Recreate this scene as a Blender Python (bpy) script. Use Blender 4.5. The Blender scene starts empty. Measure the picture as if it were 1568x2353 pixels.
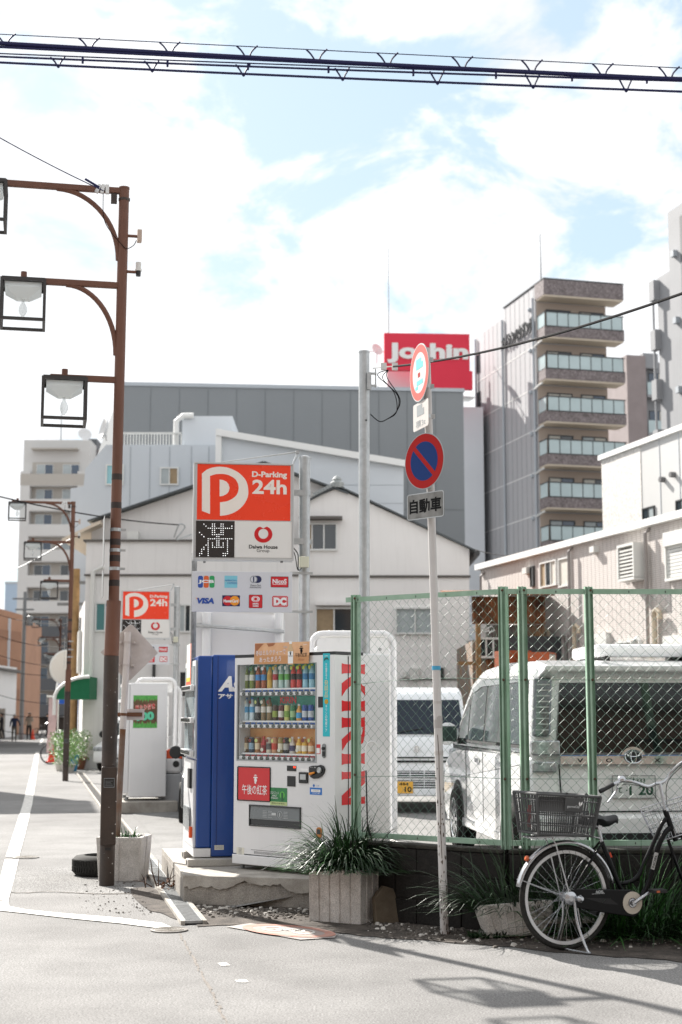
import bpy, bmesh, math, random
from mathutils import Matrix, Vector, Euler, noise
R = math.radians
rnd = random.Random(7)
sc = bpy.context.scene
COL = sc.collection

# ------------------------------------------------------------------ camera
FPX, CX, CY, HZ, CH = 3400.0, 784.0, 1176.5, 1642.0, 1.6
TILT = math.atan((HZ - CY) / FPX)
cam_d = bpy.data.cameras.new('camera')
cam = bpy.data.objects.new('camera', cam_d)
COL.objects.link(cam)
cam.location = (0, 0, CH)
cam.rotation_euler = (R(90) + TILT, 0, 0)
cam_d.sensor_fit = 'HORIZONTAL'
cam_d.sensor_width = 24.0
cam_d.lens = FPX / 1568 * 24.0
cam_d.clip_start = 0.2
cam_d.clip_end = 3000
cam_d.dof.use_dof = True
cam_d.dof.focus_distance = 12.3
cam_d.dof.aperture_fstop = 2.6
sc.camera = cam

# ------------------------------------------------------------------ sky, sun, exposure
SUN_EL, SUN_AZ = R(36), Vector((-0.56, 0.83)).normalized()
w = bpy.data.worlds.new('World')
sc.world = w
w.use_nodes = True
nt = w.node_tree
nt.nodes.clear()
def nn(tree, t, **k):
    n = tree.nodes.new(t)
    for a, b in k.items():
        if a.startswith('i_'):
            n.inputs[a[2:].replace('_', ' ')].default_value = b
        else:
            setattr(n, a, b)
    return n
sky = nn(nt, 'ShaderNodeTexSky', sky_type='NISHITA', sun_disc=False)
sky.sun_elevation = SUN_EL
sky.sun_rotation = math.atan2(SUN_AZ.x, SUN_AZ.y)
sky.air_density, sky.dust_density, sky.ozone_density = 1.0, 1.0, 1.0
tc = nn(nt, 'ShaderNodeTexCoord')
# clouds: a sheet of broken cumulus, brighter than the blue, opened here and there
sep = nn(nt, 'ShaderNodeSeparateXYZ')
nt.links.new(tc.outputs['Generated'], sep.inputs[0])
mp = nn(nt, 'ShaderNodeMapping')
mp.inputs['Scale'].default_value = (1, 1, 1.7)
nt.links.new(tc.outputs['Generated'], mp.inputs[0])
n1 = nn(nt, 'ShaderNodeTexNoise', i_Scale=7.5, i_Detail=10.0, i_Roughness=0.6, i_Distortion=0.35)
nt.links.new(mp.outputs[0], n1.inputs['Vector'])
def ray(px, py):
    x, y = (px - CX) / FPX, -(py - CY) / FPX
    c, s = math.cos(TILT), math.sin(TILT)
    return Vector((x, c - y * s, s + y * c))
gap = None
# openings between the clouds, each a direction in the sky with an angular radius and a depth
for px, py, rad, amt in ((850, 150, 210, .40), (700, 320, 170, .34), (1400, 40, 200, .42), (1400, 540, 120, .42), (560, 660, 110, .26),
                        (250, 60, 210, .22), (540, 150, 180, .30), (1330, 100, 90, .1), (980, 230, 120, .16), (100, 350, 120, .1)):
    d = ray(px, py).normalized()
    vm = nn(nt, 'ShaderNodeVectorMath', operation='DISTANCE')
    vm.inputs[1].default_value = d
    nrm = nn(nt, 'ShaderNodeVectorMath', operation='NORMALIZE')
    nt.links.new(tc.outputs['Generated'], nrm.inputs[0])
    nt.links.new(nrm.outputs[0], vm.inputs[0])
    mr = nn(nt, 'ShaderNodeMapRange', interpolation_type='SMOOTHSTEP')
    mr.inputs[1].default_value = 0.0
    mr.inputs[2].default_value = rad / FPX * 1.9
    mr.inputs[3].default_value = amt * 1.5
    mr.inputs[4].default_value = 0.0
    nt.links.new(vm.outputs['Value'], mr.inputs[0])
    if gap is None:
        gap = mr.outputs[0]
    else:
        ad = nn(nt, 'ShaderNodeMath', operation='ADD')
        nt.links.new(gap, ad.inputs[0]); nt.links.new(mr.outputs[0], ad.inputs[1])
        gap = ad.outputs[0]
amp = nn(nt, 'ShaderNodeMath', operation='MULTIPLY_ADD')
amp.inputs[1].default_value, amp.inputs[2].default_value = 3.2, -1.0
nt.links.new(n1.outputs[0], amp.inputs[0])
sb = nn(nt, 'ShaderNodeMath', operation='SUBTRACT')
nt.links.new(amp.outputs[0], sb.inputs[0]); nt.links.new(gap, sb.inputs[1])
rampc = nn(nt, 'ShaderNodeMapRange', interpolation_type='SMOOTHSTEP')
rampc.inputs[1].default_value = 0.06
rampc.inputs[2].default_value = 0.44
nt.links.new(sb.outputs[0], rampc.inputs[0])
# cloud body: softly varying white, greyer where thick
n2 = nn(nt, 'ShaderNodeTexNoise', i_Scale=6.5, i_Detail=8.0, i_Roughness=0.55)
nt.links.new(mp.outputs[0], n2.inputs['Vector'])
cr = nn(nt, 'ShaderNodeMapRange')
cr.inputs[1].default_value, cr.inputs[2].default_value = 0.36, 0.55
cr.inputs[3].default_value, cr.inputs[4].default_value = 0.84, 1.04
nt.links.new(n2.outputs[0], cr.inputs[0])
CLOUD, SKYS = 6.5, 0.08          # both are multiplied by the background strength
cc = nn(nt, 'ShaderNodeVectorMath', operation='SCALE')
cc.inputs[0].default_value = (CLOUD * .985, CLOUD, CLOUD * 1.02)
nt.links.new(cr.outputs[0], cc.inputs['Scale'])
# thin veil over the open sky
veil = nn(nt, 'ShaderNodeMix', data_type='RGBA')
veil.inputs['Factor'].default_value = 0.7
veil.inputs['B'].default_value = (3.9, 4.9, 5.4, 1)
nt.links.new(sky.outputs[0], veil.inputs['A'])
mx = nn(nt, 'ShaderNodeMix', data_type='RGBA')
nt.links.new(rampc.outputs[0], mx.inputs['Factor'])
nt.links.new(veil.outputs['Result'], mx.inputs['A'])
nt.links.new(cc.outputs[0], mx.inputs['B'])
bg = nn(nt, 'ShaderNodeBackground', i_Strength=SKYS)
nt.links.new(mx.outputs['Result'], bg.inputs[0])
wo = nn(nt, 'ShaderNodeOutputWorld')
nt.links.new(bg.outputs[0], wo.inputs[0])

sl = bpy.data.lights.new('sun', 'SUN')
sl.energy, sl.angle, sl.color = 5.0, R(0.5), (1.0, 0.955, 0.89)
so = bpy.data.objects.new('sun', sl)
COL.objects.link(so)
sun_vec = Vector((SUN_AZ.x * math.cos(SUN_EL), SUN_AZ.y * math.cos(SUN_EL), math.sin(SUN_EL)))
so.rotation_euler = sun_vec.to_track_quat('Z', 'Y').to_euler()
so.location = (-10, 15, 14)
sc.view_settings.view_transform = 'Standard'
sc.view_settings.look = 'None'
sc.view_settings.gamma = 1.0
sc.view_settings.use_curve_mapping = False
sc.view_settings.exposure = 1.2
sc.render.engine = 'CYCLES'
sc.cycles.max_bounces = 8
sc.cycles.transparent_max_bounces = 16
sc.cycles.use_denoising = True
sc.cycles.caustics_reflective = False
sc.cycles.caustics_refractive = False
sc.cycles.sample_clamp_indirect = 6.0

# ------------------------------------------------------------------ survey helpers (photo pixel -> place in the world)
def G(px, py, z=0.0):
    d = ray(px, py); t = (z - CH) / d.z
    return Vector((d.x * t, d.y * t, z))
def P(px, py, Y):
    d = ray(px, py); t = Y / d.y
    return Vector((d.x * t, Y, CH + d.z * t))
def onplane(px, py, o, n):
    d = ray(px, py); c = Vector((0, 0, CH))
    t = (o - c).dot(n) / d.dot(n)
    return c + d * t

# ------------------------------------------------------------------ materials
def lin(c):
    if isinstance(c, str):
        c = c.lstrip('#'); c = [int(c[i:i + 2], 16) / 255 for i in (0, 2, 4)]
        c = [x / 12.92 if x <= .04045 else ((x + .055) / 1.055) ** 2.4 for x in c]
    return (c[0], c[1], c[2], 1)
MC = {}
def M(name, col='#888888', rough=.5, metal=0., var=0., vs=6., bump=0., bs=60., spec=.5, coat=0., col2=None, streak=0., emit=0., speck=0., sps=220.):
    if name in MC: return MC[name]
    m = bpy.data.materials.new(name); m.use_nodes = True
    t = m.node_tree; b = t.nodes['Principled BSDF']
    c = lin(col)
    b.inputs['Base Color'].default_value = c
    b.inputs['Roughness'].default_value = rough
    b.inputs['Metallic'].default_value = metal
    b.inputs['Specular IOR Level'].default_value = spec
    b.inputs['Coat Weight'].default_value = coat
    b.inputs['Coat Roughness'].default_value = 0.05
    if emit:
        b.inputs['Emission Color'].default_value = c; b.inputs['Emission Strength'].default_value = emit
    geo = nn(t, 'ShaderNodeNewGeometry')
    last = None
    if var or col2:
        n = nn(t, 'ShaderNodeTexNoise', i_Scale=vs, i_Detail=7., i_Roughness=.62)
        t.links.new(geo.outputs['Position'], n.inputs['Vector'])
        c2 = lin(col2) if col2 else tuple(x * (1 - var) for x in c[:3]) + (1,)
        r = nn(t, 'ShaderNodeMapRange'); r.inputs[1].default_value = .36; r.inputs[2].default_value = .66
        t.links.new(n.outputs[0], r.inputs[0])
        mxx = nn(t, 'ShaderNodeMix', data_type='RGBA')
        mxx.inputs['A'].default_value = c; mxx.inputs['B'].default_value = c2
        t.links.new(r.outputs[0], mxx.inputs['Factor'])
        last = mxx.outputs['Result']
        rr = nn(t, 'ShaderNodeMapRange'); rr.inputs[3].default_value = max(.02, rough - .08); rr.inputs[4].default_value = min(1, rough + .12)
        t.links.new(n.outputs[0], rr.inputs[0]); t.links.new(rr.outputs[0], b.inputs['Roughness'])
    if streak:
        mp_ = nn(t, 'ShaderNodeMapping'); mp_.inputs['Scale'].default_value = (5, 5, .35)
        t.links.new(geo.outputs['Position'], mp_.inputs[0])
        n = nn(t, 'ShaderNodeTexNoise', i_Scale=1.6, i_Detail=6., i_Roughness=.65)
        t.links.new(mp_.outputs[0], n.inputs['Vector'])
        r = nn(t, 'ShaderNodeMapRange'); r.inputs[1].default_value = .5; r.inputs[2].default_value = .8; r.inputs[4].default_value = streak
        t.links.new(n.outputs[0], r.inputs[0])
        mxx = nn(t, 'ShaderNodeMix', data_type='RGBA', blend_type='MULTIPLY')
        mxx.inputs['A'].default_value = c
        mxx.inputs['B'].default_value = (.33, .31, .28, 1)
        if last: t.links.new(last, mxx.inputs['A'])
        t.links.new(r.outputs[0], mxx.inputs['Factor'])
        last = mxx.outputs['Result']
    if speck:
        n = nn(t, 'ShaderNodeTexNoise', i_Scale=sps, i_Detail=2., i_Roughness=.5)
        t.links.new(geo.outputs['Position'], n.inputs['Vector'])
        r = nn(t, 'ShaderNodeMapRange'); r.inputs[1].default_value = .35; r.inputs[2].default_value = .65
        r.inputs[3].default_value = 1 - speck; r.inputs[4].default_value = 1 + speck
        t.links.new(n.outputs[0], r.inputs[0])
        sm = nn(t, 'ShaderNodeVectorMath', operation='SCALE')
        sm.inputs[0].default_value = c[:3]
        if last: t.links.new(last, sm.inputs[0])
        t.links.new(r.outputs[0], sm.inputs['Scale'])
        last = sm.outputs[0]
    if last: t.links.new(last, b.inputs['Base Color'])
    if bump:
        n = nn(t, 'ShaderNodeTexNoise', i_Scale=bs, i_Detail=5., i_Roughness=.6)
        t.links.new(geo.outputs['Position'], n.inputs['Vector'])
        bp = nn(t, 'ShaderNodeBump', i_Strength=min(1., bump * 10), i_Distance=.01)
        t.links.new(n.outputs[0], bp.inputs['Height']); t.links.new(bp.outputs[0], b.inputs['Normal'])
    MC[name] = m
    return m
def glassm(name, col, rough=.03, alpha=1., spec=.8):
    if name in MC: return MC[name]
    m = M(name, col, rough, spec=spec)
    if alpha < 1:
        t = m.node_tree; b = t.nodes['Principled BSDF']; o = t.nodes['Material Output']
        tr = nn(t, 'ShaderNodeBsdfTransparent'); tr.inputs[0].default_value = (.995, 1, 1, 1)
        ms = nn(t, 'ShaderNodeMixShader'); lw = nn(t, 'ShaderNodeLayerWeight'); fr = nn(t, 'ShaderNodeMath', operation='POWER'); fr.inputs[1].default_value = 4.0; t.links.new(lw.outputs['Facing'], fr.inputs[0])
        ad = nn(t, 'ShaderNodeMath', operation='ADD', use_clamp=True); ad.inputs[1].default_value = alpha
        t.links.new(fr.outputs[0], ad.inputs[0]); t.links.new(ad.outputs[0], ms.inputs[0])
        t.links.new(tr.outputs[0], ms.inputs[1]); t.links.new(b.outputs[0], ms.inputs[2])
        t.links.new(ms.outputs[0], o.inputs[0])
    return m

# ------------------------------------------------------------------ mesh builder
class MB:
    def __init__(s): s.v = []; s.f = []; s.m = []; s.mi = 0
    def add(s, vs, fs):
        o = len(s.v); s.v += [tuple(v) for v in vs]
        for f in fs: s.f.append([i + o for i in f]); s.m.append(s.mi)
        return s
    def bb(s, x0, x1, y0, y1, z0, z1, Mx=None):
        vs = [Vector((x, y, z)) for z in (z0, z1) for y in (y0, y1) for x in (x0, x1)]
        if Mx is not None: vs = [Mx @ v for v in vs]
        return s.add(vs, [(0, 2, 3, 1), (4, 5, 7, 6), (0, 1, 5, 4), (2, 6, 7, 3), (0, 4, 6, 2), (1, 3, 7, 5)])
    def box(s, c, d, Rm=None):
        Mx = Matrix.Translation(c)
        if Rm is not None: Mx = Mx @ (Matrix.Rotation(Rm, 4, 'Z') if isinstance(Rm, (int, float)) else Rm.to_4x4())
        return s.bb(-d[0] / 2, d[0] / 2, -d[1] / 2, d[1] / 2, -d[2] / 2, d[2] / 2, Mx)
    def poly(s, pts): return s.add(pts, [list(range(len(pts)))])
    def prism(s, pts, o, u, v, n, d):
        o, u, v, n = Vector(o), Vector(u), Vector(v), Vector(n)
        a = [o + u * p[0] + v * p[1] for p in pts]; b = [p + n * d for p in a]; k = len(pts)
        return s.add(a + b, [list(range(k))[::-1], [k + i for i in range(k)]] + [(i, (i + 1) % k, k + (i + 1) % k, k + i) for i in range(k)])
    def xz(s, pts, y0, y1): return s.prism(pts, (0, y0, 0), (1, 0, 0), (0, 0, 1), (0, 1, 0), y1 - y0)
    def yz(s, pts, x0, x1): return s.prism(pts, (x0, 0, 0), (0, 1, 0), (0, 0, 1), (1, 0, 0), x1 - x0)
    def xy(s, pts, z0, z1): return s.prism(pts, (0, 0, z0), (1, 0, 0), (0, 1, 0), (0, 0, 1), z1 - z0)
    def tube(s, pts, r, n=8, closed=False, cap=True):
        pts = [Vector(p) for p in pts]; k = len(pts)
        rs = r if isinstance(r, (list, tuple)) else [r] * k
        up = None; rings = []
        for i, p in enumerate(pts):
            a = pts[i - 1] if (i > 0 or closed) else p; b = pts[(i + 1) % k] if (i < k - 1 or closed) else p
            t = (b - a)
            t = t.normalized() if t.length > 1e-9 else Vector((0, 0, 1))
            if up is None: up = Vector((0, 0, 1)) if abs(t.z) < .95 else Vector((1, 0, 0))
            x = up - t * up.dot(t)
            if x.length < 1e-6: x = t.orthogonal()
            x.normalize(); up = x; y = t.cross(x)
            rings.append([p + (x * math.cos(2 * math.pi * j / n) + y * math.sin(2 * math.pi * j / n)) * rs[i] for j in range(n)])
        vs = [v for g in rings for v in g]; fs = []
        for i in range(k if closed else k - 1):
            i2 = (i + 1) % k
            for j in range(n): fs.append((i * n + j, i * n + (j + 1) % n, i2 * n + (j + 1) % n, i2 * n + j))
        if cap and not closed: fs += [list(range(n))[::-1], [(k - 1) * n + j for j in range(n)]]
        return s.add(vs, fs)
    def cyl(s, a, b, r, r2=None, n=14): return s.tube([a, b], [r, r if r2 is None else r2], n)
    def lathe(s, prof, o=(0, 0, 0), n=16, ax=None):
        Mx = Matrix.Translation(o)
        if ax is not None: Mx = Mx @ Vector((0, 0, 1)).rotation_difference(Vector(ax)).to_matrix().to_4x4()
        vs = [Mx @ Vector((r * math.cos(2 * math.pi * j / n), r * math.sin(2 * math.pi * j / n), z)) for r, z in prof for j in range(n)]
        fs = [(i * n + j, i * n + (j + 1) % n, (i + 1) * n + (j + 1) % n, (i + 1) * n + j) for i in range(len(prof) - 1) for j in range(n)]
        fs += [list(range(n))[::-1], [(len(prof) - 1) * n + j for j in range(n)]]
        return s.add(vs, fs)
    def ring(s, ro, ri, o, u, v, n, d, k=32, a0=0, a1=360):
        o, u, v, n = Vector(o), Vector(u), Vector(v), Vector(n); vs = []; full = abs(a1 - a0) >= 360
        c = k if full else k + 1
        for i in range(c):
            a = R(a0 + (a1 - a0) * i / k); e = u * math.cos(a) + v * math.sin(a)
            vs += [o + e * ro, o + e * ri, o + e * ro + n * d, o + e * ri + n * d]
        fs = []
        for i in range(k):
            j = (i + 1) % c; A, B = 4 * i, 4 * j
            fs += [(A, A + 1, B + 1, B), (A + 2, B + 2, B + 3, A + 3), (A, B, B + 2, A + 2), (A + 1, A + 3, B + 3, B + 1)]
        if not full: fs += [(0, 2, 3, 1), (4 * k, 4 * k + 1, 4 * k + 3, 4 * k + 2)]
        return s.add(vs, fs)
    def xform(s, Mx): s.v = [tuple(Mx @ Vector(v)) for v in s.v]; return s
    def build(s, name, mats, parent=None, smooth=False, bev=0., world=False, label=None, cat=None, group=None, kind=None, origin='base'):
        if not isinstance(mats, (list, tuple)): mats = [mats]
        vs = s.v; loc = Vector((0, 0, 0))
        if parent is not None and world:
            iv = WM(parent).inverted(); vs = [tuple(iv @ Vector(v)) for v in vs]
        elif parent is None and origin == 'base':
            xs, ys, zs = zip(*vs); loc = Vector(((min(xs) + max(xs)) / 2, (min(ys) + max(ys)) / 2, min(zs)))
            vs = [tuple(Vector(v) - loc) for v in vs]
        me = bpy.data.meshes.new(name); me.from_pydata(vs, [], s.f)
        for m in mats: me.materials.append(m)
        if len(mats) > 1: me.polygons.foreach_set('material_index', s.m)
        bm = bmesh.new(); bm.from_mesh(me); bmesh.ops.recalc_face_normals(bm, faces=bm.faces); bm.to_mesh(me); bm.free()
        if smooth:
            me.polygons.foreach_set('use_smooth', [True] * len(me.polygons))
            try: me.set_sharp_from_angle(angle=R(40))
            except Exception: pass
        ob = bpy.data.objects.new(name, me); COL.objects.link(ob); ob.location = loc
        if parent is not None: ob.parent = parent
        if bev:
            b = ob.modifiers.new('bevel', 'BEVEL'); b.width = bev; b.segments = 2; b.limit_method = 'ANGLE'; b.angle_limit = R(40)
        return tag(ob, label, cat, group, kind)
def tag(o, label=None, cat=None, group=None, kind=None):
    if label: o['label'] = label
    if cat: o['category'] = cat
    if group: o['group'] = group
    if kind: o['kind'] = kind
    return o
def WM(o):
    m = Matrix.LocRotScale(o.location, o.rotation_euler, o.scale)
    return WM(o.parent) @ m if o.parent else m
def thing(name, label, cat, loc=(0, 0, 0), rz=0., group=None, rot=None):
    o = bpy.data.objects.new(name, None); COL.objects.link(o); o.empty_display_size = .2
    o.location = loc; o.rotation_euler = rot if rot else (0, 0, rz)
    return tag(o, label, cat, group)
def copytree(o, parent=None):
    c = o.copy(); COL.objects.link(c)
    if parent: c.parent = parent
    for ch in list(o.children): copytree(ch, c)
    return c
def ell(p, q, k=8, sag=0.):
    p, q = Vector(p), Vector(q)
    return [p.lerp(q, i / k) - Vector((0, 0, sag * 4 * (i / k) * (1 - i / k))) for i in range(k + 1)]
def arc(cx, cy, r, a0, a1, k=8): return [(cx + r * math.cos(R(a0 + (a1 - a0) * i / k)), cy + r * math.sin(R(a0 + (a1 - a0) * i / k))) for i in range(k + 1)]
def rrect(x0, x1, y0, y1, r, k=4):
    return arc(x1 - r, y0 + r, r, -90, 0, k) + arc(x1 - r, y1 - r, r, 0, 90, k) + arc(x0 + r, y1 - r, r, 90, 180, k) + arc(x0 + r, y0 + r, r, 180, 270, k)
def smoothpts(pts, k=6):
    pts = [Vector(p) for p in pts]; out = []
    for i in range(len(pts) - 1):
        p0, p1, p2, p3 = pts[max(i - 1, 0)], pts[i], pts[i + 1], pts[min(i + 2, len(pts) - 1)]
        for j in range(k):
            t = j / k
            out.append(.5 * ((2 * p1) + (p2 - p0) * t + (2 * p0 - 5 * p1 + 4 * p2 - p3) * t * t + (3 * p1 - p0 - 3 * p2 + p3) * t ** 3))
    return out + [pts[-1]]
# ------------------------------------------------------------------ lettering: real flat letters fitted into a w x h box on a face
TXC = {}
def letters(s, bold=0., shear=0., vert=False, ext=0.):
    key = (s, bold, shear, vert, ext)
    if key in TXC: return TXC[key]
    c = bpy.data.curves.new('lettering', 'FONT'); c.body = '\n'.join(s) if vert else s
    c.size = 1; c.offset = bold; c.shear = shear; c.resolution_u = 3; c.extrude = ext
    if vert: c.align_x = 'CENTER'; c.space_line = .95
    o = bpy.data.objects.new('lettering', c); COL.objects.link(o)
    dg = bpy.context.evaluated_depsgraph_get(); dg.update()
    me = o.evaluated_get(dg).to_mesh()
    vs = [tuple(v.co) for v in me.vertices]; fs = [tuple(p.vertices) for p in me.polygons]
    o.evaluated_get(dg).to_mesh_clear()
    bpy.data.objects.remove(o); bpy.data.curves.remove(c)
    TXC[key] = (vs, fs)
    return vs, fs
def text_mb(mb, s, x, z, wd, h, Mx, y=-.002, bold=0., shear=0., vert=False, anchor='c', keep=False, depth=0., rot=0.):
    """letters in the face frame Mx (x right, z up, -y out of the face), centred on x,z, fitted to wd x h"""
    vs, fs = letters(s, bold, shear, vert, .5 if depth else 0.)
    if not vs: return mb
    x0, x1 = min(v[0] for v in vs), max(v[0] for v in vs); y0, y1 = min(v[1] for v in vs), max(v[1] for v in vs)
    sx = wd / max(x1 - x0, 1e-6); sy = h / max(y1 - y0, 1e-6)
    if keep: sx = sy = min(sx, sy)
    cxx = (x0 + x1) / 2; cyy = (y0 + y1) / 2; out = []
    cr_, sr_ = math.cos(rot), math.sin(rot)
    for v in vs:
        a, b = (v[0] - cxx) * sx, (v[1] - cyy) * sy
        out.append(Mx @ Vector((x + a * cr_ - b * sr_, y + (-(v[2] + .5) * depth if depth else 0), z + a * sr_ + b * cr_)))
    return mb.add(out, fs)
def text(name, s, x, z, wd, h, mat, parent, Mx=Matrix(), **k):
    mb = MB(); text_mb(mb, s, x, z, wd, h, Mx, **k)
    if not mb.v: return None
    return mb.build(name, mat, parent)
I4 = Matrix()
def FR(x, y, z, rz=0.): return Matrix.Translation((x, y, z)) @ Matrix.Rotation(rz, 4, 'Z')
# ------------------------------------------------------------------ ground
def asphalt(name, base, speck, patch, crackcol='#6b6763'):
    m = M(name, base, .92, speck=speck, sps=85., bump=.022, bs=120., spec=.2, col2=patch, vs=.55)
    t = m.node_tree; b = t.nodes['Principled BSDF']; l = b.inputs['Base Color'].links[0]; src = l.from_socket
    g = nn(t, 'ShaderNodeNewGeometry')
    for sc_, lo, hi, a0, a1 in ((1.7, .40, .72, 1.05, .84), (26., .35, .65, .94, 1.06), (.17, .4, .62, 1.05, .83)):
        n = nn(t, 'ShaderNodeTexNoise', i_Scale=sc_, i_Detail=5., i_Roughness=.6); t.links.new(g.outputs['Position'], n.inputs['Vector'])
        r = nn(t, 'ShaderNodeMapRange'); r.inputs[1].default_value, r.inputs[2].default_value, r.inputs[3].default_value, r.inputs[4].default_value = lo, hi, a0, a1
        s = nn(t, 'ShaderNodeVectorMath', operation='SCALE'); t.links.new(n.outputs[0], r.inputs[0]); t.links.new(src, s.inputs[0]); t.links.new(r.outputs[0], s.inputs['Scale']); src = s.outputs[0]
    t.links.new(src, b.inputs['Base Color'])
    return m
MAs = asphalt('asphalt_worn', (.205, .2, .195), .36, (.235, .23, .225))
MAs2 = asphalt('asphalt_patch', (.25, .245, .24), .6, (.2, .196, .19))
MLot = asphalt('asphalt_lot', (.20, .196, .19), .25, (.24, .236, .23))
MConc = M('concrete_old', '#a39d95', .85, var=.35, vs=3.5, bump=.06, bs=70, streak=.5, speck=.22, sps=120)
MConcD = M('concrete_dark', '#2f2c29', .95, col2='#1d1b18', vs=4, bump=.07, bs=60, streak=.6, speck=.25, sps=120)
MConcL = M('concrete_light', '#b3aea6', .85, col2='#8f8981', vs=4, bump=.04, bs=90, speck=.18, streak=.35)
MPaint = M('road_paint', '#e4e2dd', .75, col2='#b9b5af', vs=13, speck=.18, sps=110, bump=.03, bs=140)
MSoil = M('soil', '#5a524b', .95, col2='#2a2521', vs=5, bump=.1, bs=45, speck=.35, sps=110)
MSteel = M('galvanised', '#b9bcbd', .42, .75, var=.18, vs=14, spec=.5)
MSteelD = M('steel_dark', '#8a8c8d', .5, .5, var=.3, vs=20)
def sheet(name, pts, z, mat, kind='structure', sub=0):
    mb = MB(); mb.poly([(p[0], p[1], z) for p in pts]); return mb.build(name, mat, kind=kind, origin='none')
mb = MB(); mb.add([(-420, -60, 0), (420, -60, 0), (420, 900, 0), (-420, 900, 0)], [(0, 1, 2, 3)])
mb.build('ground', MAs, kind='structure', origin='none')
# car park sheet behind the fence wall rises a little from the driveway
mb = MB()
xs = [(-1.0, .004), (-.9, .006), (.15, .2), (30, .2)]
for y0, y1 in ((12.62, 16), (16, 46)):
    for (xa, za), (xb, zb) in zip(xs[:-1], xs[1:]):
        sk = lambda x, y: x - (y - 12.5) * .2 if x < -.5 else x
        mb.add([(sk(xa, y0), y0, za), (sk(xb, y0), y0, zb), (sk(xb, y1), y1, zb), (sk(xa, y1), y1, za)], [(0, 1, 2, 3)])
mb.build('car_park', MLot, kind='structure', origin='none')
sheet('repaired_road', [G(*p) for p in ((45, 1992), (214, 1994), (330, 2052), (232, 2054), (120, 2052), (-60, 2052))], .003, MAs2)
# white edge line, its corner and the stop line round it
def flatline(name, L, Rr, z=.007):
    mb = MB()
    L = [G(*p) for p in L]; Rr = [G(*p) for p in Rr]
    for i in range(len(L) - 1):
        mb.add([(q.x, q.y, z) for q in (L[i], Rr[i], Rr[i + 1], L[i + 1])], [(0, 1, 2, 3)])
    return mb.build(name, MPaint, kind='structure', origin='none')
flatline('road_line', [(82, 1729), (70, 1782), (52, 1850), (28, 1925), (13, 1970)], [(90, 1729), (84, 1782), (74, 1850), (56, 1925), (44, 1970)])
flatline('road_line', [(11, 1976), (0, 2020), (-25, 2080), (-70, 2083), (-90, 2087)], [(43, 1976), (33, 2020), (20, 2068), (19, 2077), (22, 2085)])
flatline('road_line', [(-90, 2087), (19, 2084), (60, 2092), (137, 2100), (275, 2111), (371, 2123), (412, 2139)],
         [(-90, 2097), (-8, 2094), (60, 2101), (137, 2110), (275, 2124), (371, 2136), (398, 2142)])
flatline('road_line', [(96, 1698), (89, 1712)], [(100, 1698), (95, 1712)])
# two scraps of old paint in the foreground
for q in (((500, 2215), (520, 2213), (529, 2220), (508, 2221)), ((539, 2254), (566, 2253), (571, 2259), (546, 2259))):
    sheet('paint_mark', [G(*p) for p in q], .004, MPaint)
# asphalt seam running towards the camera
mb = MB(); pa = smoothpts([G(*p) for p in ((412, 2146), (425, 2175), (445, 2210), (470, 2258), (494, 2305), (522, 2360))], 8)
rnd.seed(3)
for i in range(len(pa) - 1):
    a, b = pa[i], pa[i + 1]; j = Vector((rnd.uniform(-.008, .008), 0, .002)); k2 = Vector((rnd.uniform(.008, .02), 0, .002))
    mb.add([a + j, a + k2 + j, b + k2 + j, b + j], [(0, 1, 2, 3)])
MCrack = M('tar_crack', '#6e6862', .9, speck=.4, sps=60)
mb.build('road_seam', MCrack, kind='structure', origin='none')
mb = MB(); pa = smoothpts([G(*p) for p in ((-20, 2051), (60, 2053), (105, 2050), (150, 2052), (230, 2056), (330, 2054))], 6)
for i in range(len(pa) - 1):
    a, b = pa[i], pa[i + 1]; j = Vector((0, rnd.uniform(-.02, .02), .0045)); k2 = Vector((0, rnd.uniform(.02, .045), 0))
    mb.add([a + j, b + j, b + k2 + j, a + k2 + j], [(0, 1, 2, 3)])
mb.build('road_seam', MCrack, kind='structure', origin='none')
# manhole covers
MIron = M('cast_iron', '#8c8883', .6, .3, var=.35, vs=30)
for px, py, r, lab in ((59, 1971.5, .15, 'small round iron cover in the road beside the white edge line'), (389, 2139, .14, 'small round iron cover at the end of the white stop line')):
    c = G(px, py); t = thing('manhole_cover', lab, 'manhole cover', (c.x, c.y, .004), group='manhole covers in the road')
    m = MB(); m.lathe([(r, 0), (r, .006), (r - .015, .008), (r - .015, .005)], n=28); m.build('cover', MIron, t)
    m = MB()
    for i in range(5): m.ring(r * (.18 + .15 * i), r * (.13 + .15 * i), (0, 0, .005), (1, 0, 0), (0, 1, 0), (0, 0, 1), .004, 20)
    m.build('ridge', MConcL, t)
# drain channel: concrete rims and steel grates
D0, D1 = Vector((-1.128, 11.67, 0)), Vector((-3.268, 22.12, 0)); DD = (D1 - D0).normalized(); DN = Vector((DD.y, -DD.x, 0))
DRZ = math.atan2(DD.x, DD.y) * -1
rim = MB()
for o in (-.085, .085):
    a = D0 + DN * o; b = D0 + DD * 30 + DN * o
    rim.prism([(-.016, 0), (.016, 0), (.016, .032), (-.016, .032)], a + DD * (.0 if o < 0 else .0), DN, (0, 0, 1), DD, 30)
rim.build('drain_rim', MConcL, kind='structure', origin='none')
mb = MB(); mb.add([(D0 + DN * s + DD * l) + Vector((0, 0, .006)) for l in (0, 30) for s in (-.07, .07)], [(0, 1, 3, 2)])
mb.build('drain_channel', MConcD, kind='structure', origin='none')
barm = MB().bb(-.06, .06, -.007, .007, -.02, 0)
nlab = ['drain grate at the road end of the gutter, nearest the camera', 'drain grate with dead leaves beside the machine plinth', 'drain grate next to the grey square planter', 'drain grate behind the grey planter and lamp post', 'drain grate halfway along the driveway', 'drain grate in front of the further vending machine', 'drain grate furthest up the driveway gutter']
bar0 = None
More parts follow.
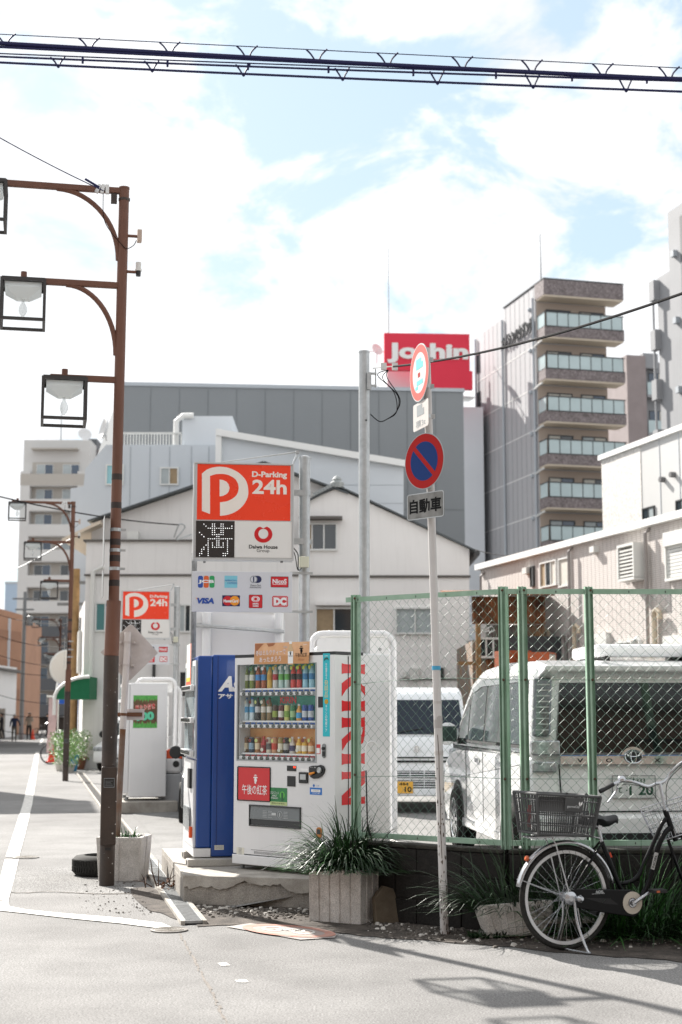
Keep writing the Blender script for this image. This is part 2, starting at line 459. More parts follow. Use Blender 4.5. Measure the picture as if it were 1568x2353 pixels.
for i in range(7):
    c = D0 + DD * (.02 + 1.02 * i) + Vector((0, 0, .03))
    t = thing('drain_grate', nlab[i], 'drain grate', c, DRZ, 'steel drain grates along the gutter')
    m = MB()
    for x in (-.063, .063): m.bb(x - .004, x + .004, 0, 1.0, -.02, .002)
    for y in (.004, .996): m.bb(-.058, .058, y - .004, y + .004, -.02, .001)
    m.build('frame', MSteel, t)
    nb = 33
    for k in range(nb):
        if bar0 is None: bar0 = barm.build('bar', MSteelD, t); b = bar0
        else: b = bar0.copy(); COL.objects.link(b); b.parent = t
        b.location = (0, .025 + k * .0297, 0)
# bare earth along the plinth and wall, with gravel
soil = [G(*p) for p in ((452, 2132), (560, 2126), (640, 2133), (760, 2142), (880, 2158), (1010, 2165), (1180, 2178), (1300, 2192), (1420, 2200), (1600, 2215))] + [Vector((4.6, 10.9, 0)), Vector((4.6, 11.4, 0)), Vector((1.2, 11.25, 0)), Vector((.2, 11.95, 0)), Vector((-.27, 12.65, 0)), Vector((-1.33, 12.95, 0)), Vector((-1.22, 12.2, 0))]
rnd.seed(5)
mb = MB()
edge = []
for i in range(len(soil)):
    a, b = soil[i], soil[(i + 1) % len(soil)]
    n = max(1, int((b - a).length / .09)) if i < 9 else 1
    for k in range(n):
        p = a.lerp(b, k / n); edge.append((p.x + rnd.uniform(-.02, .02), p.y + (rnd.uniform(-.035, .035) if i < 9 else 0), .0055))
mb.poly(edge)
mb.build('earth_strip', MSoil, kind='structure', origin='none')
sheet('earth_patch', smoothpts([G(*p) for p in ((300, 2043), (330, 2040), (352, 2042), (372, 2056), (392, 2078), (412, 2100), (424, 2117), (398, 2112), (372, 2100), (345, 2094), (322, 2078), (303, 2058), (300, 2043))], 5)[:-1], .0055, MSoil)
MPeb = M('pebble', '#6a645e', .85, var=.5, vs=8, spec=.3)
MPebL = M('pebble_light', '#cfcbc4', .85, var=.3, vs=8, spec=.3)
def pebbles(name, n, region, smin, smax, mat, seed):
    rnd.seed(seed); m = MB()
    for _ in range(n):
        x, y = region(); s = smin + (smax - smin) * rnd.random() ** 3
        a = rnd.uniform(0, 6.28); e = [rnd.uniform(.6, 1.2) * s for _ in range(5)]; h = s * rnd.uniform(.35, .8)
        b = [(x + e[i] * math.cos(a + 1.256 * i), y + e[i] * math.sin(a + 1.256 * i), .004) for i in range(5)]
        tp = [(x + .6 * e[i] * math.cos(a + 1.256 * i), y + .6 * e[i] * math.sin(a + 1.256 * i), .004 + h) for i in range(5)]
        m.add(b + tp, [(5, 6, 7, 8, 9)] + [(i, (i + 1) % 5, 5 + (i + 1) % 5, 5 + i) for i in range(5)])
    return m.build(name, mat, kind='stuff', origin='none')
def reg1():
    while True:
        t = rnd.random(); a = Vector((-1.25, 12.75, 0)).lerp(Vector((-.2, 12.5, 0)), t); w_ = rnd.betavariate(1.2, 2.6) * .75
        return a.x + .05, a.y - w_
def reg2():
    t = rnd.random(); a = Vector((.3, 11.85, 0)).lerp(Vector((1.35, 11.15, 0)), t); return a.x - .1, a.y - rnd.betavariate(1.1, 2.2) * .75
def reg3():
    return rnd.uniform(1.2, 3.4), rnd.uniform(10.45, 11.2)
def reg4():
    a = D0.lerp(D1, rnd.uniform(.05, .3)); return a.x - .3 - rnd.random() ** 2 * .5, a.y + rnd.uniform(-.2, .2)
pebbles('gravel', 1500, reg1, .004, .026, MPeb, 1); pebbles('gravel', 110, reg1, .006, .034, MPebL, 2)
pebbles('gravel', 700, reg2, .005, .025, MPeb, 3); pebbles('gravel', 90, reg2, .006, .028, MPebL, 4)
pebbles('gravel', 500, reg3, .005, .022, MPeb, 6); pebbles('gravel', 130, reg3, .006, .03, MPebL, 7)
pebbles('gravel', 260, reg4, .003, .014, MPeb, 8)

# ------------------------------------------------------------------ building helpers
MFrameW = M('frame_white', '#d9dad8', .45, .1, var=.1)
MFrameD = M('frame_dark', '#3a3b3c', .4, .3)
MGlass = M('window_glass', '#2b3338', .06, spec=.9)
MGlassB = M('window_blue_glass', '#33475c', .06, spec=.9)
MCurt = M('curtain_pale', '#c9c6bd', .8, var=.12, vs=9)
MBand2 = M('parapet_grey', '#6f6c69', .8)
MGlassL = M('frosted_glass', '#aab2b4', .2, var=.12, vs=2)
MBlind = M('brown_blind', '#a08b6e', .7, var=.2, vs=8)
def win(par, F, x, z, wd, h, fr=None, panes=None, d=.07, t=.05, mull=1, bars=None):
    """a window: frame with mullions, each pane a sub-part; F maps x right, z up, -y out"""
    fr = fr or MFrameW; panes = panes or [MGlass]
    m = MB()
    m.bb(x - t, x + wd + t, -d, .0, z - t, z, F); m.bb(x - t, x + wd + t, -d, .0, z + h, z + h + t, F)
    m.bb(x - t, x, -d, .0, z, z + h, F); m.bb(x + wd, x + wd + t, -d, .0, z, z + h, F)
    n = max(mull + 1, len(panes))
    for i in range(1, n): m.bb(x + wd * i / n - t * .4, x + wd * i / n + t * .4, -d * .8, 0, z, z + h, F)
    for b in bars or []: m.bb(x, x + wd, -d * .7, 0, z + h * b - t * .3, z + h * b + t * .3, F)
    w_ = m.build('window', fr, par)
    for i in range(n):
        p = MB(); p.bb(x + wd * i / n, x + wd * (i + 1) / n, -.025, -.004 - .001 * i, z, z + h, F)
        p.build('pane', panes[i % len(panes)], w_)
    return w_
def winp(par, F, Y, x0, y0, x1, y1, **k):
    """window given by photo corners on the plane Y of a camera-facing wall (par at the origin)"""
    a, b = P(x0, y1, Y), P(x1, y0, Y)
    return win(par, Matrix.Translation((0, Y, 0)), a.x, a.z, b.x - a.x, b.z - a.z, **k)

# ------------------------------------------------------------------ big grey store building behind everything
MGreyB = M('grey_cladding', '#7d8184', .7, var=.06, vs=.2)
MGreyL = M('grey_cladding_light', '#a7adb3', .7, var=.06, vs=.2)
t = thing('store_building', 'long plain dark grey building rising behind the gabled house', 'building', (-9.07, 60, 0))
m = MB(); m.add([(0, 0, 0), (14.2, .8, 0), (14.2, 24, 0), (-5.6, 25, 0), (0, 0, 15.1), (14.2, .8, 15.0), (14.2, 24, 15.0), (-5.6, 25, 15.2)], [(0, 1, 5, 4), (1, 2, 6, 5), (2, 3, 7, 6), (3, 0, 4, 7), (4, 5, 6, 7), (3, 2, 1, 0)])
m.build('wall', MGreyB, t)
m = MB(); m.add([(-.05, -.06, 15.1), (14.25, .74, 15.0), (14.25, .86, 15.0), (-.02, .1, 15.1), (-.05, -.06, 15.25), (14.25, .74, 15.15), (14.25, .86, 15.15), (-.02, .1, 15.25)], [(0, 1, 5, 4), (1, 2, 6, 5), (2, 3, 7, 6), (3, 0, 4, 7), (4, 5, 6, 7), (3, 2, 1, 0)])
m.build('parapet', MGreyL, t)
m = MB(); m.cyl((.98, -.05, 8), (.98, -.05, 11.6), .16, n=10); m.build('duct', MGreyL, t)
m = MB()
for i in range(1, 12): x = 14.2 * i / 12; y = .8 * i / 12; m.bb(x - .012, x + .012, y - .012, y + .02, 0, 15.0)
for z in (5, 10): m.add([(0, -.012, z), (14.2, .788, z), (14.2, .788, z + .03), (0, -.012, z + .03)], [(0, 1, 2, 3)])
m.build('panel_joint', M('joint_grey', '#6d7174', .8), t)
m = MB(); m.cyl((5.2, -.1, 12.5), (6.2, -.1, 12.5), .09, n=8); m.cyl((5.15, -.12, 12.2), (5.15, -.12, 12.9), .14, n=8); m.build('vent_pipe', MGreyL, t)
# ------------------------------------------------------------------ roof sign block (further back)
MRedS = M('sign_red', '#d8213f', .5, var=.04, vs=.3)
MWhiteS = M('sign_white', '#e4e4e2', .5)
MWhiteB = M('white_cladding', '#c9cdd2', .6, var=.05, vs=.3)
a, b = P(883, 766, 108), P(1080, 770, 108)
t = thing('shop_tower', 'white shop tower with satellite dishes behind the dark grey building', 'building', ((a.x + b.x) / 2, 110, 0), .06)
hw = (b.x - a.x) / 2
m = MB(); m.bb(-hw - .6, hw + 1.2, .3, 14, 0, 24.8); m.bb(-hw + .3, hw - .3, .3, 7, 24.8, 28.0); m.build('wall', MWhiteB, t)
m = MB()
for x in (-3, -1.5, 0, 1.5): m.bb(x - .03, x + .03, .24, .3, 23.0, 26)
m.build('panel_joint', MGreyB, t)
MDish = M('dish_white', '#cfcfcf', .5)
for x, z, r in ((-hw - .4, 29.4, .5), (-.6, 30.2, .5), (hw - .7, 29.6, .45)):
    m = MB(); m.lathe([(.02, -.12), (r * .6, -.06), (r, .06), (r * .97, .07), (r * .6, -.03), (.02, -.08)], (x, 1.2, z), 18, (.5, -.8, .35)); m.cyl((x, 1.3, z - r - .6), (x, 1.3, z), .05); m.build('dish', MDish, t)
m = MB(); m.cyl((-hw - 1.2, 1, 29.2), (hw + 1, 1, 29.1), .04); [m.cyl((x, 1, 28), (x, 1, 29.2), .04) for x in (-hw + .3, -2, 0, 2, hw - .3)]; m.build('railing', MDish, t)
m = MB(); pmt = P(895, 572, 111); m.cyl((-hw + .5, 1.0, 28), (-hw + .5, 1.0, pmt.z), .04, .02, 6); m.build('antenna', MSteelD, t)
s = thing('roof_sign', 'large red rooftop sign with white lettering on the shop tower', 'sign', ((a.x + b.x) / 2, 108, 21.4), .06)
za, zb = a.z - 21.4, P(980, 896, 108).z - 21.4
m = MB(); m.bb(-hw, hw, 0, .5, zb + 1.5, za); m.bb(-hw + 3.0, hw + .2, 0, .5, zb + .1, zb + 1.5); m.build('panel', MRedS, s)
text('lettering', 'Joshin', .05, (za + zb) * .5 + .62, hw * 1.9, 1.55, MWhiteS, s, bold=.045, y=-.02, depth=.08)
m = MB(); m.bb(-hw + 2.9, hw - .9, .02, .5, zb - .15, zb + .1); m.build('side_panel', M('sign_pink', '#d9566e', .5), s)

# ------------------------------------------------------------------ balcony apartment block, right
MSide = M('side_cladding', '#a3a3a6', .6, var=.06, vs=.4)
MBrick = M('brick_tile', '#82797a', .8, col2='#655d5c', vs=5, speck=.3, sps=9, bump=.04, bs=12)
MSoff = M('soffit', '#d3c6b4', .8)
MBal = M('balcony_glass', '#b3c3c5', .15, var=.1, vs=.8)
MBeige = M('balcony_wall', '#a8998d', .8)
t = thing('apartment_building', 'tall apartment block with glass balconies and brown brick bands', 'building', (14.14, 100, 0), R(14.5))
W, Dp, top = 6.0, 14.0, 31.7
z0 = P(1250, 715, 100).z
m = MB(); m.bb(0, W - .7, 1.5, 7.8, 0, top - .05); m.bb(0, W - .7, 7.8, Dp, 0, top - .7); m.build('wall', MSide, t)
m = MB(); m.bb(-.04, W, -.04, 1.62, top - 1.1, top); m.build('roof_band', MBrick, t)
m = MB(); m.bb(-.06, W + .02, -.06, 7.86, top, top + .09); m.build('roof_coping', MFrameD, t)
m = MB(); m.bb(0, W - .04, 0, 1.6, top - 1.2, top - 1.1); m.build('soffit', MSoff, t)
F0 = Matrix.Translation((0, 1.5, 0))
for k in range(10):
    zr = z0 - 3.0 * k
    m = MB(); m.bb(.12, W, 0, .12, zr - 1.75, zr - 1.05); m.bb(.0, .12, 0, 1.5, zr - 1.75, zr - 1.05); m.build('brick_band', MBrick, t)
    m = MB(); m.bb(.05, W - .05, .05, 1.49, zr - 1.85, zr - 1.75); m.build('soffit', MSoff, t)
    m = MB(); m.bb(.1, W - .02, -.02, .06, zr - .04, zr + .03); m.bb(.0, .1, -.02, 1.4, zr - .04, zr + .03); m.bb(.1, W, -.02, .06, zr - 1.05, zr - .98)
    for i in range(8): m.bb(.12 + i * .82, .16 + i * .82, -.01, .05, zr - 1.0, zr)
    rail = m.build('balcony_rail', MFrameD, t)
    for i in range(7):
        p = MB(); p.bb(.17 + i * .82, .11 + (i + 1) * .82, .01, .03, zr - .98, zr - .04); p.build('glass_panel', MBal, rail)
    p = MB(); p.bb(.03, .05, .1, 1.4, zr - .98, zr - .04); p.build('glass_panel', MBal, rail)
    m = MB(); m.bb(.0, W - .72, 1.44, 1.495, zr - 1.74, zr + 1.05); m.build('balcony_wall', MBeige, t)
    rnd.seed(k)
    for x in (.75, 3.3):
        win(t, Matrix.Translation((0, 1.44, 0)), x, zr - 1.4, 1.75, 1.9, MFrameD, [rnd.choice([MCurt, MGlass, MGlassL]), rnd.choice([MCurt, MGlassB, MGlass])], d=.08, t=.07)
    m = MB(); m.tube([(-.12, 2.0, zr - 2.2), (-.12, .9, zr - 2.05), (-.1, .4, zr - 2.0)], .07, 6); m.build('drain_pipe', MFrameW, t)
    m = MB(); m.lathe([(.16, 0), (.16, .12), (.05, .2)], (0, 2.6, zr + .8), 10, (-1, 0, 0)); m.build('vent_cap', MGreyL, t)
for i in range(11):
    if i in (0,): continue
m = MB()
for i in range(12): m.bb(-.012, 0, 1.9 + i * .92, 1.94 + i * .92, 0, top - (.75 if 1.9 + i * .92 > 7.8 else .1))
m.build('panel_joint', MGreyB, t)
m = MB()
for k in range(10): m.bb(-.014, 0, 1.5, Dp, z0 - 3 * k - 2.05, z0 - 3 * k - 1.98)
m.build('floor_joint', MFrameW, t)
for y in (1.8, 7.9, Dp - .2):
    m = MB(); m.cyl((-.12, y, 0), (-.12, y, top - .9), .09, n=8); m.build('downpipe', MGreyL, t)
Fs = Matrix.Translation((0, Dp, 0)) @ Matrix.Rotation(R(-90), 4, 'Z')
text('lettering', 'メイシンハウジング', Dp - 4.9, z0 + .1 - .55, 6.2, 1.15, MFrameD, t, Mx=Fs, y=-.12, bold=.02, depth=.1)
for k in range(9):
    w0 = win(t, Fs, .25, z0 - 3 * k - 1.3, .55, 1.4, MFrameD, [MGlass], d=.06, mull=0)
# rear fire balconies seen at the left edge of the block
for k in range(9):
    z = z0 - 3 * k - 3.2
    m = MB(); m.bb(-1.1, -.1, Dp + .2, Dp + 1.6, z, z + .12); m.bb(-1.1, -1.04, Dp + .2, Dp + 1.6, z + .12, z + 1.15); m.cyl((-1.1, Dp + .2, z), (-1.1, Dp + .2, z + 3), .06, n=6); m.build('rear_landing', MFrameW, t)
    m = MB(); m.bb(-1.35, -1.1, Dp + .5, Dp + .9, z + 1.3, z + 1.9); m.build('air_conditioner', MFrameW, t)
m = MB(); pm = P(1260, 535, 101); m.cyl((.3, 1.2, top), (.3, 1.2, pm.z), .05, .02, 6); m.build('antenna', MSteelD, t)

# ------------------------------------------------------------------ further right blocks
MWhiteW = M('white_wall', '#8e8f92', .7, var=.05, vs=.4)
MGreyW = M('grey_wall', '#5f5f61', .7, var=.05, vs=.4)
a = P(1440, 815, 132)
t = thing('apartment_building', 'narrow far apartment block between the balcony block and the white tower', 'building', (a.x, 132, 0), R(14))
m = MB(); m.bb(0, 1.9, 0, 8, 0, a.z); m.build('wall', M('mauve_tile', '#8f8483', .8, var=.1, vs=1), t)
m = MB(); m.bb(1.9, 6.5, .9, 8, 0, a.z - .3); m.bb(1.7, 3.2, .1, .9, a.z - 1.1, a.z + .3); m.build('bay', MWhiteW, t)
for k in range(5):
    z = a.z - 3.6 - 3.55 * k
    m = MB(); m.bb(1.95, 6, -.1, .85, z - .25, z); m.build('balcony_slab', MWhiteW, t)
    m = MB(); m.bb(2.0, 5.9, -.08, -.02, z, z + 1.15); m.build('glass_panel', MBal, t)
    win(t, Matrix.Translation((0, .9, 0)), 2.6, z + .3, 1.9, 1.9, MFrameD, [MGlassB, MCurt], d=.05)
a = P(1535, 500, 82)
t = thing('white_tower', 'tall white and grey building at the right edge with small square vents', 'building', (a.x, 82, 0), R(-74.5))
ht = a.z
m = MB(); m.bb(0, 16, 0, 9, 0, ht + .3); m.build('wall', MWhiteW, t)
m = MB(); m.bb(-3.2, 0, .9, 8, 0, ht - 2.6); m.build('side_bay', MWhiteW, t)
for (x0, x1, z0_, z1_) in ((1.4, 9, ht - 10.5, ht - .4), (.2, 9, ht - 20, ht - 14.6)):
    m = MB(); m.bb(x0, x1, -.02, .0, z0_, z1_); m.build('grey_panel', MGreyW, t)
for i, (x, z) in enumerate([(.8, ht - 2.4), (.85, ht - 6.3), (.9, ht - 10.3), (.9, ht - 14.2), (1.0, ht - 18), (2.3, ht - 1.3), (2.4, ht - 5.2), (2.45, ht - 9.2), (2.5, ht - 13.2), (2.55, ht - 17.2)]):
    m = MB(); m.bb(x - .18, x + .18, -.25, 0, z - .18, z + .18); m.build('vent', MFrameD if i > 4 else MGreyL, t)
for k in range(7):
    z = ht - 4 - 3 * k
    m = MB(); m.bb(-3.5, -2.9, .5, .9, z, z + 1.2); m.cyl((-3.2, .6, z - 2), (-3.2, .6, z + 1), .07, n=6); m.build('pipe_box', MWhiteW, t)
a = P(1383, 1058, 52)
t = thing('white_building', 'plain white building with two small windows above the tiled house', 'building', (a.x, 52, 0), R(-74.3))
m = MB(); m.bb(0, 16, 0, 9, 0, a.z); m.build('wall', M('white_panel', '#bfbfbe', .6, var=.05, vs=.6), t)
m = MB(); m.bb(-.1, 16.1, -.1, 9, a.z, a.z + .18); m.build('coping', MWhiteS, t)
m = MB(); m.bb(.02, 3.0, -.02, 0, 0, a.z - .02); m.build('tile_panel', M('pale_tile', '#cfccc8', .8, speck=.2, sps=12, bump=.03, bs=30), t)
m = MB()
for x in (4.3, 5.6, 7.0): m.bb(x, x + .03, -.015, 0, 0, a.z)
m.build('panel_joint', MGreyL, t)
for x, z, ww, hh in ((3.1, a.z - 3.3, .75, 1.1), (5.4, a.z - 3.2, .6, .95)): win(t, I4, x, z, ww, hh, MFrameD, [MGlass, MGlassL], d=.05)
for x, z in ((4.6, a.z - 1.4), (5.3, a.z - 1.35), (2.6, a.z - 3.0), (5.0, a.z - 5.5), (5.7, a.z - 5.45)):
    m = MB(); m.cyl((x, 0, z), (x, -.18, z), .09); m.build('vent_cap', MGreyW, t)

# ------------------------------------------------------------------ beige tiled house along the car park
def course_mat():
    m = M('beige_tile', '#cdc1ba', .75)
    tt = m.node_tree; b = tt.nodes['Principled BSDF']; g = nn(tt, 'ShaderNodeNewGeometry'); s = nn(tt, 'ShaderNodeSeparateXYZ')
    tt.links.new(g.outputs['Position'], s.inputs[0])
    mu = nn(tt, 'ShaderNodeMath', operation='MULTIPLY'); mu.inputs[1].default_value = 1 / .046
    fr = nn(tt, 'ShaderNodeMath', operation='FRACT'); tt.links.new(s.outputs[2], mu.inputs[0]); tt.links.new(mu.outputs[0], fr.inputs[0])
    lt = nn(tt, 'ShaderNodeMath', operation='LESS_THAN'); lt.inputs[1].default_value = .24; tt.links.new(fr.outputs[0], lt.inputs[0])
    n = nn(tt, 'ShaderNodeTexNoise', i_Scale=9.); tt.links.new(g.outputs['Position'], n.inputs['Vector'])
    mm = nn(tt, 'ShaderNodeMix', data_type='RGBA'); mm.inputs['A'].default_value = lin('#cfc9c5'); mm.inputs['B'].default_value = lin('#c2bbb6'); tt.links.new(n.outputs[0], mm.inputs['Factor'])
    m2 = nn(tt, 'ShaderNodeMix', data_type='RGBA'); m2.inputs['B'].default_value = lin('#a59d98'); tt.links.new(mm.outputs['Result'], m2.inputs['A']); tt.links.new(lt.outputs[0], m2.inputs['Factor'])
    tt.links.new(m2.outputs['Result'], b.inputs['Base Color'])
    return m
MTile = course_mat()
a, b = P(1105, 1310, 42), P(1568, 1190, 30.8)
th = math.atan2(b.y - a.y, b.x - a.x)
t = thing('tiled_house', 'beige tiled two storey house beside the car park with shutters and pipes', 'house', (a.x, a.y, 0), th)
Hh = 5.68
m = MB(); m.bb(0, 17, .03, 8, 0, Hh); m.build('wall', M('tile_joint', '#93877f', .8), t)
m = MB(); m.bb(-.12, 17.1, -.14, 8, Hh, Hh + .16); m.build('roof_edge', MWhiteS, t)
pan = None
for i in range(80):
    if pan is None: pan = MB().bb(.006, .206, 0, .03, 0, Hh - .002).build('siding_panel', MTile, t); p = pan
    else: p = pan.copy(); COL.objects.link(p); p.parent = t
    p.location = (.0 + i * .2125, 0, 0)
def tl(px, py):       # photo point on this wall -> local x, z
    n = Vector((math.sin(th), -math.cos(th), 0)); q = onplane(px, py, Vector((a.x, a.y, 0)), n)
    return (q - Vector((a.x, a.y, 0))).dot(Vector((math.cos(th), math.sin(th), 0))), q.z
def tbox(name, x0, y0, x1, y1, dpt, mat, par=None):
    (u0, _), (u1, _) = tl(x0, (y0 + y1) / 2), tl(x1, (y0 + y1) / 2); um = (x0 + x1) / 2
    zt, zb = tl(um, y0)[1], tl(um, y1)[1]
    return MB().bb(min(u0, u1), max(u0, u1), -dpt, 0.001, zb, zt).build(name, mat, par or t)
MShut = M('shutter_white', '#d3d3cf', .5)
MPipe = M('pipe_grey', '#8d8784', .5); MPipeB = M('pipe_beige', '#c2b49e', .5)
def shutter(x0, y0, x1, y1, frac=1., box=True):
    (u0, zt), (u1, _) = tl(x0, y0), tl(x1, y0); zb = tl((x0 + x1) / 2, y1)[1]; zt = tl((x0 + x1) / 2, y0)[1]
    f = MB(); f.bb(u0 - .05, u1 + .05, -.12, 0, zt, zt + .3 if box else zt + .06); f.bb(u0 - .05, u0, -.09, 0, zb, zt); f.bb(u1, u1 + .05, -.09, 0, zb, zt); f.bb(u0 - .05, u1 + .05, -.1, 0, zb - .06, zb)
    w_ = f.build('window', MShut, t)
    MB().bb(u0, u1, -.02, -.001, zb, zt).build('pane', MGlass, w_)
    n = int((zt - zb) * frac / .075)
    for i in range(n): MB().bb(u0, u1, -.05, -.024, zt - (i + 1) * .075 + .01, zt - i * .075).build('slat', MShut, w_)
    if frac < 1: MB().bb((u0 + u1) / 2 - .03, (u0 + u1) / 2 + .03, -.04, -.021, zb, zt - n * .075).build('mullion', MFrameD, w_)
shutter(1538, 1250, 1600, 1325); shutter(1372, 1485, 1402, 1545, .75); shutter(1538, 1492, 1600, 1550)
def pwin(x0, y0, x1, y1, panes, fr=None, mull=1):
    (u0, _), (u1, _) = tl(x0, (y0 + y1) / 2), tl(x1, (y0 + y1) / 2); um = (x0 + x1) / 2
    zt, zb = tl(um, y0)[1], tl(um, y1)[1]
    return win(t, I4, u0, zb, u1 - u0, zt - zb, fr or MFrameW, panes, d=.06, t=.04, mull=mull)
pwin(1246, 1293, 1281, 1345, [MBlind, MGlass, MCurt]); pwin(1289, 1285, 1311, 1345, [MCurt], mull=0)
pwin(1224, 1305, 1229, 1345, [MGlassL], MFrameD, 0); pwin(1434, 1268, 1438, 1328, [MGlassL], MFrameD, 0)
pwin(1422, 1478, 1455, 1545, [MGlass, MCurt]); pwin(1262, 1470, 1290, 1540, [MGlass])
m = MB(); u, z = tl(1475, 1320)
for i in range(8): m.bb(u - .45, u + .25, -.32, -.29, z - .05 + i * .08, z - .01 + i * .08)
m.bb(u - .5, u + .3, -.34, 0, z + .62, z + .68); m.bb(u - .5, u + .3, -.34, 0, z - .14, z - .08); m.bb(u - .5, u - .45, -.34, 0, z - .1, z + .62); m.bb(u + .25, u + .3, -.34, 0, z - .1, z + .62)
m.build('window_grille', MShut, t)
for px, py in ((1372, 1262), (1442, 1258), (1216, 1311)): tbox('vent_hood', px - 5, py - 6, px + 5, py + 8, .14, MShut)
def pipe(px, py0, py1, r, mat, hook=False, off=.12):
    u, zt = tl(px, py0); zb = tl(px, py1)[1]; m = MB()
    if hook: m.tube([(u, -off, zb), (u, -off, zt - .12), (u + .05, -off - .02, zt - .02), (u + .15, -off - .02, zt + .02), (u + .24, -off, zt - .04), (u + .26, -off, zt - .18)], r, 7)
    else: m.tube([(u, 0, zt), (u, -off, zt - .1), (u, -off, zb)], r, 7)
    return m.build('pipe', mat, t)
pipe(1317, 1258, 1560, .035, MPipe); pipe(1494, 1215, 1560, .04, MPipe); pipe(1114, 1316, 1400, .035, MPipe)
pipe(1262, 1450, 1560, .05, MPipeB, True); pipe(1330, 1440, 1560, .05, MPipeB, True); pipe(1305, 1460, 1560, .05, MPipe, True); pipe(1515, 1405, 1560, .06, MPipeB, True); pipe(1472, 1470, 1560, .06, MShut, True)
for px, py in ((1378, 1478), (1430, 1470)): pass
# low annex casting its dark wall below the first pipes
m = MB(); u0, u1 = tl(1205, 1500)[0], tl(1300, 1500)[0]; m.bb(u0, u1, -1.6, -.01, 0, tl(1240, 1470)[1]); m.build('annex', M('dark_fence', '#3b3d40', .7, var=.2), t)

# ------------------------------------------------------------------ rusty corrugated house between
# ------------------------------------------------------------------ buildings across the road; unseen ones added behind the photographer to cut sky light
MBrw = M('brown_brick', '#6b5a4e', .85, var=.15, vs=1.5)
for x, y, w_, d_, h_, rz_, lab in ((-11.2, 35.3, 9, 3.2, 9.0, R(11.5), 'brown building on the left side of the road outside the frame'), (-17.6, 72, 9, 22, 9.0, R(11.5), 'further brown building on the left side of the road outside the frame'), (-26, -24, 17, 12, 12.5, 0, 'unseen brown building added behind the photographer on the left'), (-8, -22, 15, 12, 10.5, 0, 'unseen brown building added directly behind the photographer'), (8.5, -23, 20, 12, 14, 0, 'unseen brown building added behind the photographer on the right')):
    b_ = thing('building', lab, 'building', (x, y, 0), rz_)
    m = MB(); m.bb(-w_ if y > 0 else 0, 0 if y > 0 else w_, 0, d_, 0, h_); m.build('wall', MBrw, b_)
    m = MB(); m.bb((-w_ if y > 0 else 0) - .1, (0 if y > 0 else w_) + .1, -.1, d_ + .1, h_, h_ + .25); m.build('parapet', MBand2, b_)
    if y < 0:
        for k in range(3):
            for j in range(int(w_ / 3)): win(b_, Matrix.Translation((0, d_, 0)) @ Matrix.Rotation(R(180), 4, 'Z') @ Matrix.Translation((-w_, 0, 0)), .8 + 3 * j, 1 + 3 * k, 1.6, 1.5, MFrameD, [MGlass])
MRust = M('rusted_sheet', '#8a5a38', .85, col2='#3c2417', vs=2.2, streak=.7, bump=.03)
MRustG = M('grey_sheet', '#6f6c6a', .8, col2='#8a6a4c', vs=1.6, streak=.6)
MWood = M('weathered_wood', '#8d6a42', .8, var=.4, vs=6, streak=.4)
a = P(1084, 1440, 36.5); b = P(1206, 1440, 36.5)
t = thing('corrugated_house', 'small rusty corrugated iron house behind the parked minivan', 'house', (a.x, 36.5, 0))
wv = b.x - a.x + .5
m = MB(); m.bb(.02, wv, .06, 5, 0, P(1100, 1470, 36.5).z - .02); m.build('wall', MRustG, t)
def corr(x0, x1, z0_, z1_, y, n):
    m = MB(); k = n * 2
    for i in range(k):
        xa, xb = x0 + (x1 - x0) * i / k, x0 + (x1 - x0) * (i + 1) / k; ya, yb = y - (.04 if i % 2 else 0), y - (0 if i % 2 else .04)
        m.add([(xa, ya, z0_), (xb, yb, z0_), (xb, yb, z1_), (xa, ya, z1_)], [(0, 1, 2, 3)])
    return m
zz = lambda py: P(1140, py, 36.5).z
corr(.0, wv, zz(1435), zz(1372), -.15, 24).build('eave_sheet', MRust, t)
corr(.35, wv, zz(1468), zz(1436), .03, 18).build('grey_sheet', MRustG, t)
corr(.35, wv, .3, zz(1516), .03, 18).build('lower_sheet', MRust, t)
m = MB(); m.add([(-.5, -.4, zz(1368)), (wv + .2, -.4, zz(1372)), (wv + .2, 4, zz(1330)), (-.5, 4, zz(1330)), (-.5, -.4, zz(1364)), (wv + .2, -.4, zz(1368)), (wv + .2, 4, zz(1326)), (-.5, 4, zz(1326))], [(0, 1, 2, 3), (4, 5, 6, 7), (0, 1, 5, 4), (1, 2, 6, 5), (2, 3, 7, 6), (3, 0, 4, 7)]); m.build('roof', MRust, t)
x0 = P(1101, 1500, 36.5).x - a.x
win(t, I4, x0, zz(1508), P(1150, 1500, 36.5).x - a.x - x0, zz(1470) - zz(1508), MFrameW, [MGlass], d=.1, t=.05, mull=2)
m = MB(); xx = P(1096, 1500, 36.5).x - a.x; m.bb(xx - .06, xx + .06, -.5, -.4, 0, zz(1435)); m.bb(xx - .5, xx + .02, -.48, -.42, zz(1530), zz(1522)); m.build('post', MWood, t)
m = MB()
for i in range(4): m.tube([(-.1 + .14 * i, -.3, zz(1448)), (.05 + .14 * i, -.3, zz(1440)), (.12 + .14 * i, -.3, zz(1450)), (.0 + .14 * i, -.3, zz(1455))], .02, 5, True)
m.build('scissor_bracket', MFrameW, t)
